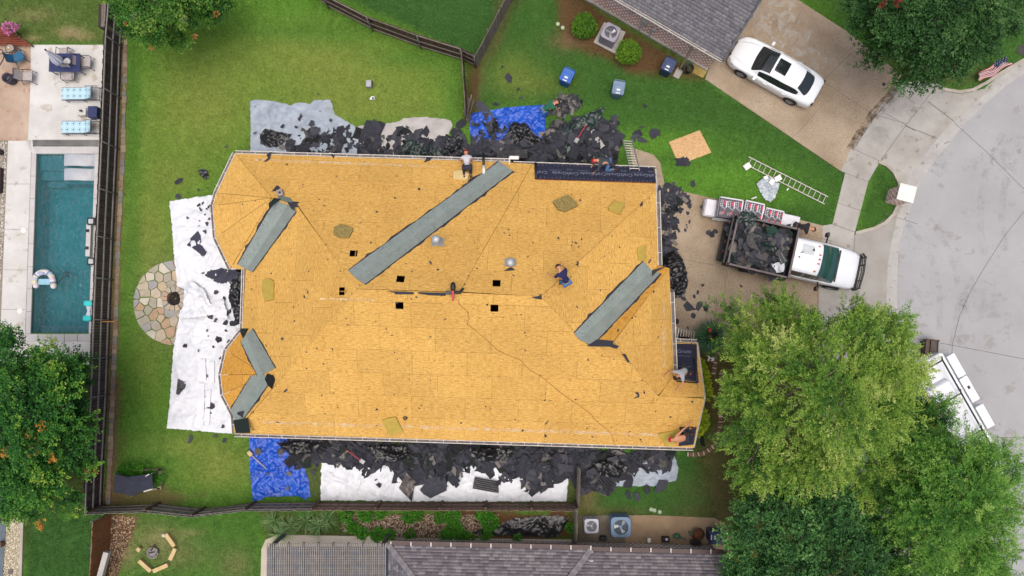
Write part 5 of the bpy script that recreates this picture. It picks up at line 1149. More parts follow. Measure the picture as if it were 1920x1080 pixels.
# ridge-vent like black bundles
def bundle(label, a, b_, w_, z, n=5, mat=m_black):
    p, q = P(*a, z), P(*b_, z); d = (q-p).normalized(); s2 = Vector((-d.y,d.x,0)); t_ = thing('ridge_vent_strips', label, 'vent strips', p)
    for k in range(n):
        o_ = s2*((k-(n-1)/2)*w_/n); mb = MB(); mb.tube([p+o_, (p+q)/2+o_+Vector((0,0,.03)), q+o_+d*rr(-.1,.1)], w_/n*.42, 5); mb.build('strip', mat, t_, True)
m_strip = M('black_strip', (.022,.022,.026), (.016,.016,.02), 4, .5)
bundle('bundle of black vent strips on the white tarp near the fence', (888,905),(938,914),.6,.25,6,m_strip)
bundle('black vent strips standing at the south heap near the gate', (1120,890),(1148,915),.6,.3,5,m_strip)
bundle('small bundle of vent strips on the blue tarp edge', (536,872),(562,850),.5,.25,5,m_strip)
# hand tools
def tool(label, a, b_, z, mat, head=None, hm=None, name='shovel'):
    t_ = thing(name, label, name.replace('_',' '), P(*a, z)); mb = MB(); mb.tube([P(*a, z), P(*b_, z+.05)], .022, 6); mb.build('handle', mat, t_, True)
    p = P(*a, z); d = (P(*b_, z)-p).normalized(); mb = MB(); mb.box(p-d*.1,(.26,.2,.03),math.atan2(d.y,d.x)); mb.build('blade', hm or m_metal, t_, True, bevel=.01)
m_wood = M('pale_wood', S(214,190,140), S(190,164,112), 4, .7)
tool('wooden handled push broom on the blue tarp at the south west corner',(471,853),(498,878),.2,m_wood,hm=m_wood,name='broom')
tool('shovel with red handle on the south debris heap',(676,863),(650,844),.75,m_red)
tool('red handled tear-off bar standing in the north debris heap',(1083,260),(1098,235),.9,m_red,name='pry_bar')
# ================================================================== NEIGHBOURING HOUSES
m_sh = M('roof_shingle', (1,1,1), (.86,.86,.88), 6, .9, .6, 60, vcol=True, spec=.2)
def shingle_roof(name, parent, org, d, N, poly, cols, seed=1, ex=.145, gap=.01):
    """real shingle tabs over a planar polygon given in (along eave, up slope) metres"""
    up = N.cross(d); rg = random.Random(seed); V, T, F_ = [], [], []
    xs = [p[0] for p in poly]; ys = [p[1] for p in poly]; y = min(ys)
    mb = MB(); mb.col(.09,.09,.1); mb.add([org+d*p[0]+up*p[1]-N*.01 for p in poly], [tuple(range(len(poly)))]); mb.build('roof_deck', m_sh, parent, True)
    while y < max(ys):
        x = min(xs)-rg.uniform(0, .3)
        while x < max(xs):
            w_ = rg.choice((.14,.2,.26,.33)); 
            if inside(x+w_/2, y+ex/2, poly):
                s_ = rg.uniform(.86,1.14); c_ = rg.choice(cols); h = rg.choice((.006,.012,.016)); k = len(V); b0 = org+d*(x+gap/2)+up*y; b1 = d*(w_-gap); b2 = up*(ex+.01)
                V += [b0+N*h, b0+b1+N*h, b0+b1+b2+N*.001, b0+b2+N*.001, b0-N*.004, b0+b1-N*.004]; T += [[q*s_ for q in c_]]*6
                F_ += [(k,k+1,k+2,k+3),(k+4,k+5,k+1,k)]
            x += w_
        y += ex
    pm = wm(parent).inverted() if parent else Matrix(); me = npmesh(name, np.array([tuple(pm@p) for p in V]), np.array(F_), m_sh, np.array(T)); return link(name, me, parent, kind='stuff')
def uvwall(name, a, b_, z0, z1, mat, parent):
    me = bpy.data.meshes.new(name); L = (b_-a).length; q = [wm(parent).inverted()@Vector(p) for p in ((a.x,a.y,z0),(b_.x,b_.y,z0),(b_.x,b_.y,z1),(a.x,a.y,z1))]
    me.from_pydata([tuple(p) for p in q], [], [(0,1,2,3)]); me.materials.append(mat); ul = me.uv_layers.new(name='UVMap')
    for i, p in enumerate(((0,z0),(L,z0),(L,z1),(0,z1))): ul.data[i].uv = p
    return link(name, me, parent)
def brickmat(name, c1, c2, mort):
    m, t, b = newmat(name); uv = nd(t, 'ShaderNodeUVMap'); bk = nd(t, 'ShaderNodeTexBrick'); t.links.new(uv.outputs[0], bk.inputs[0])
    bk.inputs['Color1'].default_value = (*c1,1); bk.inputs['Color2'].default_value = (*c2,1); bk.inputs['Mortar'].default_value = (*mort,1)
    bk.inputs['Scale'].default_value = 1; bk.inputs['Brick Width'].default_value = .26; bk.inputs['Row Height'].default_value = .2; bk.inputs['Mortar Size'].default_value = .035; bk.inputs['Mortar Smooth'].default_value = .1
    n = nd(t, 'ShaderNodeTexNoise', i_Scale=5.0, i_Detail=4); t.links.new(uv.outputs[0], n.inputs['Vector']); r = ramp(t, n.outputs[0], [(.3,(.8,.78,.78)),(.7,(1.15,1.12,1.12))])
    mx = nd(t, 'ShaderNodeMix', data_type='RGBA', blend_type='MULTIPLY'); mx.inputs[0].default_value = 1; t.links.new(bk.outputs[0], mx.inputs[6]); t.links.new(r.outputs[0], mx.inputs[7]); t.links.new(mx.outputs[2], b.inputs['Base Color'])
    bp = nd(t, 'ShaderNodeBump', i_Strength=.6, i_Distance=.01); bp.invert = True; t.links.new(bk.outputs['Fac'], bp.inputs['Height']); t.links.new(bp.outputs[0], b.inputs['Normal']); b.inputs['Roughness'].default_value = .9
    return m
m_bw = brickmat('pink_brick_wall', S(204,142,130,1), S(168,108,98,1), S(246,236,228,1)); m_bw2 = brickmat('brown_brick_wall', S(150,136,128,1), S(118,104,98,1), S(240,236,230,1))
GREYS = [S(120,118,124),S(136,134,140),S(106,104,112),S(150,148,152),S(128,124,128)]
# --- north east house
ZN = 2.75
A, B = P(1095,-40,ZN), P(1355,112,ZN); d = (B-A).normalized(); nin = Vector((-d.y,d.x,0)); 
if nin.y < 0: nin = -nin
NN = (nin*-.5+Vector((0,0,1))).normalized(); org = A.copy()
hn = thing('house', 'neighbouring pink brick house with grey shingle roof at the top', 'house', (A+B)/2-Vector((0,0,ZN)))
L = (B-A).length; up = NN.cross(d); sg = 1 if up.dot(nin) > 0 else -1
if sg < 0: d2 = -d; org2 = B.copy(); 
else: d2 = d; org2 = A.copy()
shingle_roof('shingles', hn, org2, d2, NN, [(0,0),(L,0),(L,9),(0,9)] if sg > 0 else [(0,0),(L,0),(L,9),(0,9)], [S(128,127,132),S(136,135,140),S(120,119,126),S(130,130,134)], 3, .16, .025)
wa, wb = A+nin*.3-d*3, B+nin*.3-d*.25; uvwall('brick_wall', wa, wb, 0, ZN-.05, m_bw, hn); wc = wb+nin*8; uvwall('garage_wall', wb, wc, 0, ZN, m_bw, hn)
mb = MB(); mb.box(((wa+wb)/2-nin*.04).xy.to_3d()+Vector((0,0,.09)), ((wb-wa).length,.12,.18), math.atan2(d.y,d.x)); mb.build('foundation', m_conc, hn, True)
inw = nin
gutter_parent = house; house_save = house; house = hn
gutter([A, B], inw, 1.6, .12); house = house_save
mb = MB(); c0 = B+Vector((0,0,.02)); mb.tube([c0+d*.04-nin*.1, c0+d*.04+nin*8+Vector((0,0,4.0))], .05, 4); mb.build('rake_trim', m_metal, hn, True)
def wallp(u, v, z): return P(u, v, z)
mb = MB(); mb.tube([P(1301,79,2.7),P(1301,82,2.5),P(1277,126,.4),P(1274,128,.15)], .055, 6); mb.build('downspout', M('downspout', S(150,136,124), None, 4, .7), hn, True)
wn = lambda k, z, off=.1: (wa.lerp(wb, k).xy.to_3d()-nin*off)+Vector((0,0,z))
def onwall(u, z, off=.1):   # the point of the brick wall seen at column u
    lo, hi = 0, 1
    for _ in range(30):
        m = (lo+hi)/2; p = wn(m, z, off); uu = 960+FPX*p.x/(CAM_H-p.z) 
        if uu < u: lo = m
        else: hi = m
    return wn((lo+hi)/2, z, off)
m_util = M('utility_box', S(176,182,180), S(160,166,164), 4, .6)
for u, z, s_, nme, lab in ((1213,1.4,(.34,.16,.45),'meter','tall grey electricity meter box on the pink brick wall'),(1231,1.2,(.26,.12,.22),'junction','small grey junction box right of the meter on the brick wall'),(1186,1.5,(.16,.08,.2),'disconnect','tiny white disconnect box above the air conditioner on the brick wall')):
    p = onwall(u, z, .1); t_ = thing('utility_box', lab, 'utility box', p); mb = MB(); mb.box(p, s_, math.atan2(d.y,d.x)); mb.build('box', m_util, t_, True, bevel=.01)
    if u > 1200: mb = MB(); q = p.copy(); q.z = .05; mb.tube([p-d*.08, q-d*.08-nin*.03], .03, 6); mb.build('conduit', m_util, t_, True)
# --- south house
ZS = 2.75
hs_ = thing('house', 'neighbouring house along the bottom edge with purple grey shingles', 'house', P(1000,1060,0))
def roofS(u0, v0, u1, v1, polyf, seed, z=ZS, slope=.5):
    A, B = P(u0,v0,z), P(u1,v1,z); d = (B-A).normalized(); nin = Vector((d.y,-d.x,0)); NN = (-nin*slope+Vector((0,0,1))).normalized(); up = NN.cross(d)
    L = (B-A).length
    if up.dot(nin) > 0: o_, d_ = A, d; pl = polyf(L)
    else: o_, d_ = B, -d; pl = [(L-x, y) for x, y in polyf(L)]
    shingle_roof('shingles', hs_, o_, d_, NN, pl, [S(144,139,143),S(130,126,132),S(118,114,121),S(154,149,153),S(137,132,137)], seed); return A, B, d, nin
A1_, B1_, dS, nS = roofS(728,1021,1108,1030, lambda L: [(0,0),(L,0),(L-2.5,2.5),(L-2.5,7),(7,7)], 5)
roofS(1109,1034,1362,1039, lambda L: [(0,0),(L,0),(L,7),(-5,7),(-5,1.2)], 6, ZS-.15)
# west hip face, hip caps
W0, W1 = P(728,1021,ZS), P(727,1140,ZS); dW = (W1-W0).normalized(); NW = (Vector((-.5,0,1))).normalized()
d_ = NW.cross(Vector((1,0,.5)).normalized()); d_ = d_ if d_.y < 0 else -d_
upw = NW.cross(d_)
shingle_roof('shingles', hs_, W0 if upw.x > 0 else W0, d_, NW, [(0,0),(7,0),(7,6)] if upw.x > 0 else [(0,0),(7,0),(7,-6)], GREYS, 9)
def caps(p, q, w_=.26):
    v = q-p; L = v.length; v.normalize(); s2 = v.cross(Vector((0,0,1))).normalized(); n2 = s2.cross(v); mc = [M(f'cap_{k}', c_, None, 5, .9, .5, 40) for k, c_ in enumerate((S(134,130,133),S(122,118,124)))]
    for k in range(int(L/.2)): c0 = p+v*(k*.2+.1)+n2*.03; mb = MB(); mb.box(c0, (.22,w_,.02), rot=Matrix((v, s2, n2)).transposed()@Matrix.Rotation(.07,3,'Y')); mb.build('cap_shingle', mc[k % 2], hs_, True)
rise = lambda A, x, y, sl=.5: A+dS*x+nS*y+Vector((0,0,y*sl))
caps(rise(A1_,0,0), rise(A1_,5,5)); caps(rise(B1_,0,0), rise(B1_,-3,3.4))
uvwall('brick_wall', A1_+nS*.35, P(1362,1037,ZS)+nS*.35, 0, ZS-.05, m_bw2, hs_)
m_gd = M('dark_gutter', S(74,50,48), S(56,38,36), 3, .5)
mb = MB(); q0, q1 = A1_-nS*.1, B1_-nS*.1; mb.box((q0+q1)/2+Vector((0,0,.0)), ((q1-q0).length,.2,.1), math.atan2(dS.y,dS.x)); q2, q3 = P(1109,1031,ZS-.15), P(1364,1036,ZS-.15); mb.box((q2+q3)/2-nS*.04, ((q3-q2).length,.2,.1), math.atan2(dS.y,dS.x)); mb.build('gutter', m_gd, hs_, True)
mb = MB()
for k in range(17): 
    u = 733+k*37.5; v = 1019+(u-728)*.021+(1.5 if u > 1108 else 0); c0 = P(u, v+.5, ZS+.05); mb.box(c0, (.035,.2,.015))
for v in (1035,1052,1060): mb.box(P(1108,v,ZS+.05), (.2,.035,.015))
mb.build('gutter_strap', m_white, hs_, True)
# pergola
pg = thing('pergola', 'grey slatted pergola beside the shingled house at the bottom', 'pergola', P(612,1060,0)); zp = 2.7
m_slat = M('pergola_slat', S(150,146,140), S(124,120,116), 4, .8, .2, 30, rand=.12); m_beam = M('pergola_beam', S(104,108,114), S(86,90,96), 4, .8)
y0 = P(612,1018,zp).y; x0, x1 = P(502,1050,zp).x, P(723,1050,zp).x
ms_ = MB().box((0,0,0),(.045,3.2,.05)).mesh('slat', m_slat); ms2 = MB().box((0,0,0),(x1-x0,.04,.04)).mesh('cross_slat', m_slat); mbm = MB().box((0,0,0),(.07,3.3,.16)).mesh('beam', m_beam)
loc = pg.location
for k in range(56): o = link('slat', ms_, pg); o.location = (x0+(x1-x0)*k/55-loc.x, y0-1.6-loc.y, zp-loc.z+.07)
for k in range(26):
    if k in (0, 3, 8, 12): continue
    o = link('cross_slat', ms2, pg); o.location = ((x0+x1)/2-loc.x, y0-.12-k*.115-loc.y, zp-loc.z+.02)
for k in range(8): o = link('beam', mbm, pg); o.location = (x0+.25+(x1-x0-.4)*k/7.3-loc.x, y0-1.65-loc.y, zp-loc.z-.1)
for k in range(2): mb = MB(); mb.box((x0+.1+k*(x1-x0-.3), y0-.2, zp/2-.1),(.14,.14,zp-.2)); mb.build('post', m_beam, pg, True)
o = slab('patio', [(500,1025),(730,1025),(730,1130),(500,1130)], -.1, .066, M('shaded_slate', S(104,112,128), S(88,94,108), 2, .8))

# ================================================================== AIR CONDITIONERS, BINS, LADDERS, SMALL THINGS
def aircon(label, u, v, s_, h, rz, c1, round_=.08, blades=S(190,194,196)):
    p = P(u, v, h); t_ = thing('air_conditioner', label, 'air conditioner', (p.x, p.y, .06), rz, 'air conditioning units outdoors')
    mc = M('ac_'+label[:9], c1, tuple(q*.85 for q in c1), 3, .5, metal=.2); dk = M('ac_grille', tuple(q*.45 for q in c1), tuple(q*.3 for q in c1), 4, .6)
    mb = MB(); mb.rbox((0,0,(h-.1)/2),(s_*.97,s_*.97,h-.12),round_); mb.build('coil_cage', dk, t_)
    mb = MB()
    for k in range(9): mb.rbox((0,0,.08+k*(h-.2)/9),(s_*.985,s_*.985,.012),round_)
    mb.build('louvre', mc, t_)
    r = s_*.36; n = 32; mb = MB(); vs = []; sq = []
    for k in range(n):
        a = 2*math.pi*(k+.5)/n; cx_, cy_ = math.cos(a), math.sin(a); m_ = s_/2/max(abs(cx_),abs(cy_)); m_ = min(m_, s_*.62); vs.append((cx_*m_,cy_*m_)); sq.append((cx_*r,cy_*r))
    V = [(x,y,h-.1) for x,y in vs]+[(x,y,h-.02) for x,y in vs]+[(x*.96,y*.96,h) for x,y in vs]+[(x,y,h+.005) for x,y in sq]+[(x,y,h-.12) for x,y in sq]
    mb.add(V, [(i*n+k,i*n+(k+1)%n,(i+1)*n+(k+1)%n,(i+1)*n+k) for i in range(4) for k in range(n)]); mb.build('top_panel', mc, t_)
    mb = MB(); mb.lathe([(r,0),(0,0)], (0,0,h-.2), 20); mb.build('fan_well', m_black, t_)
    mb = MB(); 
    for k in range(3):
        a0 = k*2.094+.5; vs = [(.1*r*math.cos(a0),.1*r*math.sin(a0),h-.1)]+[(r*.9*math.cos(a0+q*.2),r*.9*math.sin(a0+q*.2),h-.13+q*.018) for q in range(5)]; mb2 = MB(); mb2.add(vs, [(0,q+1,q+2) for q in range(4)]); mb2.build('fan_blade', M('fan_blade', blades, None, 5, .4, metal=.4), t_)
    mb.lathe([(r*.26,h-.09),(r*.2,h-.06),(0,h-.06)], n=14); mb.build('fan_hub', mc, t_)
    mb = MB()
    for q in (.4,.6,.8,.98): mb.tube([(r*q*math.cos(k*.3307),r*q*math.sin(k*.3307),h) for k in range(20)], .004, 3, False)
    mb.build('fan_guard', m_dkmetal, t_); return t_
slab('concrete_pad', [(1133,41),(1173,60),(1154,101),(1113,79)], 0, .09, m_conc)
aircon('grey air conditioner between the two round shrubs', 1145, 61, .86, .95, RD(-28), S(150,148,162))
aircon('smaller light grey air conditioner beside the fence corner', 1109, 986, .72, .7, 0, S(172,176,188))
aircon('larger blue grey air conditioner beside the smaller one', 1164, 988, 1.0, .9, 0, S(96,122,148), .12)
def bin_(label, u, v, rz, c1, h=1.02, w_=.6, dp=.72, lidc=None, sticker=True):
    p = P(u, v, h); t_ = thing('wheelie_bin', label, 'wheelie bin', (p.x, p.y, 0.03), rz, 'wheeled rubbish bins')
    mc = M('bin_'+label[:8], c1, tuple(q*.8 for q in c1), 3, .42, .1, 20); ml = M('lid_'+label[:8], lidc or tuple(q*1.12 for q in c1), c1, 2, .4)
    mb = MB(); n0 = len(mb.v); mb.rbox((0,0,h*.46),(w_*.8,dp*.76,h*.86),.06,top=1.18); mb.build('body', mc, t_)
    mb = MB(); mb.rbox((0,.02,h*.94),(w_*1.04,dp*.98,.07),.08,n=4,top=.96); mb.rbox((0,-.06,h*.985),(w_*.74,dp*.62,.04),.06,n=4,top=.92); mb.build('lid', ml, t_, bevel=.006)
    mb = MB(); mb.tube([(-w_*.42,dp*.5,h*.93),(-w_*.42,dp*.57,h*.96),(w_*.42,dp*.57,h*.96),(w_*.42,dp*.5,h*.93)], .02, 6); mb.build('handle', mc, t_)
    for s_ in (-1,1): mb = MB(); mb.m = Matrix.Translation((s_*w_*.42,dp*.42,.13))@Matrix.Rotation(RD(90),4,'Y'); mb.lathe([(0,-.03),(.13,-.03),(.13,.03),(0,.03)], n=14); mb.build('wheel', m_rubber, t_)
    if sticker: mb = MB(); mb.box((0,-.1,h*1.012),(w_*.28,dp*.12,.006)); mb.box((0,-.27,h*1.008),(w_*.36,.045,.006)); mb.build('printed_label', m_white, t_)
    return t_
bin_('bright blue recycling bin standing on the side yard grass', 1063, 142, RD(-25), S(32,92,176))
bin_('dusty grey blue bin on the side yard grass', 1160, 165, RD(-10), S(104,128,156))
bin_('dark navy bin against the pink brick wall', 1254, 122, RD(-26), S(44,62,104))
bin_('dark navy bin at the end of the aggregate pad by the dark tree', 1344, 1008, RD(-93), S(36,50,92), w_=.66, dp=.8)
def ladder(label, a, b_, za, zb, w_, n):
    p, q = P(*a, za), P(*b_, zb); v = (q-p); L = v.length; v.normalize(); s2 = v.cross(Vector((0,0,1))).normalized(); t_ = thing('ladder', label, 'ladder', p); al = M('aluminium', S(200,196,190), S(176,172,168), 5, .4, metal=.4)
    for s_ in (-1,1): mb = MB(); mb.box((p+q)/2+s2*s_*w_/2, (L,.035,.08), rot=Matrix((v,s2,v.cross(s2)*-1)).transposed()); mb.build('rail', al, t_, True)
    for k in range(n): c0 = p+v*(L*(k+.6)/n); mb = MB(); mb.tube([c0-s2*w_/2, c0+s2*w_/2], .022, 6); mb.build('rung', al, t_, True)
ladder('long aluminium ladder lying on the grass by the street', (1400,301), (1549,376), .07, .07, .42, 16)
ladder('aluminium ladder leaning on the upper right eave', (1176,262), (1190,318), .1, 3.25, .46, 12)
ladder('short white ladder leaning on the east gutter by the porch', (1308,634), (1264,625), .3, 3.0, .6, 9)
# plywood sheet
t_ = thing('osb_sheet', 'loose bare OSB sheet lying on the side yard grass', 'wood sheet', P(1294,276,0)); mb = MB(); mb.prism(P2([(1254,266),(1312,244),(1334,286),(1273,309)], .06), .035, .055)
mo2 = mo.copy(); mo2.name = 'loose_osb'; [setattr(e, 'color', (*c_, 1)) for nn in mo2.node_tree.nodes if nn.type == 'VALTORGB' and len(nn.color_ramp.elements) == 4 for e, c_ in zip(nn.color_ramp.elements, (S(170,130,86),S(206,168,120),S(220,186,142),S(232,206,170)))]
o = mb.build('board', mo2, t_, True); ul = o.data.uv_layers.new(name='UVMap')
for lp in o.data.loops: co = o.data.vertices[lp.vertex_index].co; ul.data[lp.index].uv = (co.x*.92+co.y*.38, co.y*.92-co.x*.38)
mb = MB(); scrapmesh(mb, P(1277,304,.08), .3, Matrix.Identity(3), 12, .2, 1.2, FELT[2], .6); o = mb.build('felt_scrap', m_scrap); tag(o, 'ragged felt scrap on the corner of the loose OSB sheet', 'felt scrap')
# mailbox pillar
t_ = thing('mailbox_pillar', 'square brick mailbox pillar with white cap beside the kerb', 'mailbox pillar', P(1674,371,0)); p = t_.location
for k in range(4):
    a0 = RD(-15+90*k); c_ = lambda s_: Vector((p.x,p.y,0))+Matrix.Rotation(RD(-15),3,'Z')@Vector((s_[0]*.34,s_[1]*.34,0)); cs = [(-1,-1),(1,-1),(1,1),(-1,1)]; uvwall('brick_face', c_(cs[k]), c_(cs[(k+1)%4]), 0, 1.38, m_bw, t_)
mb = MB(); mb.rbox((p.x,p.y,1.43),(.84,.84,.1),.02,rz=RD(-15)); mb.build('cap', m_white, t_, True)
# flag on the grass
t_ = thing('flag', 'American flag with stripes and stars on a short pole at the verge', 'flag', P(1862,136,0))
mb = MB(); FW, FH, nx_, ny_ = 1.45, .8, 26, 13; c0 = P(1836,146,.5); dr = (P(1880,120,1.0)-c0).normalized(); sd = Vector((-dr.y,dr.x,0)).normalized()
def fpnt(i, j): x, y = i/nx_*FW, (j/ny_-.5)*FH*(.35+.65*abs(math.sin(.6+i/nx_*1.5))*.8); return c0+dr*x+sd*(y*.72+.05*math.sin(x*7))+Vector((0,0,.14*math.sin(y*11+x*3)))
for j in range(ny_):
    for i in range(nx_):
        if i >= 16 and j >= 6: mb.col(*S(34,44,96))
        else: mb.col(*(S(178,34,52) if j % 2 == 0 else S(232,230,228)))
        mb.add([fpnt(i,j),fpnt(i+1,j),fpnt(i+1,j+1),fpnt(i,j+1)], [(0,1,2,3)])
mflag = M('flag_cloth', (1,1,1), (.93,.93,.93), 3, .7, vcol=True); mb.build('cloth', mflag, t_, True, smooth=True)
mb = MB(); mb.col(*S(240,240,240))
for i in range(5):
    for j in range(4):
        q = (fpnt(17+i*2, 7+j*1.7)+Vector((0,0,.012))); mb.add([q+dr*(.022*math.cos(k*.628)*(1 if k % 2 else .42))+sd*(.022*math.sin(k*.628)*(1 if k % 2 else .42)) for k in range(10)], [tuple(range(10))])
mb.build('stars', mflag, t_, True); mb = MB(); mb.tube([P(1884,108,.0), P(1882,118,1.05), P(1876,122,1.15)], .016, 6); mb.build('pole', m_white, t_, True)
def disc(name, label, u, v, r, z, mat, cat, grp=None):
    mb = MB(); mb.lathe([(r,0),(r,.02),(r*.85,.026),(r*.8,.018),(0,.018)], P(u,v,z), 18); o = mb.build(name, mat); return tag(o, label, cat, grp)
m_iron = M('cast_iron', S(74,68,68), S(52,48,50), 20, .6, .5, 60)
disc('manhole_cover', 'round dark manhole cover at the right edge of the lawn', 1917, 94, .3, .01, m_iron, 'manhole cover')
disc('drain_cover', 'small round cover on the aggregate driveway near the sidewalk', 1657, 158, .09, .062, m_iron, 'drain cover')
for k, (u, v, l) in enumerate(((1221,955,'left one'),(1227,957,'middle one'),(1237,960,'right one'))): disc('sprinkler_cap', f'small pale green round cap in the grass by the aggregate pad, {l} of three', u, v, .1, .03, M(f'cap_green_{k}', S(170,186,160), None, 6, .7), 'sprinkler cap', 'sprinkler caps by the aggregate pad')
for k, (u, v) in enumerate(((1046,45),(1055,52))): disc('sprinkler_cap', f'small round pale cap on the dirt left of the shrubs, {"upper" if k == 0 else "lower"} one', u, v, .1, .03, M(f'cap_pale_{k}', S(180,190,160), None, 6, .7), 'sprinkler cap', 'sprinkler caps left of the round shrubs')
# paint spill / utility clutter by NE wall
o = slab('stained_pad', [(1302,112),(1333,122),(1318,146),(1294,134)], .0, .075, M('yellow_pad', S(186,166,96), S(150,124,60), 3, .7, .3, 40))
t_ = thing('hose_reel', 'black coiled garden hose at the foot of the downspout', 'hose', P(1291,128,0)); mb = MB(); p = P(1291,127,.5)
for k in range(4): mb.tube([(p.x+(.22+.02*k)*math.cos(q*.45),p.y+(.26)*math.sin(q*.45)*.8,.3+.05*k+.12*math.sin(q*.45)) for q in range(15)], .025, 5, False)
mb.build('coil', m_black, t_, True); mb = MB(); mb.box((p.x,p.y,.2),(.1,.3,.35)); mb.build('bracket', m_dkmetal, t_, True)
t_ = thing('splash_block', 'small concrete splash tray under the downspout', 'splash block', P(1271,138,0)); mb = MB(); p = P(1271,138,0)
mb.box((p.x,p.y,.03),(.3,.5,.05),RD(-30)); r3 = Matrix.Rotation(RD(-30),3,'Z')
for s_ in (-1,1): q = Vector((p.x,p.y,.07))+r3@Vector((s_*.15,0,0)); mb.box(q,(.04,.54,.08),RD(-30))
mb.build('tray', m_conc, t_, True)
# things on the south pad
def clutter(label, name, cat, parts): 
    t_ = None
    for nme, mat, fn in parts:
        mb = MB(); fn(mb)
        if t_ is None: t_ = thing(name, label, cat, (mb.v[0].x, mb.v[0].y, 0))
        mb.build(nme, mat, t_, True)
    return t_
q1 = P(1248,1011,.2); clutter('black meter box with a white label on the south pad', 'equipment_box', 'box', [('case', m_black, lambda m: m.rbox((q1.x,q1.y,.2),(.36,.28,.3),.03)), ('label', m_white, lambda m: m.box((q1.x+.02,q1.y+.03,.36),(.12,.1,.01)))])
q2 = P(1221,1010,.5); clutter('black low condenser box between the two air conditioners', 'equipment_box', 'box', [('case', m_dkmetal, lambda m: m.rbox((P(1131,1009,.2).x,P(1131,1009,.2).y,.2),(.36,.24,.26),.08)), ('lid', m_black, lambda m: m.rbox((P(1131,1009,.2).x,P(1131,1009,.2).y,.35),(.32,.2,.03),.06))])
q3 = P(1217,1013,.6); clutter('white square outlet cover on the low brick wall', 'outlet_cover', 'outlet', [('cover', m_white, lambda m: m.rbox((q3.x,q3.y,.6),(.15,.2,.1),.02)), ('screw', m_metal, lambda m: m.ell((q3.x,q3.y,.66),(.01,.01,.01)))])
q4 = P(1270,1007,.4); clutter('green hose nozzle caddy on the wall of the south pad', 'watering_can', 'watering can', [('can', M('green_pl', S(56,112,84), None, 3, .5), lambda m: m.ell((q4.x,q4.y,.25),(.2,.14,.16))), ('spout', M('green_pl2', S(56,112,84), None, 3, .5), lambda m: m.tube([(q4.x+.15,q4.y-.03,.25),(q4.x+.4,q4.y-.15,.35)], .025, 6))])
for k, (u, v, r, c_) in enumerate(((1303,995,.16,S(96,120,92)),(1294,1000,.1,S(92,108,84)))):
    p = P(u, v, .2); t_ = thing('flower_pot', ('larger' if k == 0 else 'smaller')+' green pot by the brown cone on the south pad', 'flower pot', (p.x,p.y,.06)); mb = MB(); mb.lathe([(r*.7,0),(r,.2),(r*.85,.2),(r*.75,.13),(0,.13)], (p.x,p.y,.06), 14); mb.build('pot', M(f'pot_{k}', c_, None, 4, .6), t_, True)
p = P(1310,1003,.3); t_ = thing('basket', 'brown rusty basket heap on the south pad near the navy bin', 'basket', (p.x,p.y,.06)); mb = MB(); mb.lathe([(.3,0),(.33,.12),(.22,.32),(.05,.4),(0,.4)], (p.x,p.y,.06), 12); mb.build('weave', M('rust', S(120,78,50), S(86,54,36), 12, .95, .7, 30), t_, True)
p = P(1311,1018,.5); clutter('dark planter trough on the low brick wall', 'planter', 'planter', [('trough', m_iron, lambda m: m.rbox((p.x-.15,p.y,.4),(.5,.25,.25),.04)), ('soil', M('soil', S(50,38,32), None, 9, .95), lambda m: m.box((p.x-.15,p.y,.53),(.42,.18,.01)))])
# small items on the lawn
p = P(692,157,.2); clutter('grey plastic sprinkler box standing on the back lawn', 'plastic_box', 'box', [('box', M('greybox', S(150,154,158), S(130,134,138), 4, .6), lambda m: m.rbox((p.x,p.y,.12),(.32,.38,.24),.05)), ('lid', M('greybox2', S(176,180,182), None, 4, .6), lambda m: m.rbox((p.x-.02,p.y,.26),(.26,.34,.04),.05)), ('side_flap', m_dkmetal, lambda m: m.box((p.x+.15,p.y,.2),(.03,.3,.14)))])
p = P(699,184,.1); clutter('small white and navy toy vehicle on the back lawn', 'toy', 'toy', [('body', m_white, lambda m: m.rbox((p.x,p.y,.1),(.2,.16,.12),.03)), ('wing', m_white, lambda m: m.rbox((p.x-.1,p.y-.03,.08),(.12,.1,.08),.02)), ('wheel', M('navy', S(40,46,110), None, 3, .5), lambda m: m.ell((p.x+.02,p.y-.02,.17),(.06,.05,.04))), ('tail', m_metal, lambda m: m.rbox((p.x+.1,p.y-.08,.06),(.1,.07,.06),.02))])
p = P(397,823,.05)
for k, (u, v, w_, a_, l) in enumerate(((1436,333,.22,.3,'by the ladder rail, upper left'),(1447,341,.3,.9,'lying over the clear bag'),(1458,335,.34,.5,'right of the clear bag'),(1371,0,.0,0,''))):
    if w_: p = P(u, v, .2); mb = MB(); mb.rbox((p.x,p.y,.18+k*.05),(w_,w_*.8,.06),.02,rz=a_); o = mb.build('carton', m_white); tag(o, 'white carton '+l, 'carton', 'white cartons by the ladder')
p = P(1401,312,.1); mb = MB(); mb.rbox((p.x,p.y,.08),(.36,.3,.14),.02,rz=.6); o = mb.build('carton', m_white); tag(o, 'white square carton at the left end of the ladder on the grass', 'carton', 'white cartons by the ladder')
for u, v, l, a_ in ((1414,371,.28,.35,),(1477,355,.14,.9)): mb = MB(); p = P(u, v, .05); mb.box((p.x,p.y,.04),(l,.06,.03),a_); o = mb.build('paper_strip', m_white); tag(o, ('longer' if l > .2 else 'shorter')+' white paper strip lying on the grass near the ladder', 'paper strip')
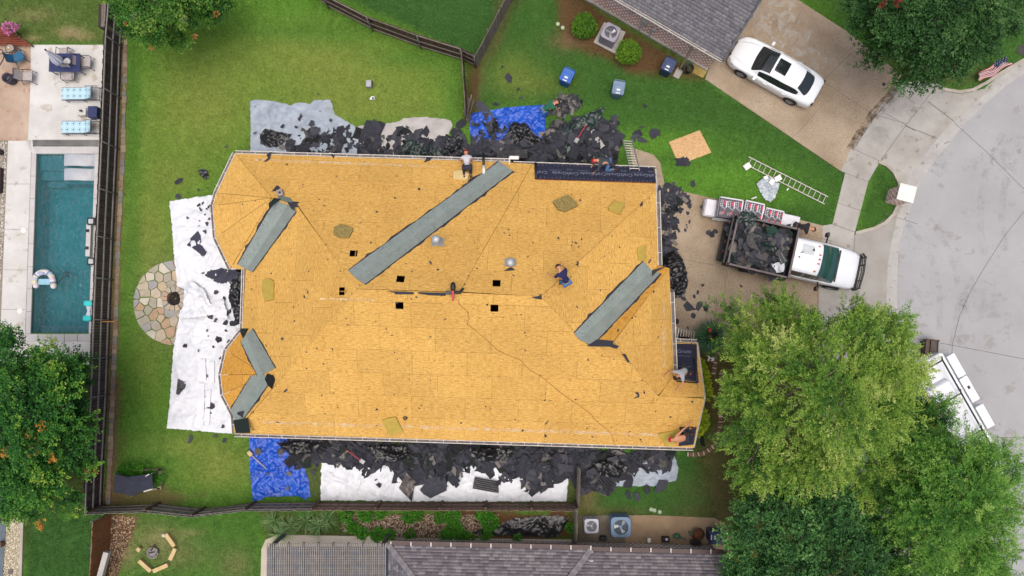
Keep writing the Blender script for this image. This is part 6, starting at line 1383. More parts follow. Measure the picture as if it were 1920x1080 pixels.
# shade sail, raised bed
t_ = thing('raised_bed', 'timber edged raised bed beneath the dark shade sail', 'raised bed', P(265,895,0))
m_tim = M('bed_timber', S(166,152,128), S(140,124,100), 4, .85, .4, 30)
for a0, b0 in (((226,881),(303,881)),((301,881),(299,916)),((226,881),(224,910)),((299,916),(270,920))): p, q = P(*a0,.2), P(*b0,.2); mb = MB(); v = q-p; mb.box((p+q)/2-Vector((0,0,.08)),(v.length+.08,.09 if abs(v.x) > abs(v.y) else .2,.26),math.atan2(v.y,v.x)); mb.build('board', m_tim, t_, True)
zs_ = 1.0; mb = MB(); cpts = [(215,889),(240,894),(257,892),(285,888),(287,915),(268,920),(248,930),(213,922)]; q = [P(u,v,zs_) for u,v in cpts]; cc_ = sum(q, Vector())/8-Vector((0,0,.15)); mb.add(q+[cc_], [(k,(k+1)%8,8) for k in range(8)])
t_ = thing('shade_sail', 'dark navy fabric sail stretched over the raised bed', 'shade sail', (cc_.x,cc_.y,0)); mb.build('fabric', M('sail', S(52,56,74), S(40,43,58), 2, .8, .3, 20), t_, True)
for u, v in ((215,889),(285,888),(248,930),(213,922),(287,915)): mb = MB(); p = P(u,v,zs_); mb.tube([(p.x,p.y,0),(p.x,p.y,zs_+.03)], .02, 6); mb.build('pole', m_metal, t_, True)
for a0, b0 in (((273,893),(280,889)),((270,922),(285,917))): mb = MB(); mb.tube([P(*a0,zs_+.03),P(*b0,zs_+.03)], .025, 6); mb.build('white_sleeve', m_white, t_, True)
# log ring and fire pit
for k, (a0, b0, l) in enumerate((((311,1001),(327,1024),'upper right'),((329,1028),(319,1050),'right'),((287,1071),(315,1059),'lower right'),((261,1051),(283,1071),'lower left'),((257,1028),(263,1032),'short, left'))):
    p, q = P(*a0,.2), P(*b0,.2); v = q-p; mb = MB(); mb.rbox((p+q)/2-Vector((0,0,.05)),(max(v.length,.2),.2,.22),.03,rz=math.atan2(v.y,v.x)); o = mb.build('timber_bench', m_wood); tag(o, f'{l} pale timber block of the ring round the small fire pit', 'timber block', 'timber blocks round the fire pit')
t_ = thing('fire_bowl', 'small ash grey fire bowl inside the timber ring', 'fire bowl', P(289,1035,0)); p = t_.location; mb = MB(); mb.lathe([(.1,0),(.26,.12),(.3,.2),(.26,.2),(.2,.12),(0,.1)], p, 9); mb.build('bowl', M('ash_metal', S(150,146,144), S(120,116,116), 6, .8, .4, 30), t_, True)
mb = MB(); mb.tube([p+Vector((-.1,.1,.15)),p+Vector((.15,.45,.25))],.03,5); mb.tube([p+Vector((-.4,-.05,.1)),p+Vector((.1,.05,.2))],.025,5); mb.tube([p+Vector((.1,-.2,.1)),p+Vector((.3,.1,.2))],.03,5); mb.build('charred_stick', m_fdark, t_, True)
p = P(307,1004,.1); mb = MB(); mb.ell((p.x,p.y,.05),(.14,.11,.12)); o = mb.build('stone', M('pale_stone', S(214,206,190), None, 6, .8)); tag(o, 'pale stone touching the upper timber block', 'stone')
# boards behind the lower left fence
p, q = P(196,975+45,1.9), P(190,1100,1.9); mb = MB(); mb.box(P(193,1065,1.4),(.25,1.6,.3),RD(-14)); o = mb.build('folded_cloth', m_tbeige); tag(o, 'grey cloth draped on the cedar fence at the lower left', 'cloth')
# white pebbles near the porch, dark bag, boards
for k in range(9): mb = MB(); p = P(1333+rr(-5,5), 673+rr(-5,5), .1); mb.ell((p.x,p.y,.05),(rr(.05,.09),rr(.04,.07),.05),6,4); o = mb.build('white_stone', m_white); tag(o, 'white stone in the cluster beside the spiky grass clump', 'stone', 'white stones by the spiky plant')
mb = MB(); p = P(1292,808,.3)
polyw = P2([(1310,805),(1318,812),(1322,838),(1314,835)], .3); mb.add(polyw, [(0,1,2,3)]); o = mb.build('felt_sheet', m_scrap); mb = None; tag(o, 'dark felt piece hanging off the gable at the lower right corner', 'felt sheet')
for k, (a0, b0) in enumerate((((873,222),(884,178)),((878,224),(888,186)),((875,226),(879,184)))): mb = MB(); mb.tube([P(*a0,.2),P(*b0,1.3)], .04, 4); o = mb.build('loose_rail', m_fgrey); tag(o, ['left','right','middle'][k]+' loose wooden rail leaning at the fence end by the blue tarp', 'wooden rail', 'loose rails leaning at the fence end')

# ================================================================== POOLSIDE FURNITURE
m_fr = M('furniture_frame', S(58,58,76), S(44,44,60), 6, .5); m_sling = M('sling_fabric', S(186,178,176), S(168,160,158), 6, .8, .2, 60); m_nb = M('navy_table', S(46,58,112), S(38,48,96), 5, .5); m_teal = M('teal_sling', S(46,110,148), S(36,92,128), 4, .7)
def chair(label, u, v, rz, sling=None, grp='sling chairs on the pool patio'):
    p = P(u, v, .4); t_ = thing('patio_chair', label, 'patio chair', (p.x,p.y,.05), rz, grp); sl = sling or m_sling
    mb = MB(); mb.add([(-.25,-.24,.4),(.25,-.24,.4),(.25,.24,.42),(-.25,.24,.42),(-.25,0,.37),(.25,0,.37)], [(0,1,5,4),(4,5,2,3)]); mb.build('seat', sl, t_)
    mb = MB(); mb.add([(-.25,-.25,.42),(.25,-.25,.42),(.24,-.42,.92),(-.24,-.42,.92)], [(0,1,2,3)]); mb.build('backrest', sl, t_)
    for s_ in (-1,1):
        mb = MB(); mb.tube([(s_*.3,.26,0),(s_*.29,.24,.62),(s_*.29,-.28,.64),(s_*.27,-.42,.95)], .018, 6); mb.build('arm_frame', m_fr, t_)
        mb = MB(); mb.tube([(s_*.29,-.16,.62),(s_*.3,-.42,0)], .018, 6); mb.build('leg', m_fr, t_)
    mb = MB(); mb.tube([(-.27,-.42,.95),(.27,-.42,.95)], .018, 6); mb.tube([(-.29,.24,.4),(.29,.24,.4)], .018, 6); mb.build('cross_bar', m_fr, t_); return t_
t_ = thing('patio_table', 'navy blue slatted table with a parasol on the white patio', 'patio table', P(122,118,0)); zt = .74; ta = P(92.5,100,zt); tb_ = P(149.5,134.5,zt)
nS_ = 12
for k in range(nS_): y0_ = ta.y+(tb_.y-ta.y)*k/nS_; mb = MB(); mb.box(((ta.x+tb_.x)/2, y0_+(tb_.y-ta.y)/nS_/2, zt),(abs(tb_.x-ta.x),abs(tb_.y-ta.y)/nS_-.014,.025)); mb.build('slat', m_nb, t_, True)
mb = MB(); mb.box(((ta.x+tb_.x)/2,(ta.y+tb_.y)/2,zt-.04),(abs(tb_.x-ta.x)-.02,abs(tb_.y-ta.y)-.02,.03)); mb.build('frame', m_nb, t_, True)
for x in (ta.x+.06, tb_.x-.06):
    for y in (ta.y-.06, tb_.y+.06): mb = MB(); mb.tube([(x,y,.05),(x,y,zt-.03)], .025, 6); mb.build('leg', m_fr, t_, True)
c0 = P(126,115.5,.76); mb = MB(); mb.lathe([(.17,0),(.19,.03),(.14,.06),(.04,.07),(.03,.03),(0,.03)], c0, 18); o = mb.build('parasol_base_cover', m_white, smooth=True); tag(o, 'round white dish with a dark centre on the navy table', 'dish')
# folded parasol leaning in its pole
t_ = thing('parasol', 'closed pale grey parasol above the navy table', 'parasol', P(118,118,0)); pa, pb = P(112,117,1.35), P(86,94,2.5); v = pb-pa; mb = MB(); vs = []; n = 16; a1 = v.normalized(); b1 = a1.cross(Vector((0,0,1))).normalized(); c1 = a1.cross(b1)
for i in range(8):
    k = i/7; r_ = [.2,.27,.26,.22,.17,.12,.08,.03][i]
    for j in range(n): aa = 6.2832*j/n; rr_ = r_*(1 if j % 2 else .72); vs.append(pa+v*k*.97+b1*math.cos(aa)*rr_+c1*math.sin(aa)*rr_)
vs.append(pa-v.normalized()*.05); mb.add(vs, [(i*n+j,i*n+(j+1)%n,(i+1)*n+(j+1)%n,(i+1)*n+j) for i in range(7) for j in range(n)]+[(j,(j+1)%n,8*n) for j in range(n)]); mb.build('canopy', M('parasol_cloth', S(214,216,230), S(196,198,214), 3, .8), t_, True)
mb = MB(); mb.tube([P(120,119,.06), pa, pb+v*.02], .022, 8); mb.build('pole', m_fr, t_, True); mb = MB(); mb.ell(pb+v*.03,(.05,.05,.05)); mb.build('finial', m_black, t_, True)
chair('sling chair at the head of the navy table, backrest to the north', 121, 100, RD(0)); chair('sling chair on the right side of the navy table', 162, 118, RD(-90)); chair('sling chair tucked below the navy table', 130, 142, RD(180))
chair('sling chair alone on the edge of the stained patio', 53, 144, RD(-90)); chair('teal chair beside the round glass table', 36, 107, RD(-62), m_teal)
t_ = thing('side_table', 'round glass side table at the left edge of the patio', 'side table', P(18,91,0)); p = P(18,91,.5); mb = MB(); mb.tube([(p.x+.23*math.cos(k*.3307),p.y+.23*math.sin(k*.3307),.5) for k in range(20)], .016, 5, False); mb.build('rim', m_fr, t_, True)
mb = MB(); mb.lathe([(.22,.49),(0,.49)], (p.x,p.y,0), 18); mb.build('glass_top', M('pale_glass', S(176,160,140), None, 3, .1), t_, True)
for k in range(3): mb = MB(); mb.tube([(p.x+.2*math.cos(k*2.1),p.y+.2*math.sin(k*2.1),.48),(p.x+.28*math.cos(k*2.1),p.y+.28*math.sin(k*2.1),.06)], .014, 5); mb.build('leg', m_fr, t_, True)
mb = MB(); mb.ell((p.x-.03,p.y+.03,.53),(.05,.05,.04)); o = mb.build('candle', m_white); tag(o, 'white candle on the round glass side table', 'candle')
t_ = thing('swing_frame', 'curved dark metal frame cut by the left edge of the photo', 'metal frame', P(2,110,0)); mb = MB(); mb.tube([P(-8,90,.8),P(4,94,1.0),P(8,100,1.05),P(6,112,.9),P(-2,125,.3)], .025, 6); mb.build('hoop', m_fr, t_, True); mb = MB(); mb.tube([P(-8,101,.8),P(8,101,1.0)], .02, 6); mb.build('bar', m_fr, t_, True)
t_ = thing('planter', 'tall round dark planter pot on the stained patio', 'planter', P(20,149,0)); p = P(18,148,.35); mb = MB(); mb.lathe([(.24,0),(.27,.25),(.26,.55),(.2,.55),(.19,.35),(0,.33)], (p.x,p.y,.05), 18); mb.build('pot', M('purple_pot', S(66,60,78), S(50,46,60), 4, .5), t_, True, smooth=True); mb = MB(); mb.tube([(p.x-.06,p.y-.08,.42),(p.x+.05,p.y+.1,.45)], .015, 5); mb.build('stick', m_metal, t_, True)
# loungers with printed cushions
mcu, t, b = newmat('cushion_print'); uv = nd(t, 'ShaderNodeUVMap'); mp = nd(t, 'ShaderNodeMapping'); mp.inputs['Scale'].default_value = (3.2,3.2,3.2); t.links.new(uv.outputs[0], mp.inputs[0])
vo = nd(t, 'ShaderNodeTexVoronoi', i_Scale=1.0, i_Randomness=0.0); t.links.new(mp.outputs[0], vo.inputs[0]); r1 = ramp(t, vo.outputs[0], [(.1, S(70,110,140)),(.15, S(178,212,226)),(.3, S(182,216,228)),(.33, S(110,150,176)),(.37, S(186,218,230))]); t.links.new(r1.outputs[0], b.inputs['Base Color']); b.inputs['Roughness'].default_value = .8
def lounger(label, u, v):
    p = P(u, v, .4); t_ = thing('sun_lounger', label, 'sun lounger', (p.x,p.y,.05), 0, 'sun loungers with pale blue cushions'); me = bpy.data.meshes.new('cushion'); prof = [(-.95,.36),(-.5,.37),(0,.37),(.3,.4),(.55,.58),(.72,.74)]; vs, fs, uvs = [], [], []
    for x, z in prof: vs += [(x,-.29,z),(x,.29,z),(x,.29,z+.07),(x,-.29,z+.07)]
    n = len(prof)
    for i in range(n-1): q = i*4; fs += [(q+3,q+7,q+6,q+2),(q,q+4,q+7,q+3)[::-1],(q+2,q+6,q+5,q+1)[::-1],(q,q+1,q+5,q+4)]
    fs += [(0,3,2,1),((n-1)*4,(n-1)*4+1,(n-1)*4+2,(n-1)*4+3)]; me.from_pydata(vs, [], fs); me.materials.append(mcu); ul = me.uv_layers.new(name='UVMap')
    for L_ in me.loops: c_ = vs[L_.vertex_index]; ul.data[L_.index].uv = (c_[0], c_[1]+c_[2]*.3)
    link('cushion', me, t_)
    for s_ in (-1,1):
        mb = MB(); mb.tube([(-.98,s_*.32,.33),(.95,s_*.32,.33)], .018, 6); mb.build('side_rail', m_fr, t_)
        for x in (-.8,.1,.9): mb = MB(); mb.tube([(x,s_*.32,.33),(x+.05,s_*.34,0)], .018, 6); mb.build('leg', m_fr, t_)
        mb = MB(); mb.tube([(.3,s_*.32,.34),(.3,s_*.34,.58),(.95,s_*.34,.58)], .016, 6); mb.build('armrest', m_fr, t_)
    mb = MB(); mb.tube([(.78,-.3,.78),(.78,.3,.78)], .018, 6); mb.tube([(.95,-.32,.33),(.95,.32,.33)], .018, 6); mb.build('head_bar', m_fr, t_)
lounger('pale blue cushioned lounger nearer the navy table', 152, 176); lounger('pale blue cushioned lounger nearer the pool', 151, 239)
p = P(153,209,.45); t_ = thing('side_table', 'small white side table between the two blue loungers', 'side table', (p.x,p.y,.05)); mb = MB(); mb.rbox((p.x,p.y,.45),(.42,.4,.025),.04); mb.build('table_top', M('pale_top', S(206,204,200), None, 3, .5), t_, True)
for sx in (-1,1):
    for sy in (-1,1): mb = MB(); mb.tube([(p.x+sx*.19,p.y+sy*.18,.44),(p.x+sx*.2,p.y+sy*.19,.05)], .014, 5); mb.build('leg', m_fr, t_, True)
mb = MB(); mb.ell((p.x-.02,p.y+.03,.5),(.09,.06,.05)); mb.tube([(p.x-.1,p.y+.05,.5),(p.x+.08,p.y-.04,.52)], .02, 5); o = mb.build('ornament', m_fr); tag(o, 'small dark ornament on the white side table', 'ornament')
p = P(174,210,.45); t_ = thing('storage_cube', 'navy slatted storage cube between the loungers by the fence', 'storage cube', (p.x,p.y,.05)); mb = MB(); mb.box((p.x,p.y,.27),(.46,.56,.44)); mb.build('body', m_nb, t_, True, bevel=.01)
for k in range(8): mb = MB(); mb.box((p.x-.2+.057*k,p.y,.505),(.048,.58,.02)); mb.build('slat', m_nb, t_, True)
# in-water loungers, urns, float toys
for k, v in enumerate((300,327)):
    p = P(150,v,.0); t_ = thing('pool_lounger', ('upper' if k == 0 else 'lower')+' white wavy lounger in the shallow end of the pool', 'pool lounger', (p.x,p.y,-.32), 0, 'white loungers standing in the pool'); mb = MB(); n = 22; vs = []
    for i in range(n+1): x = -.82+1.7*i/n; z = .3+.1*math.sin(i/n*5.6+.2)+.12*(i/n)**3; vs += [(x,-.31,z),(x,.31,z),(x,.31,z-.1),(x,-.31,z-.1)]
    fs = []
    for i in range(n): q = i*4; fs += [(q,q+4,q+5,q+1),(q+3,q+2,q+6,q+7),(q+1,q+5,q+6,q+2),(q,q+3,q+7,q+4)]
    mb.add(vs, fs+[(0,1,2,3),(n*4,n*4+3,n*4+2,n*4+1)]); mb.build('deck', M('pool_lounger_m', S(182,187,194), S(166,171,180), 2, .4), t_, smooth=True, bevel=.02); mb = MB(); mb.rbox((-.3,0,.13),(.5,.5,.26),.05); mb.rbox((.5,0,.13),(.4,.5,.26),.05); mb.build('foot', m_cop, t_)
for k, v in enumerate((415,490)):
    p = P(171,v,.35); t_ = thing('fire_bowl', ('upper' if k == 0 else 'lower')+' black bowl at the end of the pool ledge', 'bowl', (p.x,p.y,.02), 0, 'black bowls at the pool ledge'); mb = MB(); mb.rbox((0,0,.12),(.34,.32,.24),.05); mb.rbox((0,0,.3),(.4,.38,.14),.07,top=1.05); mb.build('bowl', m_black, t_, bevel=.01); mb = MB(); mb.rbox((0,0,.375),(.24,.24,.01),.04); mb.build('fill', m_galv, t_); mb = MB(); mb.rbox((-.02,-.02,-.1),(.3,.3,.2),.02); mb.build('plinth', m_cop, t_)
t_ = thing('pool_float', 'multicoloured inflatable arch float in the pool', 'pool float', (*P(84,524,0).xy, -.08)); mb = MB(); rg = random.Random(3); pal = [S(228,226,232),S(228,206,216),S(190,214,226),S(150,152,190),S(232,228,196),S(236,236,240),S(226,226,230)]
cen_ = [(-.42,-.32),(-.5,-.05),(-.42,.2),(-.2,.36),(.1,.38),(.34,.22),(.42,-.02),(.48,-.34)]; ring = [Vector((x,y,.12)) for x,y in cen_]; n = 10
for i in range(len(ring)-1):
    for q in range(3): a0 = ring[i].lerp(ring[i+1], q/3); a1 = ring[i].lerp(ring[i+1], (q+1)/3); mb.col(*rg.choice(pal)); mb.tube([a0,a1], .145, n)
for e_ in (ring[0], ring[-1]): mb.col(*pal[0]); mb.ell(e_, (.15,.15,.14))
mb.build('tube', mflag, t_, smooth=True); mb = MB(); mb.rbox((0,-.12,.1),(.6,.3,.08),.05); mb.col(*pal[2]); mb.cur = pal[2]; mb.build('seat', M('float_seat', S(150,200,220), None, 3, .4), t_)
mb = MB(); mb.ell((-.1,.3,.26),(.2,.1,.08)); mb.build('backrest', M('float_back', S(196,200,226), S(150,160,200), 9, .4), t_)
t_ = thing('pool_float', 'turquoise hammock float with two round pillows at the pool edge', 'pool float', P(164,583,.05)); m_tq = M('turquoise', S(40,214,214), S(30,196,200), 3, .4)
for v, x in ((569,.05),(597,0)): p = P(165,v,.12); mb = MB(); mb.rbox((p.x+x,p.y,.15),(.44,.28,.22),.1,n=5); mb.build('pillow', m_tq, t_, True, smooth=False, bevel=.03)
mb = MB(); a0, b0 = P(166,572,.14), P(165,594,.14); mb.add([a0+Vector((-.14,0,0)),a0+Vector((.14,0,0)),(a0+b0)/2+Vector((.06,0,-.02)),b0+Vector((.14,0,0)),b0+Vector((-.14,0,0)),(a0+b0)/2+Vector((-.06,0,-.02))], [(0,1,2,5),(5,2,3,4)]); mb.build('net', M('net', S(220,226,236), S(190,200,220), 30, .7), t_, True)
mb = MB(); mb.m = Matrix.Translation(P(125,514,-.6)); mb.ell((0,0,.0),(.22,.16,.07)); mb.tube([(-.12,-.1,.05),(-.4,-.5,.15)], .05, 6); o = mb.build('pool_cleaner', m_black); tag(o, 'dark submerged cleaner on the bottom of the pool', 'pool cleaner')
# dark rock/things left strip
mb = MB(); p = P(1,338,.2); mb.rbox((p.x-.1,p.y,.15),(.3,1.3,.3),.05); o = mb.build('low_planter', m_fdark); tag(o, 'dark low planter box at the left edge on the pebbles', 'planter')
mb = MB(); p = P(2,285,.2); mb.rbox((p.x-.05,p.y,.15),(.2,.26,.3),.03); o = mb.build('path_light', m_black); tag(o, 'small black path light on the pebbles at the left edge', 'path light')
mb = MB(); p = P(-10,950,2.2); 
t_ = thing('awning', 'dark navy awning cut off at the lower left edge', 'awning', P(5,945,0)); mb.add([P(-40,905,2.3),P(12,908,2.3),P(38,938,2.3),P(36,952,2.3),P(14,976,2.3),P(-40,982,2.3)], [(0,1,2,3,4,5)]); mb.build('fabric', M('awning_navy', S(38,42,54), S(30,33,44), 2, .8), t_, True); mb = MB(); mb.tube([P(14,976,2.28)*1, Vector((P(14,976,2.28).x,P(14,976,2.28).y,0))], .03, 6); mb.build('pole', m_metal, t_, True)
mb = MB(); p = P(3,1020,.2); mb.rbox((p.x,p.y,.2),(.22,.24,.4),.03); o = mb.build('small_stool', m_wpost); tag(o, 'small brown block on the slate strip at the lower left', 'stool')
disc('paving_cap', 'round grey stone cap in the cream pebbles', 20, 1072, .14, .05, M('cap_stone', S(120,112,108), S(90,84,82), 9, .9), 'stone cap')
# ================================================================== VEHICLES
def lerp1(x, xs, ys):
    if x <= xs[0]: return ys[0]
    for i in range(len(xs)-1):
        if x <= xs[i+1]: k = (x-xs[i])/(xs[i+1]-xs[i]); k = k*k*(3-2*k)*.35+k*.65; return ys[i]+(ys[i+1]-ys[i])*k
    return ys[-1]
def carbody(st, wheels, wr, zb=.22, nx=60):
    """st: columns x, half width, shoulder z, top z ; returns MB of the lower body with wheel arches"""
    xs, ws, zs, zt = zip(*st); mb = MB(); rows = []
    for i in range(nx+1):
        x = xs[0]+(xs[-1]-xs[0])*i/nx; w_ = lerp1(x,xs,ws); s_ = lerp1(x,xs,zs); t_ = lerp1(x,xs,zt); lo = zb
        for wx_ in wheels:
            d = abs(x-wx_)
            if d < wr*1.12: lo = max(lo, wr+math.sqrt(max(0,(wr*1.12)**2-d*d)))
        lo = min(lo, s_-.06)
        prof = [(0,t_),(w_*.35,t_-.004),(w_*.62,t_-.015),(w_*.82,t_*.75+s_*.25),(w_*.93,s_+.03),(w_*.985,s_-.03),(w_,max(lo,s_*.78)),(w_*.985,max(lo,s_*.5)),(w_*.97,lo),(w_*.8,lo)]
        rows.append([(x,-y,z) for y,z in reversed(prof)]+[(x,y,z) for y,z in prof[1:]])
    n = len(rows[0]); V = [p for r in rows for p in r]; F_ = [(i*n+k,(i+1)*n+k,(i+1)*n+k+1,i*n+k+1) for i in range(nx) for k in range(n-1)]
    mb.add(V, F_); mb.add(rows[0], [tuple(range(n))]); mb.add(rows[-1], [tuple(range(n))[::-1]]); return mb
def surf(fn, u0, u1, v0, v1, nu=10, nv=8, off=0.0, name='p', mat=None, parent=None):
    mb = MB(); vs = [];
    for i in range(nu+1):
        for k in range(nv+1): vs.append(Vector(fn(u0+(u1-u0)*i/nu, v0(i/nu)+(v1(i/nu)-v0(i/nu))*k/nv if callable(v0) else v0+(v1-v0)*k/nv))+Vector((0,0,off)))
    mb.add(vs, [(i*(nv+1)+k,(i+1)*(nv+1)+k,(i+1)*(nv+1)+k+1,i*(nv+1)+k+1) for i in range(nu) for k in range(nv)]); return mb.build(name, mat, parent, smooth=True)
def wheel(parent, x, y, r, wd=.22, spokes=10, rimc=None):
    s_ = 1 if y > 0 else -1; w0 = bpy.data.objects.new('wheel', None); C.objects.link(w0); w0.parent = parent; w0.location = (x, y, r)
    mb = MB(); mb.m = Matrix.Rotation(RD(-90)*s_, 4, 'X'); mb.lathe([(r*.64,-wd/2),(r*.95,-wd/2),(r,-wd*.3),(r,wd*.3),(r*.95,wd/2),(r*.66,wd/2),(r*.62,wd*.3)], n=24); mb.build('tyre', m_rubber, w0, smooth=True)
    mb = MB(); mb.m = Matrix.Rotation(RD(-90)*s_, 4, 'X'); mb.lathe([(r*.66,wd*.46),(r*.6,wd*.48),(r*.58,wd*.2),(0,wd*.2)], n=20)
    for k in range(spokes): a = k*6.2832/spokes; c_, q = math.cos(a), math.sin(a); mb.add([(c_*.05-q*.02,q*.05+c_*.02,wd*.44),(c_*.05+q*.02,q*.05-c_*.02,wd*.44),(c_*r*.6+q*.016,q*r*.6-c_*.016,wd*.46),(c_*r*.6-q*.016,q*r*.6+c_*.016,wd*.46)], [(0,1,2,3)])
    mb.build('rim', rimc or M('rim_dark', S(176,178,186), S(120,122,130), 5, .35, metal=.3), w0)
m_carw = M('white_car_paint', S(238,242,246,.9), S(232,237,242,.9), .8, .22, coat=.6); m_lamp = M('lamp_glass', S(190,196,204), S(120,126,134), 20, .1, metal=.3); m_redl = M('tail_lamp', S(120,16,20), None, 3, .2)
f0, r0 = P(1375,91,.6), P(1534,177,.75); ax = (f0-r0).normalized(); mid = (f0+r0)/2
car = thing('parked_car', 'white sedan with black sunroof parked on the aggregate driveway', 'car', (mid.x, mid.y, .06), math.atan2(ax.y, ax.x))
st = [(-2.42,.60,.66,.80),(-2.36,.74,.74,.96),(-2.2,.83,.84,1.02),(-1.7,.90,.90,1.04),(-.9,.93,.9,1.02),(.3,.93,.89,1.0),(1.2,.92,.86,.97),(1.7,.90,.82,.90),(2.1,.83,.74,.80),(2.32,.70,.64,.70),(2.42,.55,.50,.60)]
carbody(st, (-1.4,1.45), .34).build('body', m_carw, car, smooth=True)
XS = [-2.0,-1.85,-1.28,-.6,.25,.75,1.22,1.28]; WB = [.66,.70,.79,.83,.84,.82,.74,.70]; WT = [.62,.60,.54,.60,.60,.60,.72,.70]; ZT = [.985,1.05,1.36,1.44,1.44,1.30,.985,.96]
def cabin(x, t_):   # t in -1..1 across
    a = abs(t_); s_ = 1 if t_ >= 0 else -1; wt, wb_, z = lerp1(x,XS,WT), lerp1(x,XS,WB), lerp1(x,XS,ZT); zbl = .93; xx = x-.12*a*a*(1 if x > 0 else -1)*min(1,abs(x))
    if a < .7: k = a/.7; return (xx, s_*wt*k, z-.05*k**3*k)
    k = (a-.7)/.3; return (xx, s_*(wt+(wb_-wt)*k**.8), z-.05+(zbl-z+.05)*k)
surf(cabin, -1.3,.3,-.74,.74,16,20,0,'roof_panel',m_carw,car)
surf(cabin, .3,1.24,-.68,.68,10,16,.002,'windshield',m_glass,car); surf(cabin, -1.92,-1.3,-.66,.66,8,16,.002,'rear_window',m_glass,car)
for s_ in (-1,1):
    surf(cabin, -1.5,.85,s_*.75,s_*.97,30,6,.006,'side_window',m_glass,car)
    surf(cabin, .3,1.24,s_*.68,s_*.78,8,3,.004,'pillar',m_carw,car); surf(cabin, -1.95,-1.3,s_*.66,s_*.97,8,5,.004,'pillar',m_carw,car); surf(cabin, .8,1.24,s_*.76,s_*.98,6,3,.003,'pillar',m_carw,car); surf(cabin, -.42,-.34,s_*.75,s_*.97,2,4,.006,'door_pillar',m_black,car)
    mb = MB(); mb.rbox((.82,s_*1.02,.98),(.14,.2,.12),.04); mb.build('mirror', m_carw, car, bevel=.02)
    for x in (.2,-.85): mb = MB(); mb.box((x,s_*.935,.82),(.2,.03,.035)); mb.build('door_handle', m_carw, car, bevel=.008)
    mb = MB(); mb.add([(2.36,s_*.50,.64),(2.2,s_*.74,.70),(1.98,s_*.84,.76),(2.08,s_*.80,.66),(2.33,s_*.60,.56)], [(0,1,2,3,4) if s_ > 0 else (4,3,2,1,0)]); mb.m = None; mb.v = [p+Vector((.03,s_*.015,.035)) for p in mb.v]; mb.build('headlight', m_lamp, car)
    mb = MB(); mb.box((-2.33,s_*.6,.84),(.08,.3,.1),s_*.35); mb.build('taillight', m_black, car, bevel=.02)
    for x in (-1.4,1.45): wheel(car, x, s_*.82, .335)
surf(cabin, -.42,.2,-.42,.42,6,8,.012,'sunroof',m_glass,car)
mb = MB(); mb.rbox((2.40,0,.52),(.06,.86,.2),.02); mb.build('grille', m_black, car); mb = MB(); mb.box((2.44,0,.5),(.02,.42,.1)); mb.build('number_plate', m_white, car); mb = MB(); mb.rbox((-2.4,0,.5),(.12,1.2,.22),.05); mb.rbox((-2.37,0,.86),(.06,.9,.06),.02); mb.build('rear_trim', m_black, car, bevel=.01)
mb = MB()
for s_ in (-1,1): mb.tube([(1.2,s_*.62,.985),(1.75,s_*.56,.925),(2.2,s_*.44,.80)], .006, 4)
mb.build('bonnet_crease', M('seam', S(170,176,182), None, 3, .5), car)
# --- dump bed pickup
a_t = RD(-13.2); tp = P(1470,484,0); tk = thing('pickup_truck', 'white pickup truck with a dark dump bed full of torn roofing', 'truck', (tp.x,tp.y,.06), a_t)
m_tw = M('truck_white', S(232,236,240,.9), S(222,226,232,.88), 1.2, .3, coat=.4); m_tg = M('truck_grey', S(150,154,160), S(130,134,140), 2, .4); m_bed = M('bed_steel', S(72,58,62), S(44,36,40), 5, .6, .4, 20); m_rust = M('bed_rail', S(110,98,98), S(84,74,76), 6, .5, .3, 20)
st = [(-.28,.98,1.22,1.28),(.6,1.0,1.22,1.28),(1.7,1.0,1.2,1.26),(2.25,1.0,1.14,1.25),(2.7,.98,1.08,1.22),(3.1,.93,1.0,1.12),(3.32,.84,.9,1.0),(3.38,.8,.8,.9)]
carbody(st, (2.45,), .42, .4, 44).build('body', m_tw, tk, smooth=True)
XS2 = [-.25,0,1.1,1.3,2.0,2.3]; ZT2 = [1.93,1.96,1.95,1.86,1.42,1.24]; WB2 = [.94,.95,.95,.94,.92,.9]; WT2 = [.78,.79,.79,.78,.84,.88]
def cab2(x, t_):
    a = abs(t_); s_ = 1 if t_ >= 0 else -1; wt, wb_, z = lerp1(x,XS2,WT2), lerp1(x,XS2,WB2), lerp1(x,XS2,ZT2); xx = x-(.14*a*a if x > 1 else 0)
    if a < .7: k = a/.7; return (xx, s_*wt*k, z-.05*k**4)
    k = (a-.7)/.3; return (xx, s_*(wt+(wb_-wt)*k), z-.05+(1.2-z+.05)*k)
surf(cab2, -.22,1.22,-.72,.72,10,16,0,'roof_panel',m_tw,tk); m_gg = M('green_glass', (.02,.075,.06), (.012,.05,.045), 1.5, .08, spec=.8)
surf(cab2, 1.22,2.22,-.7,.7,10,16,.003,'windshield',m_gg,tk)
mb = MB(); mb.tube([(2.24-.0,y/10,1.27) for y in range(-8,9,2)], .05, 5); mb.build('cowl', m_black, tk)
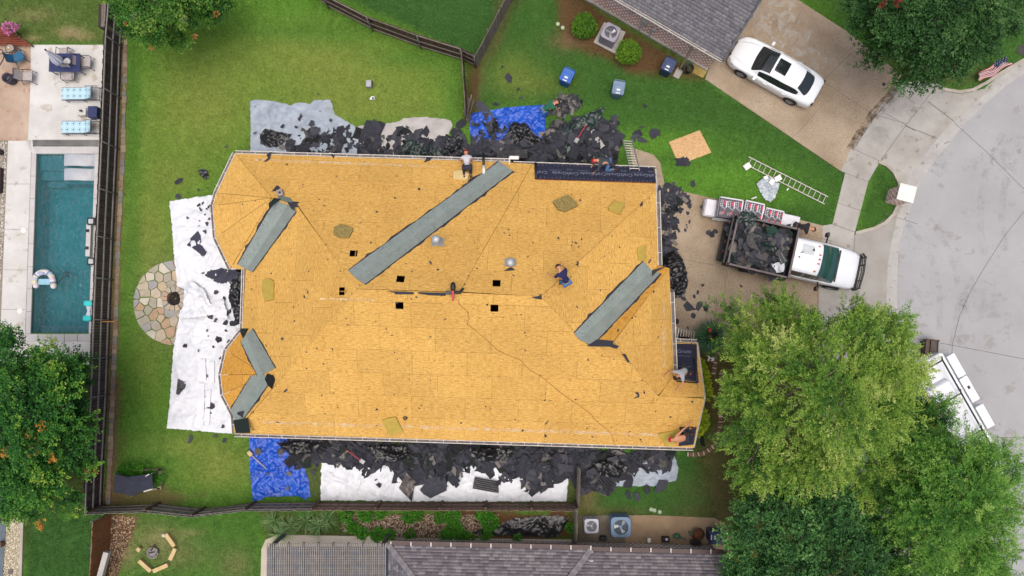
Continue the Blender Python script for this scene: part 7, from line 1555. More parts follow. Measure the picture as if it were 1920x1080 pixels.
for s_ in (-1,1):
    surf(cab2, -.2,.5,s_*.76,s_*.95,6,4,.002,'side_window',m_glass,tk); surf(cab2, .6,1.45,s_*.76,s_*.95,6,4,.002,'side_window',m_glass,tk); surf(cab2, -.25,1.3,s_*.71,s_*1.0,10,5,-.006,'cab_side',m_tg,tk); surf(cab2, 1.2,2.22,s_*.69,s_*1.0,6,5,0,'pillar',m_tg,tk)
    mb = MB(); mb.tube([(1.45,s_*1.0,1.3),(1.4,s_*1.3,1.5)], .04, 6); mb.rbox((1.36,s_*1.36,1.5),(.14,.22,.3),.05); mb.build('mirror', m_black, tk)
    mb = MB(); mb.rbox((3.27,s_*.72,.86),(.2,.26,.16),.05); mb.build('headlight', m_lamp, tk, bevel=.02); wheel(tk, 2.45, s_*.92, .4, .26); wheel(tk, -1.9, s_*1.02, .4, .26)
    mb = MB(); mb.rbox((-1.9,s_*1.08,.86),(1.0,.26,.05),.06); mb.build('mudguard', m_black, tk, bevel=.01)
for k in range(5): y = (-.62,-.22,0,.22,.62)[k]; mb = MB(); mb.ell((1.08-.12*(y/.6)**2,y,1.955),(.07,.045,.035)); mb.build('roof_light', M('amber', S(214,110,90), None, 3, .3), tk)
mb = MB(); mb.rbox((.45,.35,1.965),(.6,.46,.012),.03); mb.build('roof_patch', M('patch', S(206,214,220), None, 3, .5), tk); mb = MB(); mb.add([(.62,.34,1.975),(.78,.34,1.975),(.7,.5,1.975)], [(0,1,2)]); mb.add([(.1,.1,1.975),(.22,.16,1.975),(.26,.26,1.975),(.2,.18,1.975),(.1,.16,1.975)], [(0,1,2,3,4)]); mb.add([(.05,-.14,1.975),(.12,-.14,1.975),(.12,-.06,1.975),(.05,-.06,1.975)], [(0,1,2,3)]); mb.build('roof_scrap', m_black, tk)
mb = MB()
for z in (.75,.95,1.1): mb.tube([(3.42,-.95,z),(3.6,-.8,z),(3.66,0,z),(3.6,.8,z),(3.42,.95,z)], .028, 6)
for y in (-.8,-.4,.4,.8): mb.tube([(3.6,y,.5),(3.62,y,1.12)], .028, 6)
mb.tube([(3.35,.9,1.12),(3.6,.8,1.12)], .03, 6); mb.tube([(3.35,-.9,1.12),(3.6,-.8,1.12)], .03, 6); mb.rbox((3.5,0,.62),(.16,1.8,.2),.04); mb.build('grille_guard', m_black, tk)
mb = MB(); mb.box((-1.75,0,.98),(3.05,2.34,.06)); mb.build('bed_floor', m_bed, tk)
for s_ in (-1,1): mb = MB(); mb.box((-1.75,s_*1.2,1.45),(3.05,.05,.95)); mb.build('bed_side', m_bed, tk); mb = MB(); mb.box((-1.75,s_*1.21,1.95),(3.1,.09,.07)); mb.build('bed_rail', m_rust, tk)
mb = MB(); mb.box((-.24,0,1.5),(.06,2.4,1.05)); mb.build('headboard', m_bed, tk); mb = MB(); mb.box((-.24,0,2.05),(.1,2.5,.07)); mb.build('bed_rail', m_rust, tk)
mb = MB(); mb.m = Matrix.Translation((-3.3,0,1.42))@Matrix.Rotation(RD(-14),4,'Y'); mb.box((0,0,0),(.07,2.4,.95)); mb.build('tailgate', m_black, tk); mb = MB(); mb.box((-3.22,0,1.95),(.09,2.5,.07)); mb.build('bed_rail', m_rust, tk)
mb = MB(); mb.rbox((-3.35,0,.62),(.3,2.0,.16),.04); mb.build('rear_bumper', m_black, tk)
mb = MB(); mb.box((-1.4,0,.6),(3.8,.8,.16)); mb.build('chassis', m_black, tk)
mb = MB()
for y, c_ in ((-.6,1),(-.1,1),(.5,0),(.85,1)): mb.box((-3.47,y,1.4+.1*c_),(.02,.14,.05))
mb.build('reflector', M('reflector', S(190,30,50), None, 3, .3), tk)
# load of torn felt in the bed: outline of the bed in photo pixels at rail height
rgt = random.Random(77); mb = MB(); TM = Matrix.Translation(tk.location)@Matrix.Rotation(a_t,4,'Z')
for k in range(480):
    x, y = rgt.uniform(-3.15,-.32), rgt.uniform(-1.12,1.12); e = min(1, min(1.2-abs(y), x+3.25, -.28-x)/.5); z = 1.15+(1.15 if x < -1 else .85)*e*rgt.random()**.5; q = rgt.random()
    c_ = rgt.choice(SHIN) if q < .2 else rgt.choice([(.012,.03,.024),(.014,.045,.032),(.012,.013,.014)]) if q < .5 else rgt.choice(FELT)
    scrapmesh(mb, TM@Vector((x,y,z)), (.09+.42*rgt.random()**1.5), Matrix.Rotation(rgt.uniform(0,6.28),3,'Z')@Matrix.Rotation(rgt.gauss(0,.35),3,'X'), rgt.choice((5,6,8)), rgt.uniform(.2,.9), rgt.uniform(.7,1.4), c_, .5, rgt)
o = mb.build('roofing_load', m_scrap); tag(o, 'torn felt and shingles heaped in the dump bed', 'debris load', kind='stuff')
def lp(pts, z): return [( *(TM@Vector((x,y,z))).xy,) for x, y in pts]
def tarpw(label, pts, z, mat, **kw):
    uvp = [(960+FPX*q[0]/(CAM_H-z*1.0)*1.0, 0) for q in pts]
    px = []
    for x, y in pts: q = TM@Vector((x,y,z)); dx, dy, dz = q.x, q.y, z-CAM_H; yc = dy*CT+dz*ST; zc = -dy*ST+dz*CT; px.append((960+FPX*dx/(-zc), 540-FPX*yc/(-zc)))
    return tarp('plastic_sheet', label, px, mat, z0=z, **kw)
tarpw('dark green printed plastic bunched in the truck bed', [(-2.9,.9),(-2.4,1.05),(-2.1,.5),(-1.3,.3),(-1.0,-.2),(-1.2,-.5),(-2.0,-.4),(-2.6,-.2),(-2.5,.3)], 2.15, m_tgreen, cat='plastic sheet', amp=.3, f=2.6, step=.07)
tarpw('dark green plastic hanging over the rear corner of the truck bed', [(-3.2,.8),(-2.7,1.0),(-2.2,1.25),(-2.5,1.5),(-3.1,1.45),(-3.3,1.1)], 2.0, m_tgreen, cat='plastic sheet', amp=.25, f=3, step=.06)
tarpw('white rag near the cab end of the truck bed', [(-1.15,-.75),(-.85,-.6),(-.6,-.45),(-.5,-.75),(-.55,-1.0),(-.8,-1.1)], 1.95, m_twhite, cat='cloth', amp=.3, f=3, step=.05)
t_ = thing('folded_board', 'long folded charcoal membrane lying across the truck bed', 'membrane', TM@Vector((-1,0,1.9))); mb = MB(); mb.m = TM@Matrix.Translation((-.95,-.12,2.02))@Matrix.Rotation(RD(-50),4,'Z'); mb.rbox((0,0,0),(1.15,.36,.03),.02); mb.build('sheet', M('charcoal_board', (.045,.047,.055), None, 4, .7), t_, True); mb = MB(); mb.m = TM@Matrix.Translation((-.95,-.12,2.04))@Matrix.Rotation(RD(-50),4,'Z'); mb.box((0,.08,0),(1.1,.02,.01)); mb.box((0,-.1,0),(1.1,.02,.01)); mb.build('pale_stripe', m_metal, t_, True)
# --- white service truck under the trees at the right
sp = P(1795,745,0); st_ = thing('service_truck', 'white service truck with black ladder rack half hidden by the tree', 'truck', (sp.x-1.0,sp.y-.6,.02), RD(-61.5)); 
mb = MB(); mb.rbox((-.2,0,.95),(5.2,2.0,.9),.12); mb.build('body', m_tw, st_, bevel=.03); mb = MB(); mb.rbox((.1,-.2,1.5),(3.6,1.5,.5),.14,top=.94); mb.build('canopy', m_tw, st_, bevel=.03)
for k, x in enumerate((-1.9,-.6,.9)): mb = MB(); mb.rbox((x,1.25,1.42),(1.18 if k != 1 else 1.3,.42,.06),.03); mb.build('toolbox_lid', m_tw, st_, bevel=.01); mb = MB(); mb.rbox((x,1.23,1.1),(1.14,.38,.55),.03); mb.build('toolbox', m_tw, st_)
mb = MB(); mb.rbox((-.7,1.25,1.46),(.16,.12,.02),.01); mb.build('latch', m_black, st_)
for y in (-.95,.55): mb = MB(); mb.tube([(-2.7,y,1.98),(2.2,y,1.98),(3.1,y*1.1,1.6)], .045, 6); mb.build('rack_rail', m_black, st_)
for x in (-2.6,-.8,1.2,1.45): mb = MB(); mb.tube([(x,-.95,1.98),(x,.55,1.98)], .035, 6); mb.build('rack_bar', m_black, st_); mb = MB(); mb.tube([(x,.55,1.98),(x,.9,1.35)], .03, 6); mb.build('rack_post', m_black, st_)
surf(lambda x, t2: (x, t2*.7-.1, 1.75-(x-2.0)*.5), 2.0,2.9,-1,1,4,4,0,'windshield',m_glass,st_); mb = MB(); mb.rbox((3.3,0,1.0),(1.3,1.9,.5),.2); mb.build('bonnet', m_tw, st_, bevel=.05)
for x in (-1.7,2.9):
    for s_ in (-1,1): wheel(st_, x, s_*.95, .38, .26)
p = P(1746,656,.7); t_ = thing('cargo_carrier', 'brown metal cargo box beside the rear of the service truck', 'cargo carrier', (p.x,p.y,.02), RD(-6)); mb = MB(); mb.box((0,0,.55),(.62,1.0,.3)); mb.build('tray', M('brown_metal', S(92,78,72), S(70,60,56), 6, .6, .3, 30), t_)
for x, y, sx, sy in ((.31,0,.05,1.04),(-.31,0,.05,1.04),(0,.51,.66,.05),(0,-.51,.66,.05),(-.08,0,.03,1.0)): mb = MB(); mb.box((x,y,.74),(sx,sy,.1)); mb.build('frame', m_metal if x > 0 else m_wpost, t_)
for x in (-.2,.2): mb = MB(); mb.box((x,0,.2),(.06,.8,.4)); mb.build('leg', m_dkmetal, t_)
# ------------------------------------------------------------------ shingle pallets with printed wrappers
m_wrap = M('bundle_wrapper', S(64,58,76), S(50,46,62), 3, .35, .1, 10); m_pink = M('wrapper_red', S(214,36,84), S(196,30,72), 3, .35); m_wht = M('wrapper_white', S(226,226,232), S(206,206,214), 3, .35)
PZ = 1.0
def stack(label, u0, v0, u1, v1, w_, h, n, seed, printed=True):
    a, b_ = P(u0,v0,h), P(u1,v1,h); d = (b_-a); L = d.length; az = math.atan2(d.y,d.x); c0 = (a+b_)/2; t_ = thing('shingle_bundle_stack', label, 'shingle bundles', (c0.x,c0.y,.06), az, 'stacks of wrapped shingle bundles'); rg2 = random.Random(seed)
    for k in range(n): mb = MB(); zz = .12+(h-.2)*k/n; mb.rbox((rg2.uniform(-.03,.03),rg2.uniform(-.03,.03),zz+(h-.2)/n/2),(L,w_,(h-.2)/n-.015),.02); mb.build('bundle', m_wht if (k % 2 or not printed) else m_wrap, t_, bevel=.012)
    mb = MB(); mb.box((0,0,.04),(L*.95,w_*.95,.08)); mb.build('pallet', m_wpost, t_)
    if printed:
        z = h-.075; mb = MB(); mb.box((0,0,z),(L*.92,w_*.86,.012)); mb.build('printed_wrapper', m_wrap, t_)
        mb = MB(); mw = MB(); mg = MB()
        for k in range(3):
            x = -L*.36+k*L*.33; mb.box((x+.13,w_*.24,z+.01),(.08,w_*.22,.006)); mb.box((x+.1,-w_*.24,z+.01),(.08,w_*.16,.006)); mw.box((x+.2,w_*.16,z+.011),(.05,w_*.34,.006))
            mg.box((x+.05,-.02,z+.011),(.3,.06,.006),-.5)
            for i in range(2):
                for j in range(4): mw.box((x-.1+i*.1,w_*.08+j*.085,z+.011),(.05,.04,.006))
                for j in range(2): mw.box((x-.06+i*.09,-w_*.34+j*.08,z+.011),(.04,.03,.006))
        mb.build('red_print', m_pink, t_); mw.build('white_print', m_wht, t_); mg.build('grey_print', m_tg, t_)
        mb = MB(); mb.box((0,w_*.47,z+.005),(L*.96,.06,.03)); mb.box((L*.475,0,z+.005),(.06,w_*.9,.03)); mb.build('white_edge', m_wht, t_)
stack('plain white wrapped pallet, leftmost of the row beside the truck', 1323, 387, 1345, 391, .82, .75, 6, 1, False)
stack('tallest printed shingle pallet beside the tailgate', 1348, 387, 1392, 394, 1.02, 1.35, 9, 2)
stack('printed shingle pallet in the middle of the row', 1395, 392, 1431, 400, .95, 1.1, 8, 3)
stack('printed shingle pallet, second from the cab end', 1433, 404, 1468, 412, .85, 1.0, 7, 4)
stack('low wrapped pallet at the cab end behind the dark worker', 1468, 411, 1498, 418, .6, .8, 5, 5, False)

# ================================================================== PEOPLE
m_skin = M('skin', S(206,150,116), S(190,134,102), 5, .6, spec=.3); m_jean = M('jeans', S(84,124,168), S(66,102,144), 5, .85, .2, 60); m_dkj = M('dark_trousers', S(52,56,70), S(40,43,56), 5, .85); m_boot = M('boots', S(96,70,48), S(70,50,36), 6, .8); m_hair = M('hair', (.015,.012,.010), None, 20, .7)
POSES = {
 'stoop': dict(pelvis=(0,-.16,.92), spine=(0,.04,1.08), chest=(0,.26,1.2), neck=(0,.44,1.26), head=(0,.58,1.24), crown=(0,.68,1.2), sh=(.19,.30,1.2), el=(.25,.42,.92), wr=(.2,.6,.72), hip=(.1,-.15,.88), kn=(.14,.06,.5), an=(.14,-.06,.1), toe=(.15,.12,.05)),
 'kneel': dict(pelvis=(0,-.18,.5), spine=(0,.04,.58), chest=(0,.28,.62), neck=(0,.46,.66), head=(0,.58,.66), crown=(0,.68,.64), sh=(.2,.32,.6), el=(.27,.42,.34), wr=(.22,.58,.08), hip=(.1,-.16,.46), kn=(.16,0,.09), an=(.16,-.42,.1), toe=(.16,-.56,.05)),
}
def chainmesh(name, verts, edges, mat, parent, root=0, sub=2):
    me = bpy.data.meshes.new(name); me.from_pydata([v[:3] for v in verts], edges, []); me.materials.append(mat); o = bpy.data.objects.new(name, me); C.objects.link(o); o.parent = parent
    sk = o.modifiers.new('skin', 'SKIN'); 
    if not me.skin_vertices: bpy.context.view_layer.objects.active = o
    L_ = me.skin_vertices[0].data if me.skin_vertices else None
    if L_:
        for i, v in enumerate(verts): r_ = v[3]; r2_ = v[4] if len(v) > 4 else r_; L_[i].radius = (r_, r2_); L_[i].use_root = (i == root)
    sk.use_smooth_shade = True; s2 = o.modifiers.new('sub', 'SUBSURF'); s2.levels = s2.render_levels = sub; return o
def person(label, pose, loc, heading, N=None, shirt=None, trousers=None, cap=None, kneepads=False, belt=None, arms=None, sleeves=True, s_=1.0, boots=None):
    t_ = bpy.data.objects.new('person', None); C.objects.link(t_); tag(t_, label, 'person', 'roofers at work')
    q = Vector((0,0,1)).rotation_difference(N) if N is not None else Matrix.Identity(3).to_quaternion()
    t_.rotation_mode = 'QUATERNION'; t_.rotation_quaternion = q @ Matrix.Rotation(heading-RD(90), 3, 'Z').to_quaternion(); t_.location = loc; t_.scale = (s_, s_, s_)
    p = dict(POSES[pose]); V, E = [], []
    def add(pt, r, par=None, r2=None): V.append((*pt, r) if r2 is None else (*pt, r, r2)); i = len(V)-1; 
    ids = {}
    def A(nm, pt, r, par=None, r2=None):
        V.append((*pt, r) if r2 is None else (*pt, r, r2)); ids[nm] = len(V)-1
        if par: E.append((ids[par], ids[nm]))
    A('pelvis', p['pelvis'], .13, None); A('spine', p['spine'], .125, 'pelvis'); A('chest', p['chest'], .15, 'spine'); A('neck', p['neck'], .055, 'chest')
    hd = Vector(p['head']); cr = Vector(p['crown']); A('jaw', tuple(hd-(cr-hd)*.3), .075, 'neck'); A('head', tuple(hd), .098, 'jaw'); A('crown', tuple(cr-(cr-hd)*.35), .085, 'head')
    fd = Vector((0, (cr-hd).z, -(cr-hd).y)).normalized()  # face direction (down/forward)
    if fd.z > 0: fd = -fd
    A('nose', tuple(hd+fd*.125), .016, 'head')
    for s2, sd in ((-1,'l'),(1,'r')):
        m = lambda k: (p[k][0]*s2, p[k][1], p[k][2]); ar = (arms or {}).get(sd, {})
        el = ar.get('el', m('el')); wr = ar.get('wr', m('wr'))
        A('ear'+sd, tuple(hd+Vector((s2*.105,0,0))), .018, 'head')
        A('sh'+sd, m('sh'), .07, 'chest'); A('el'+sd, el, .045, 'sh'+sd); A('wr'+sd, wr, .028, 'el'+sd)
        w_, e_ = Vector(wr), Vector(el); dr = (w_-e_).normalized(); sdv = dr.cross(Vector((0,0,1))); sdv = sdv.normalized() if sdv.length > .1 else Vector((1,0,0)); pm = w_+dr*.07; A('pa'+sd, tuple(pm), .034, 'wr'+sd, .02)
        dn = sdv.cross(dr); dn = dn if dn.z < 0 else -dn
        for f in range(4):
            o_ = sdv*(f-1.5)*.021; l_ = (.062,.075,.07,.055)[f]; A(f'f{sd}{f}a', tuple(pm+o_+dr*.045), .0095, 'pa'+sd); A(f'f{sd}{f}b', tuple(pm+o_+dr*(.045+l_*.55)+dn*.012), .009, f'f{sd}{f}a'); A(f'f{sd}{f}c', tuple(pm+o_+dr*(.045+l_*.8)+dn*.035), .008, f'f{sd}{f}b')
        A('th'+sd, tuple(pm-sdv*.045*s2+dr*.01+dn*.01), .011, 'pa'+sd); A('th2'+sd, tuple(pm-sdv*.06*s2+dr*.045+dn*.02), .009, 'th'+sd)
        A('hip'+sd, m('hip'), .095, 'pelvis'); A('kn'+sd, m('kn'), .06, 'hip'+sd); A('an'+sd, m('an'), .04, 'kn'+sd); A('toe'+sd, m('toe'), .035, 'an'+sd)
    chainmesh('body', V, E, m_skin, t_)
    if shirt:
        sv = [(*p['spine'],.15),(*p['chest'],.172),(*(Vector(p['chest']).lerp(Vector(p['neck']),.6)),.085),(*(Vector(p['pelvis']).lerp(Vector(p['spine']),.3)),.15)]; se = [(0,1),(1,2),(0,3)]
        for s2, sd in ((-1,'l'),(1,'r')):
            sh = Vector((p['sh'][0]*s2,p['sh'][1],p['sh'][2])); el = Vector((arms or {}).get(sd, {}).get('el', (p['el'][0]*s2,p['el'][1],p['el'][2]))); k = len(sv); sv.append((*sh,.09)); se.append((1,k))
            if sleeves == 'long': wr = Vector((arms or {}).get(sd, {}).get('wr', (p['wr'][0]*s2,p['wr'][1],p['wr'][2]))); sv += [(*el,.06),(*el.lerp(wr,.85),.045)]; se += [(k,k+1),(k+1,k+2)]
            else: sv.append((*sh.lerp(el,.7),.072)); se.append((k,k+1))
        chainmesh('shirt', sv, se, shirt, t_)
    pv_ = [(*p['pelvis'],.15)]; pe = []
    for s2 in (-1,1):
        m = lambda k: (p[k][0]*s2, p[k][1], p[k][2]); k = len(pv_); an = Vector(m('kn')).lerp(Vector(m('an')), .85); pv_ += [(*m('hip'),.112),(*m('kn'),.078),(*an,.062)]; pe += [(0,k),(k,k+1),(k+1,k+2)]
    chainmesh('trousers', pv_, pe, trousers or m_dkj, t_)
    for s2 in (-1,1):
        m = lambda k: Vector((p[k][0]*s2, p[k][1], p[k][2])); chainmesh('boot', [(*(m('an').lerp(m('kn'),.15)),.055),(*m('an'),.058),(*m('toe'),.05)], [(0,1),(1,2)], boots or m_boot, t_, sub=1)
        if kneepads: mb = MB(); mb.ell(m('kn')+Vector((0,.04,-.0)),(.095,.09,.085)); mb.build('knee_pad', m_black, t_, smooth=True)
    ax_ = (cr-hd).normalized(); rot = Vector((0,0,1)).rotation_difference(ax_).to_matrix()
    mb = MB(); mb.ell(hd+ax_*.02, (.122,.128,.125), 14, 7, rot, -.1)
    if cap: 
        o = mb.build('cap', cap, t_, smooth=True); mb = MB(); c0 = hd+ax_*.03+fd*.15; mb.m = Matrix.Translation(c0)@(Matrix((Vector((1,0,0)), fd, Vector((1,0,0)).cross(fd))).transposed().to_4x4()); mb.rbox((0,0,0),(.16,.13,.012),.06); mb.build('brim', cap, o)
    else: mb.build('hair', m_hair, t_, smooth=True)
    if belt:
        mb = MB(); pc_ = Vector(p['pelvis']); mb.tube([(pc_.x+.17*math.cos(k*.5236),pc_.y+.04+.05*math.sin(k*.5236),pc_.z+.16*math.sin(k*.5236)) for k in range(13)], .02, 5, False); mb.rbox(pc_+Vector((.2,0,.02)),(.1,.16,.14),.02); mb.rbox(pc_+Vector((-.2,0,.02)),(.09,.13,.12),.02); mb.build('tool_belt', belt, t_)
    return t_
m_belt = M('belt_leather', S(60,50,46), None, 6, .7)
def onr(F, u, v): return onp(FP[F], u, v, .03), FP[F].N
lo_, N_ = onr('north', 876, 322); person('worker in white shirt and red cap kneeling by the north gutter', 'kneel', lo_, RD(95), N_, M('white_shirt', S(216,216,222), S(196,196,204), 5, .85), m_dkj, m_red, True, m_belt)
lo_, N_ = onr('north_east', 1134, 318); person('worker in dark grey with red cap crouching on the black underlayment', 'kneel', lo_, RD(188), N_, M('grey_shirt', S(70,76,86), S(54,60,70), 5, .85), m_jean, m_red, False, m_belt, sleeves='long')
lo_, N_ = onr('east', 1056, 527); person('worker in navy shirt bending in the middle of the roof', 'stoop', lo_, RD(120), None, M('navy_shirt', S(38,38,88), S(28,28,68), 5, .85), m_jean, m_black, False, None, {'l': dict(el=(-.38,.3,1.0), wr=(-.45,.5,.9))})
lo_, N_ = onr('porch', 1278, 708); lo_ = lo_+Vector((0,0,.05)); person('worker in light grey shirt leaning from the porch roof with both arms out', 'kneel', lo_, RD(222), N_, M('lgrey_shirt', S(176,184,192), S(156,164,174), 5, .85), m_dkj, None, False, m_belt, {'l': dict(el=(-.36,.5,.5), wr=(-.34,.74,.3)), 'r': dict(el=(.4,.42,.5), wr=(.5,.66,.3))})
mb = MB(); p = onp(FP['porch'], 1292, 703, .12); mb.rbox(p, (.22,.16,.12), .04, rz=.4); o = mb.build('tool_pouch', m_red); tag(o, 'red tool pouch behind the worker on the porch roof', 'tool pouch')
lo_, N_ = onr('south', 1278, 806); person('shirtless worker in red cap crawling at the south east roof corner', 'kneel', lo_, RD(183), N_, None, m_dkj, m_red, True, m_belt, {'r': dict(el=(.42,.05,.5), wr=(.62,-.28,.35))})
person('worker in dark clothes bending between the pallets and the truck', 'stoop', P(1487,430,.06), RD(-15), None, M('dark_shirt', S(40,40,48), S(28,28,36), 5, .85), m_dkj, None)
person('worker in green shirt stooping over the grey shingle pile', 'stoop', P(1023,213,.02), RD(25), None, M('green_shirt', S(36,112,84), S(26,90,68), 5, .85), m_jean, m_black)

# ================================================================== TREES AND PLANTS
def leafmat(name, stops, trans=.3):
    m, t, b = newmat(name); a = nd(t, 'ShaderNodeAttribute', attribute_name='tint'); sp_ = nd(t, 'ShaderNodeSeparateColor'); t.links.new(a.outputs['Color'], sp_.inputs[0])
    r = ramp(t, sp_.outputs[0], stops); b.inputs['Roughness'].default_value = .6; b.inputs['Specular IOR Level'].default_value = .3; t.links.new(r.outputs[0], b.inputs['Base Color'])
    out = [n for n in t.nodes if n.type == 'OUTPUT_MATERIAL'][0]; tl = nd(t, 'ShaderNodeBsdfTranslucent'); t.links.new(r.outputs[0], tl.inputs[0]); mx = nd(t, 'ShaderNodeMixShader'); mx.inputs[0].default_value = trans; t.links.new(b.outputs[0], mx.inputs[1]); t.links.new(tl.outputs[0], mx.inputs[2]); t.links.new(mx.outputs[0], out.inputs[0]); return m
def crown(lobes, mat, dens=14, nl=26, L=.5, lw=.035, ll=.12, seed=1, droop=0., tc=None, spread=.9, fan=.55, low=-.15, tipk=.35, jit=.22, flat=.5, bl=0, bn=9):
    """leaf sprays growing out of the lobes: lobes = (centre, rx, rz, tone)"""
    rg = np.random.default_rng(seed); Pn, Dn, Tn = [], [], []
    cs = np.array([[*c, rx, rz] for c, rx, rz, _ in lobes]); tcv = np.array(tc) if tc is not None else cs[:,:3].mean(0)
    for (c, rx, rz, tone) in lobes:
        n = max(6, int(dens*4*3.14*rx*rx*.55)); v = rg.normal(size=(n,3)); v /= np.linalg.norm(v, axis=1)[:,None]; v[:,2] = np.where(v[:,2] < low, -v[:,2], v[:,2]); rad = 1-rg.random(n)**1.7*.5
        wob = np.array([noise.noise(Vector((*(np.array(c)+q*rx), ))*1.3) for q in v]); pos = np.array(c)+v*np.array([rx,rx,rz])*(rad*(1+.35*wob))[:,None]
        d = pos[:,None,:]-cs[None,:,:3]; ins_ = (np.sqrt((d[:,:,0]**2+d[:,:,1]**2)/cs[None,:,3]**2+d[:,:,2]**2/cs[None,:,4]**2) < .62).sum(1); ok = ins_ < 1+(rad < .75)
        hv = pos[:,:2]-tcv[:2]; hv /= (np.linalg.norm(hv, axis=1)[:,None]+1e-6)
        if bl:   # branches: thin the roots, string sprays along each
            keep = rg.random(n) < 1/bn; pos, v, hv, wob, ok = pos[keep], v[keep], hv[keep], wob[keep], ok[keep]; n = len(pos)
            bd = v*.75; bd[:,:2] += hv*spread; bd[:,2] = bd[:,2]*.55+.12; bd += rg.normal(size=(n,3))*.25; bd /= np.linalg.norm(bd, axis=1)[:,None]
            sb = np.cross(bd, [0,0,1.]); sb /= np.linalg.norm(sb, axis=1)[:,None]+1e-9; blen = bl*(.6+.8*rg.random(n)); btone = rg.normal(size=n)*.3
            k_ = np.arange(bn); f_ = (k_+.5)/bn; sg = np.where(k_ % 2, 1., -1.)
            pos = (pos[:,None,:]-bd[:,None,:]*blen[:,None,None]*.35+bd[:,None,:]*(f_[None,:]*blen[:,None])[:,:,None]+sb[:,None,:]*(sg[None,:]*(1-f_*.6)*blen[:,None]*.16)[:,:,None]+rg.normal(size=(n,bn,3))*.04); pos[:,:,2] -= f_**2*blen[:,None]*.25
            dv = bd[:,None,:]*.8+sb[:,None,:]*(sg*.75)[None,:,None]*(1-f_*.5)[None,:,None]+rg.normal(size=(n,bn,3))*.12
            dv = dv.reshape(-1,3); dv /= np.linalg.norm(dv, axis=1)[:,None]; pos = pos.reshape(-1,3); okr = np.repeat(ok, bn)
            Pn.append(pos[okr]); Dn.append(dv[okr]); Tn.append((np.full(n*bn, tone)+np.repeat(btone, bn)+np.tile(f_*.35-.12, n)+np.repeat(wob, bn)*.3+rg.normal(size=n*bn)*.06)[okr]); continue
        dv = v*.7; dv[:,:2] += hv*spread*.5; dv[:,2] += .15-droop; dv += rg.normal(size=(n,3))*.22; dv /= np.linalg.norm(dv, axis=1)[:,None]
        Pn.append(pos[ok]); Dn.append(dv[ok]); Tn.append(np.full(ok.sum(), tone)+rg.normal(size=ok.sum())*.1+wob[ok]*.25)
    Pn, Dn, Tn = np.concatenate(Pn), np.concatenate(Dn), np.concatenate(Tn); N = len(Pn)
    up = np.array([0,0,1.])+rg.normal(size=(N,3))*.35; sd = np.cross(Dn, up); sd /= np.linalg.norm(sd, axis=1)[:,None]+1e-9
    s_ = np.tile((np.arange(nl)+.5)/nl, (N,1)); side = np.tile(np.where(np.arange(nl) % 2, 1., -1.), (N,1)); Ls = L*(.7+.6*rg.random((N,1)))
    base = Pn[:,None,:]+Dn[:,None,:]*(s_*Ls)[:,:,None]+np.array([0,0,-1])*((s_**2)*Ls*droop*.6)[:,:,None]+rg.normal(size=(N,nl,3))*L*jit*.35
    ld = Dn[:,None,:]*(1-fan)+sd[:,None,:]*side[:,:,None]*fan*(1.15-s_[:,:,None]*.7)+rg.normal(size=(N,nl,3))*jit; ld /= np.linalg.norm(ld, axis=2)[:,:,None]
    nrm = np.array([0,0,1.])+rg.normal(size=(N,nl,3))*flat; wd = np.cross(ld, nrm); wd /= np.linalg.norm(wd, axis=2)[:,:,None]+1e-9
    lll = ll*(.7+.6*rg.random((N,nl,1)))*(1.15-.5*s_[:,:,None]); tip = base+ld*lll; mid_ = base+ld*lll*.45; w2 = wd*lw*(.7+.6*rg.random((N,nl,1)))
    V = np.stack([base, mid_+w2, tip, mid_-w2], 2).reshape(-1,3); F_ = np.arange(len(V)).reshape(-1,4)
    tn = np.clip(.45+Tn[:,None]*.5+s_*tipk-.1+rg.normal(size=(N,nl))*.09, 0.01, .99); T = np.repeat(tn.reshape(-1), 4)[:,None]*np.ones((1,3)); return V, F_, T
def tree(name, label, cat, base, H, r0, lobes, mat, bark, tier=0, visible=0, fill=0, grp=None, **kw):
    b0 = Vector(base); t_ = thing(name, label, cat, b0, 0, grp); V, F_, T = crown([((*(Vector(c)-b0),), rx, rz, tn) for c, rx, rz, tn in lobes], mat, **kw)
    if fill:
        k2 = dict(kw); k2.update(bl=0, dens=fill, seed=kw.get('seed', 1)+50, nl=14, lw=kw['lw']*1.25, ll=kw['ll']*1.1, L=.3); V2, F2, T2 = crown([((*(Vector(c)-b0),), rx*.86, rz*.8, tn-.1) for c, rx, rz, tn in lobes], mat, **k2); F_ = np.concatenate([F_, F2+len(V)]); V = np.concatenate([V, V2]); T = np.concatenate([T, T2])
    link('crown', npmesh('crown', V, F_, mat, T), t_)
    mb = MB(); top = Vector((0,0,H*.55)); mb.tube([(0,0,0),(.03,.05,H*.25),(0,0,H*.55),(.05,0,H*.8)], [r0*1.25,r0*.9,r0*.6,r0*.25], 9); mb.build('trunk', bark, t_, smooth=True)
    rg = random.Random(len(label)); mb = MB()
    for c, rx, rz, tn in lobes:
        q = Vector(c)-b0; s0 = Vector((0,0,min(H*.75, max(H*.2, q.z*.6)))); md = s0.lerp(q, .5)+Vector((rg.uniform(-.25,.25),rg.uniform(-.25,.25),.15)); e0 = q+(q-s0).normalized()*rx*.75+Vector((0,0,rz*.25)); mb.tube([s0, md, q, e0], [r0*.32, r0*.2, r0*.12, r0*.03], 5)
        for k in range(visible):
            a = rg.uniform(0,6.28); o_ = Vector((math.cos(a),math.sin(a),rg.uniform(.3,.9)))*rx*rg.uniform(.8,1.05); o_.z = min(o_.z, rz*1.05); m2 = q.lerp(q+o_, .5)+Vector((0,0,rz*.3)); mb.tube([q+Vector((0,0,rz*.2)), m2, q+o_+Vector((0,0,rz*.15))], [r0*.1,r0*.06,r0*.015], 4)
    mb.build('limbs', bark, t_, smooth=True); return t_
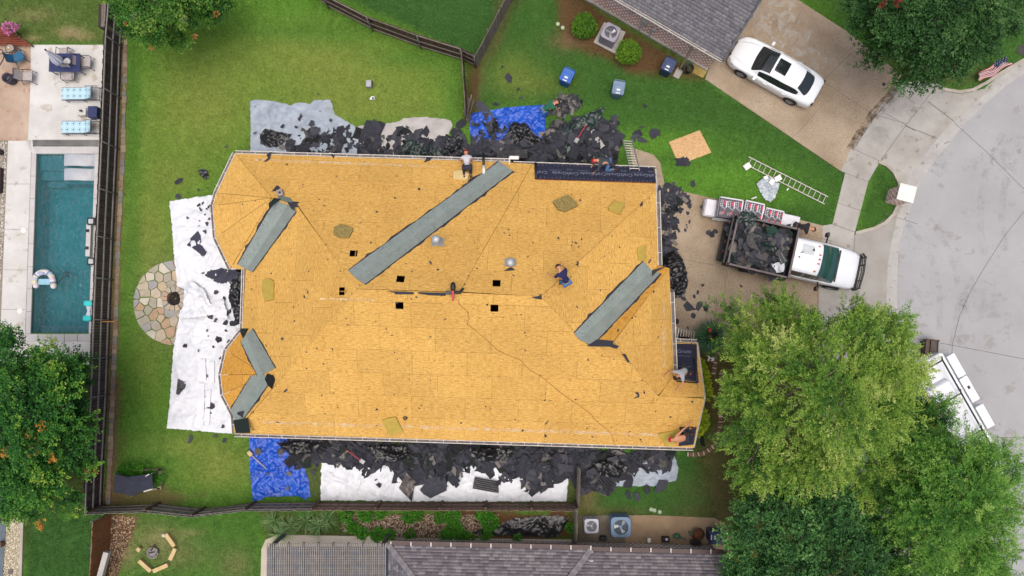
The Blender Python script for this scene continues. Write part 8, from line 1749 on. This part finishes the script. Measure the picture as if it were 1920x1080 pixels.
m_bark = M('grey_bark', S(150,138,120), S(112,100,86), 9, .9, .6, 30); m_bark2 = M('brown_bark', S(112,94,76), S(80,66,54), 9, .9, .6, 30)
rgb_ = random.Random(99)
def LB(u, v, z, r, rz=None, tone=0):
    z += rgb_.uniform(-.5,.4); return (tuple(P(u+rgb_.uniform(-5,5), v+rgb_.uniform(-5,5), z)), r*rgb_.uniform(.74,.95), (rz or r*.8)*.9, tone+rgb_.uniform(-.16,.16))
# big feathery yellow green tree
cy = [S(46,88,40),S(84,132,52),S(124,166,64),S(166,196,84),S(206,220,130)]
m_cyp = leafmat('feathery_leaves', [(.05,cy[0]),(.3,cy[1]),(.52,cy[2]),(.8,cy[3]),(1.0,cy[4])], .35)
lob = []
rgl = random.Random(12)
for u, v, z, r, tn in ((1530,715,10.5,1.5,.3),(1470,680,9.6,1.3,.35),(1590,690,9.8,1.35,.3),(1520,640,9.4,1.2,.3),(1600,620,8.6,1.1,.25),(1465,610,8.2,1.05,.2),(1535,622,7.2,.8,.2),(1455,578,6.0,.5,.1),(1605,598,6.6,.7,.15),(1420,630,7.0,.9,.1),(1385,600,5.6,.45,0),(1425,670,8.2,1.0,.3),(1392,660,6.2,.65,.2),(1392,725,7.0,.8,.1),(1420,740,8.8,1.2,.25),(1455,790,8.6,1.25,.1),(1405,795,6.6,.8,.05),(1375,820,4.8,.4,.2),(1420,850,6.6,.95,.05),(1480,865,7.4,1.1,.1),(1540,850,8.2,1.2,.2),(1600,800,9.0,1.3,.2),(1660,760,8.4,1.2,.25),(1670,690,8.6,1.15,.35),(1692,708,7.6,.75,.3),(1670,630,8.0,1.0,.25),(1678,612,6.6,.55,.1),(1640,588,5.6,.45,.1),(1480,620,8.8,.9,.35),(1560,770,9.8,1.3,.2),(1640,860,7.6,1.0,.3),(1600,890,6.8,.9,.35),(1716,768,7.0,.65,.25),(1700,820,7.0,.9,.15),(1430,900,5.6,.6,0)): u = (u-26 if v < 650 else u-6) if (u > 1640 and v < 720) else u; lob.append(LB(1528+(u-1528)*1.07+rgl.uniform(-6,6),715+(v-715)*(1.08 if v > 715 else 1.02)+rgl.uniform(-6,6),z+rgl.uniform(-.9,.5),r*rgl.uniform(.74,.95),r*.7,tn-.12+rgl.uniform(-.2,.2)))
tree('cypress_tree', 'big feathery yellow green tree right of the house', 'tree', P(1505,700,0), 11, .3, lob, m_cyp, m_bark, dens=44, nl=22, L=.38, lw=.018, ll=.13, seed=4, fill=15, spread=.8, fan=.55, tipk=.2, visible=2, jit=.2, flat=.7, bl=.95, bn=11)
g2 = [S(40,88,36),S(72,128,50),S(104,160,62),S(138,186,80),S(170,206,106)]
m_g2 = leafmat('fine_green_leaves', [(.1,g2[0]),(.35,g2[1]),(.55,g2[2]),(.8,g2[3]),(1.0,g2[4])], .35)
lob = [LB(*q) for q in ((1800,900,8.6,1.6,1.2,.1),(1740,860,8,1.4,1.1,0),(1850,930,7.2,1.3,1,.15),(1760,950,8.2,1.5,1.1,0),(1700,920,7,1.2,1,-.1),(1820,1000,6.6,1.3,1,-.1),(1880,960,5.6,.9,.7,.1),(1730,1020,7,1.3,1,-.1),(1768,838,6.4,.6,.6,.05),(1800,1060,6,1.2,1,-.1),(1870,880,6,.9,.7,.15),(1740,790,6.2,.9,.7,-.1),(1700,1080,6,1.2,1,-.15),(1840,1080,4.6,.9,.7,-.2),(1825,870,6.8,.9,.7,.2),(1660,980,6.2,1,.8,-.1),(1860,1040,5,.8,.6,0))]
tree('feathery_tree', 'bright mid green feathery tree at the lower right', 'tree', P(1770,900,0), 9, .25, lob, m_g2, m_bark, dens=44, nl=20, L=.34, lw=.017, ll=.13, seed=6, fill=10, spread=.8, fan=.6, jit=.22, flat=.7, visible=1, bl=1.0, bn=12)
g3 = [S(28,66,32),S(48,94,46),S(74,126,60),S(104,154,82),S(142,184,108)]
m_g3 = leafmat('dark_oak_leaves', [(.1,g3[0]),(.35,g3[1]),(.6,g3[2]),(.85,g3[3]),(1.0,g3[4])], .25)
lob = [LB(*q) for q in ((1500,1000,6.5,1.5,1.2,-.1),(1430,980,5.6,1.2,1,0),(1560,960,6.2,1.4,1,-.1),(1400,1050,5.2,1.2,1,0),(1480,1070,6.2,1.4,1.1,-.1),(1580,1050,6.6,1.6,1.2,-.1),(1640,1010,5.6,1.1,.9,-.2),(1450,920,5,.9,.7,-.1),(1520,910,5.4,1,.8,-.2),(1390,1000,4.4,.7,.6,.1),(1660,1080,5.4,1.2,.9,-.1),(1380,1090,4.6,.9,.8,.1),(1620,930,5,.8,.7,-.3))]
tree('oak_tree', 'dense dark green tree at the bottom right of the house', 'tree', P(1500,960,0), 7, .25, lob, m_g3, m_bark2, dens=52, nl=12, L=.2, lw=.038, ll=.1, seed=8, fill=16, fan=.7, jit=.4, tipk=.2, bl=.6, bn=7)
g4 = [S(28,60,28),S(46,88,40),S(68,114,54),S(98,140,76),S(134,168,106)]
m_g4 = leafmat('oak_leaves', [(.1,g4[0]),(.35,g4[1]),(.6,g4[2]),(.85,g4[3]),(1.0,g4[4])], .25)
lob = [LB(*q) for q in ((1760,40,8,1.6,1.2,0),(1690,30,7.4,1.4,1.1,0),(1830,20,7.6,1.5,1.2,.05),(1720,90,6.6,1.2,.9,0),(1650,70,5.8,.95,.8,-.1),(1780,105,6,1.1,.8,-.05),(1700,140,5,.75,.6,0),(1620,30,6,.9,.7,0),(1640,110,4.6,.5,.5,-.1),(1840,70,6.6,1.0,.8,.1),(1880,10,6.4,1.1,.9,.15),(1745,140,4.6,.55,.5,0),(1700,-20,8,1.5,1.2,0),(1800,-30,8,1.5,1.2,0),(1610,-10,5.6,.8,.7,.05),(1890,50,5.2,.6,.5,.1),(1800,80,6.5,1,.8,0),(1900,-20,6,1.2,1,.1))]
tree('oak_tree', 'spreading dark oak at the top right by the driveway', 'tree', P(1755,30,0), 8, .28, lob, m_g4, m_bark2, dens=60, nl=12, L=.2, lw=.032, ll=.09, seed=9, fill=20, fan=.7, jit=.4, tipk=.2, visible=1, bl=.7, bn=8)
m_redt = leafmat('red_leaves', [(.2,S(90,24,24)),(.8,S(150,50,44))]); V, F_, T = crown([((*(P(1668,5,8.9)),), .25,.2,0)], m_redt, dens=30, nl=12, L=.25, lw=.03, ll=.1); tr_ = link('red_flowers', npmesh('red_flowers', V, F_, m_redt, T)); tag(tr_, 'red blossom cluster in the top of the oak crown', 'blossom')
g5 = [S(24,62,30),S(38,92,38),S(62,126,46),S(108,162,54),S(170,196,72)]
m_g5 = leafmat('pistache_leaves', [(.1,g5[0]),(.35,g5[1]),(.6,g5[2]),(.85,g5[3]),(1.0,g5[4])], .3)
lob = [LB(*q) for q in ((60,780,7,1.7,1.2,.1),(20,720,6.2,1.3,1,.1),(100,720,6,1.2,.9,.2),(110,830,5.8,1.2,.9,-.1),(40,860,6.2,1.4,1,0),(140,780,5,.9,.7,-.1),(0,800,6.6,1.5,1.1,.1),(90,900,5.2,1.0,.8,0),(40,930,4.8,.8,.7,.05),(20,660,4.8,.7,.6,0),(85,672,4.6,.6,.5,.2),(140,680,4.2,.6,.5,.1),(155,860,4.4,.55,.5,0),(-20,880,5.5,1.2,1,0),(130,930,4,.4,.4,.1),(70,960,3.8,.35,.3,.1),(-10,640,4.4,.6,.5,0),(155,720,4,.4,.4,0))]
pt = tree('pistache_tree', 'leafy green tree with orange tips over the lower left fence', 'tree', P(55,800,0), 7, .2, lob, m_g5, m_bark2, dens=42, nl=14, L=.3, lw=.03, ll=.13, seed=10, fill=20, fan=.7, jit=.28, tipk=.25, bl=.8, bn=9)
m_or = leafmat('orange_tips', [(.2,S(200,120,50)),(.6,S(226,160,70)),(1.0,S(214,196,90))], .3); Vs = []
ol = [((*(P(u,v,z)-pt.location),), r, r*.6, 0) for u, v, z, r in ((62,816,7.6,.16),(66,844,7.4,.2),(12,850,7.2,.18),(96,857,6.6,.14),(82,798,7.8,.2),(155,826,5,.16),(168,880,4.6,.2),(112,764,6.4,.16),(80,980,4,.2),(88,655,5,.2),(10,895,6,.22),(152,738,4.8,.14),(100,720,6.7,.2),(70,1075-200,6.4,.14))]
ol = [(c, r*.75, rz*.75, 0) for c, r, rz, _ in ol[:9]]; V, F_, T = crown(ol, m_or, dens=60, nl=12, L=.2, lw=.02, ll=.11, seed=3, fan=.75); link('orange_tips', npmesh('orange_tips', V, F_, m_or, T), pt)
g6 = [S(26,70,24),S(44,98,34),S(70,126,44),S(104,152,58),S(150,180,80)]
m_g6 = leafmat('myrtle_leaves', [(.1,g6[0]),(.35,g6[1]),(.6,g6[2]),(.85,g6[3]),(1.0,g6[4])], .3)
lob = [LB(*q) for q in ((300,10,5.2,1.2,.9,.1),(250,20,4.6,.95,.7,.15),(350,30,4.4,.9,.7,0),(300,60,4,.75,.6,.1),(400,15,3.8,.7,.6,-.1),(225,5,4.2,.7,.6,.2),(270,-20,5,1.1,.9,.1),(350,-20,4.8,1.1,.9,0),(335,75,3,.4,.35,0),(250,50,3.6,.55,.45,.15),(418,0,3.2,.5,.4,-.1))]
mt_ = tree('crape_myrtle', 'bushy green tree with pale blossoms at the top of the back lawn', 'tree', P(305,10,0), 5, .12, lob, m_g6, m_bark, dens=60, nl=12, L=.2, lw=.03, ll=.09, seed=11, fill=24, fan=.7, jit=.35, bl=.6, bn=8)
m_bl = leafmat('pale_blossom', [(.2,S(214,170,190)),(.8,S(236,214,222))], .2); m_bo = leafmat('coppery_tip', [(.2,S(150,96,50)),(.8,S(190,130,70))], .2)
for mt2, lst, nm in ((m_bl, ((259,24),(253,36),(335,21),(346,35)), 'blossom'), (m_bo, ((406,27),(299,50),(364,68),(287,90),(315,52),(275,5),(240,45)), 'coppery_tip')):
    V, F_, T = crown([((*(P(u,v,4.9)-mt_.location),), .07,.06,0) for u, v in lst], mt2, dens=170, nl=8, L=.12, lw=.025, ll=.07, seed=5); link(nm, npmesh(nm, V, F_, mt2, T), mt_)
# clipped round shrubs
m_shr = leafmat('shrub_leaves', [(.1,S(34,72,18)),(.4,S(62,112,26)),(.65,S(98,146,34)),(.9,S(150,182,48))], .25)
for (u, v, l, tn) in ((1097,50,'round clipped shrub left of the grey air conditioner',-.05),(1180,99,'yellower round clipped shrub right of the grey air conditioner',.15)):
    p = P(u, v, .5); t_ = thing('round_shrub', l, 'shrub', (p.x,p.y,0), 0, 'round clipped shrubs by the brick wall'); V, F_, T = crown([((0,0,.48),.62,.5,tn)], m_shr, dens=420, nl=8, L=.09, lw=.022, ll=.06, seed=int(u), low=-.6, jit=.5, fan=.7); link('foliage', npmesh('foliage', V, F_, m_shr, T), t_)
    mb = MB(); mb.ell((0,0,.42),(.52,.52,.4)); mb.build('inner_twigs', M('twigs', S(40,52,24), S(26,36,16), 9, .9), t_)
# hedge strips at the gable
m_hed = leafmat('lime_hedge', [(.1,S(60,96,14)),(.4,S(120,150,22)),(.7,S(176,196,40)),(.95,S(206,216,70))], .3)
for pts, l in ((((1309,690),(1313,705),(1316,722),(1318,735)),'lime green shrub row by the upper half of the gable'),(((1313,790),(1310,778),(1308,800)),'lime green shrub row by the lower half of the gable')):
    p = P(*pts[0], .6); t_ = thing('hedge', l, 'hedge', (p.x,p.y,0)); V, F_, T = crown([((*(P(u,v,.7)-Vector((p.x,p.y,0))),),.32,.35,.1) for u, v in pts], m_hed, dens=90, nl=14, L=.2, lw=.03, ll=.12, seed=3, fan=.7); link('foliage', npmesh('foliage', V, F_, m_hed, T), t_); mb = MB(); mb.tube([(0,0,0),(0,0,.6)], .03, 5); mb.build('stem', m_bark2, t_)
# spiky grass clump (yucca like)
def spikes(name, label, u, v, n, L, w_, cols, seed, cat='plant', arch=.6, h=.7, center=None):
    rg = np.random.default_rng(seed); p = P(u, v, 0); V, F_, T = [], [], []
    for k in range(n):
        a = rg.uniform(0, 6.283); l = L*rg.uniform(.6,1.05); hh = h*rg.uniform(.5,1.1); ww = w_*rg.uniform(.7,1.2); sd = np.array([-math.sin(a),math.cos(a),0]); dr = np.array([math.cos(a),math.sin(a),0]); q0 = len(V); c_ = np.array(cols[rg.integers(len(cols))])*rg.uniform(.8,1.2)
        for i in range(5): s_ = i/4; c0 = dr*l*s_+np.array([0,0,hh*math.sin(s_*2.2)*1.0+.03]); ws = ww*(1-s_**2*.95); V += [c0-sd*ws, c0+sd*ws]; T += [c_,c_]
        F_ += [(q0+2*i,q0+2*i+1,q0+2*i+3,q0+2*i+2) for i in range(4)]
    t_ = thing(name, label, cat, (p.x,p.y,0)); mt2 = M(name+'_m', (1,1,1), (.85,.85,.85), 9, .6, vcol=True); link('blades', npmesh('blades', np.array(V), np.array(F_), mt2, np.array(T)), t_); return t_
sk = spikes('spiky_plant', 'large round clump of long spiky green leaves beside the driveway', 1328, 632, 620, 1.05, .016, [S(40,86,48),S(60,108,62),S(30,66,38),S(84,130,84)], 2)
mb = MB(); mb.ell((-.1,.35,.75),(.08,.13,.08)); mb.build('red_flower', m_red, sk); mb = MB(); mb.ell((.18,.12,.7),(.14,.12,.06)); mb.build('dark_scrap', m_scrap, sk); mb = MB(); mb.lathe([(.2,0),(.1,.35),(0,.4)], n=10); mb.build('stem', m_bark2, sk)
for k, (u, v) in enumerate(((515,975),(545,985),(575,975),(600,985),(530,1000),(615,972))): spikes('reed_clump', f'clump of long arching green reeds south of the grey fence, number {["one at the far left","two","three","four, lower","five at the bottom","six at the right"][k].split(" ",1)[-1]}'.replace(', number ', ', '), u, v, 60, .75, .012, [S(110,150,90),S(84,130,66),S(150,180,120)], k+5, 'reeds', h=.5)['group'] = 'reed clumps below the fence'
m_bedp = leafmat('bed_plant', [(.1,S(30,84,22)),(.4,S(56,128,30)),(.7,S(92,164,44)),(.95,S(130,190,70))], .3)
bedl = [(650,968,.35,'at the left end of the bed'),(685,966,.4,'near the top left of the bed'),(662,990,.35,'left, below the reeds'),(678,1000,.35,'at the low left edge'),(712,966,.25,'second along the fence'),(708,1003,.42,'at the edge above the pergola roof'),(728,1003,.38,'at the right of the pergola corner'),(765,970,.35,'in the middle of the fence side'),(783,968,.25,'small, beside the middle one'),(768,1003,.28,'by the flower pot slab'),(825,972,.3,'upper of the tall group'),(848,968,.45,'topmost of the tall group'),(850,990,.45,'centre of the tall group'),(838,1002,.4,'foot of the tall group'),(865,1004,.35,'lower right of the tall group'),(905,965,.4,'top of the right group'),(918,980,.5,'largest of the right group'),(910,1002,.3,'foot of the right group'),(880,1008,.28,'on the patio edge'),(970,1009,.18,'tiny, by the black sheet'),(1068,990,.25,'by the right fence')]
for u, v, r, l in bedl:
    p = P(u, v, .2); t_ = thing('bedding_plant', 'leafy bright green plant in the mulch bed, '+l, 'plant', (p.x,p.y,.02), 0, 'leafy plants in the mulch bed'); r *= .82; V, F_, T = crown([((0,0,.1+r*.2),r,r*.6,.05)], m_bedp, dens=130, nl=9, L=.1, lw=.03, ll=.08, seed=int(u), fan=.75, jit=.4, low=0); link('foliage', npmesh('foliage', V, F_, m_bedp, T), t_); mb = MB(); mb.tube([(0,0,-.02),(0,0,.2)], .02, 5); mb.build('stem', m_bark2, t_)
for k in range(2): pass
m_pk = leafmat('pink_flower', [(.2,S(190,80,150)),(.8,S(230,150,200))], .2); p = P(24,56,.6); t_ = thing('flower_bush', 'pink flowering bush beside the red fence at the upper left', 'flowers', (p.x,p.y,0)); V, F_, T = crown([((0,0,.8),.3,.25,0),((.2,.1,.7),.2,.2,0)], m_pk, dens=100, nl=8, L=.1, lw=.03, ll=.07, seed=2); link('blossom', npmesh('blossom', V, F_, m_pk, T), t_); mb = MB(); mb.tube([(0,0,0),(0,0,.7)], .03, 5); mb.build('stem', m_bark2, t_)
V, F_, T = crown([((*(P(u,v,.3)),),.3,.2,0) for u, v in ((240,886),(255,885),(270,884),(292,896),(232,886))], m_bedp, dens=70, nl=12, L=.2, lw=.012, ll=.16, seed=12); o = link('herb_growth', npmesh('herb_growth', V, F_, m_bedp, T)); tag(o, 'grassy herbs growing in the raised bed under the dark sail', 'herbs', kind='stuff')
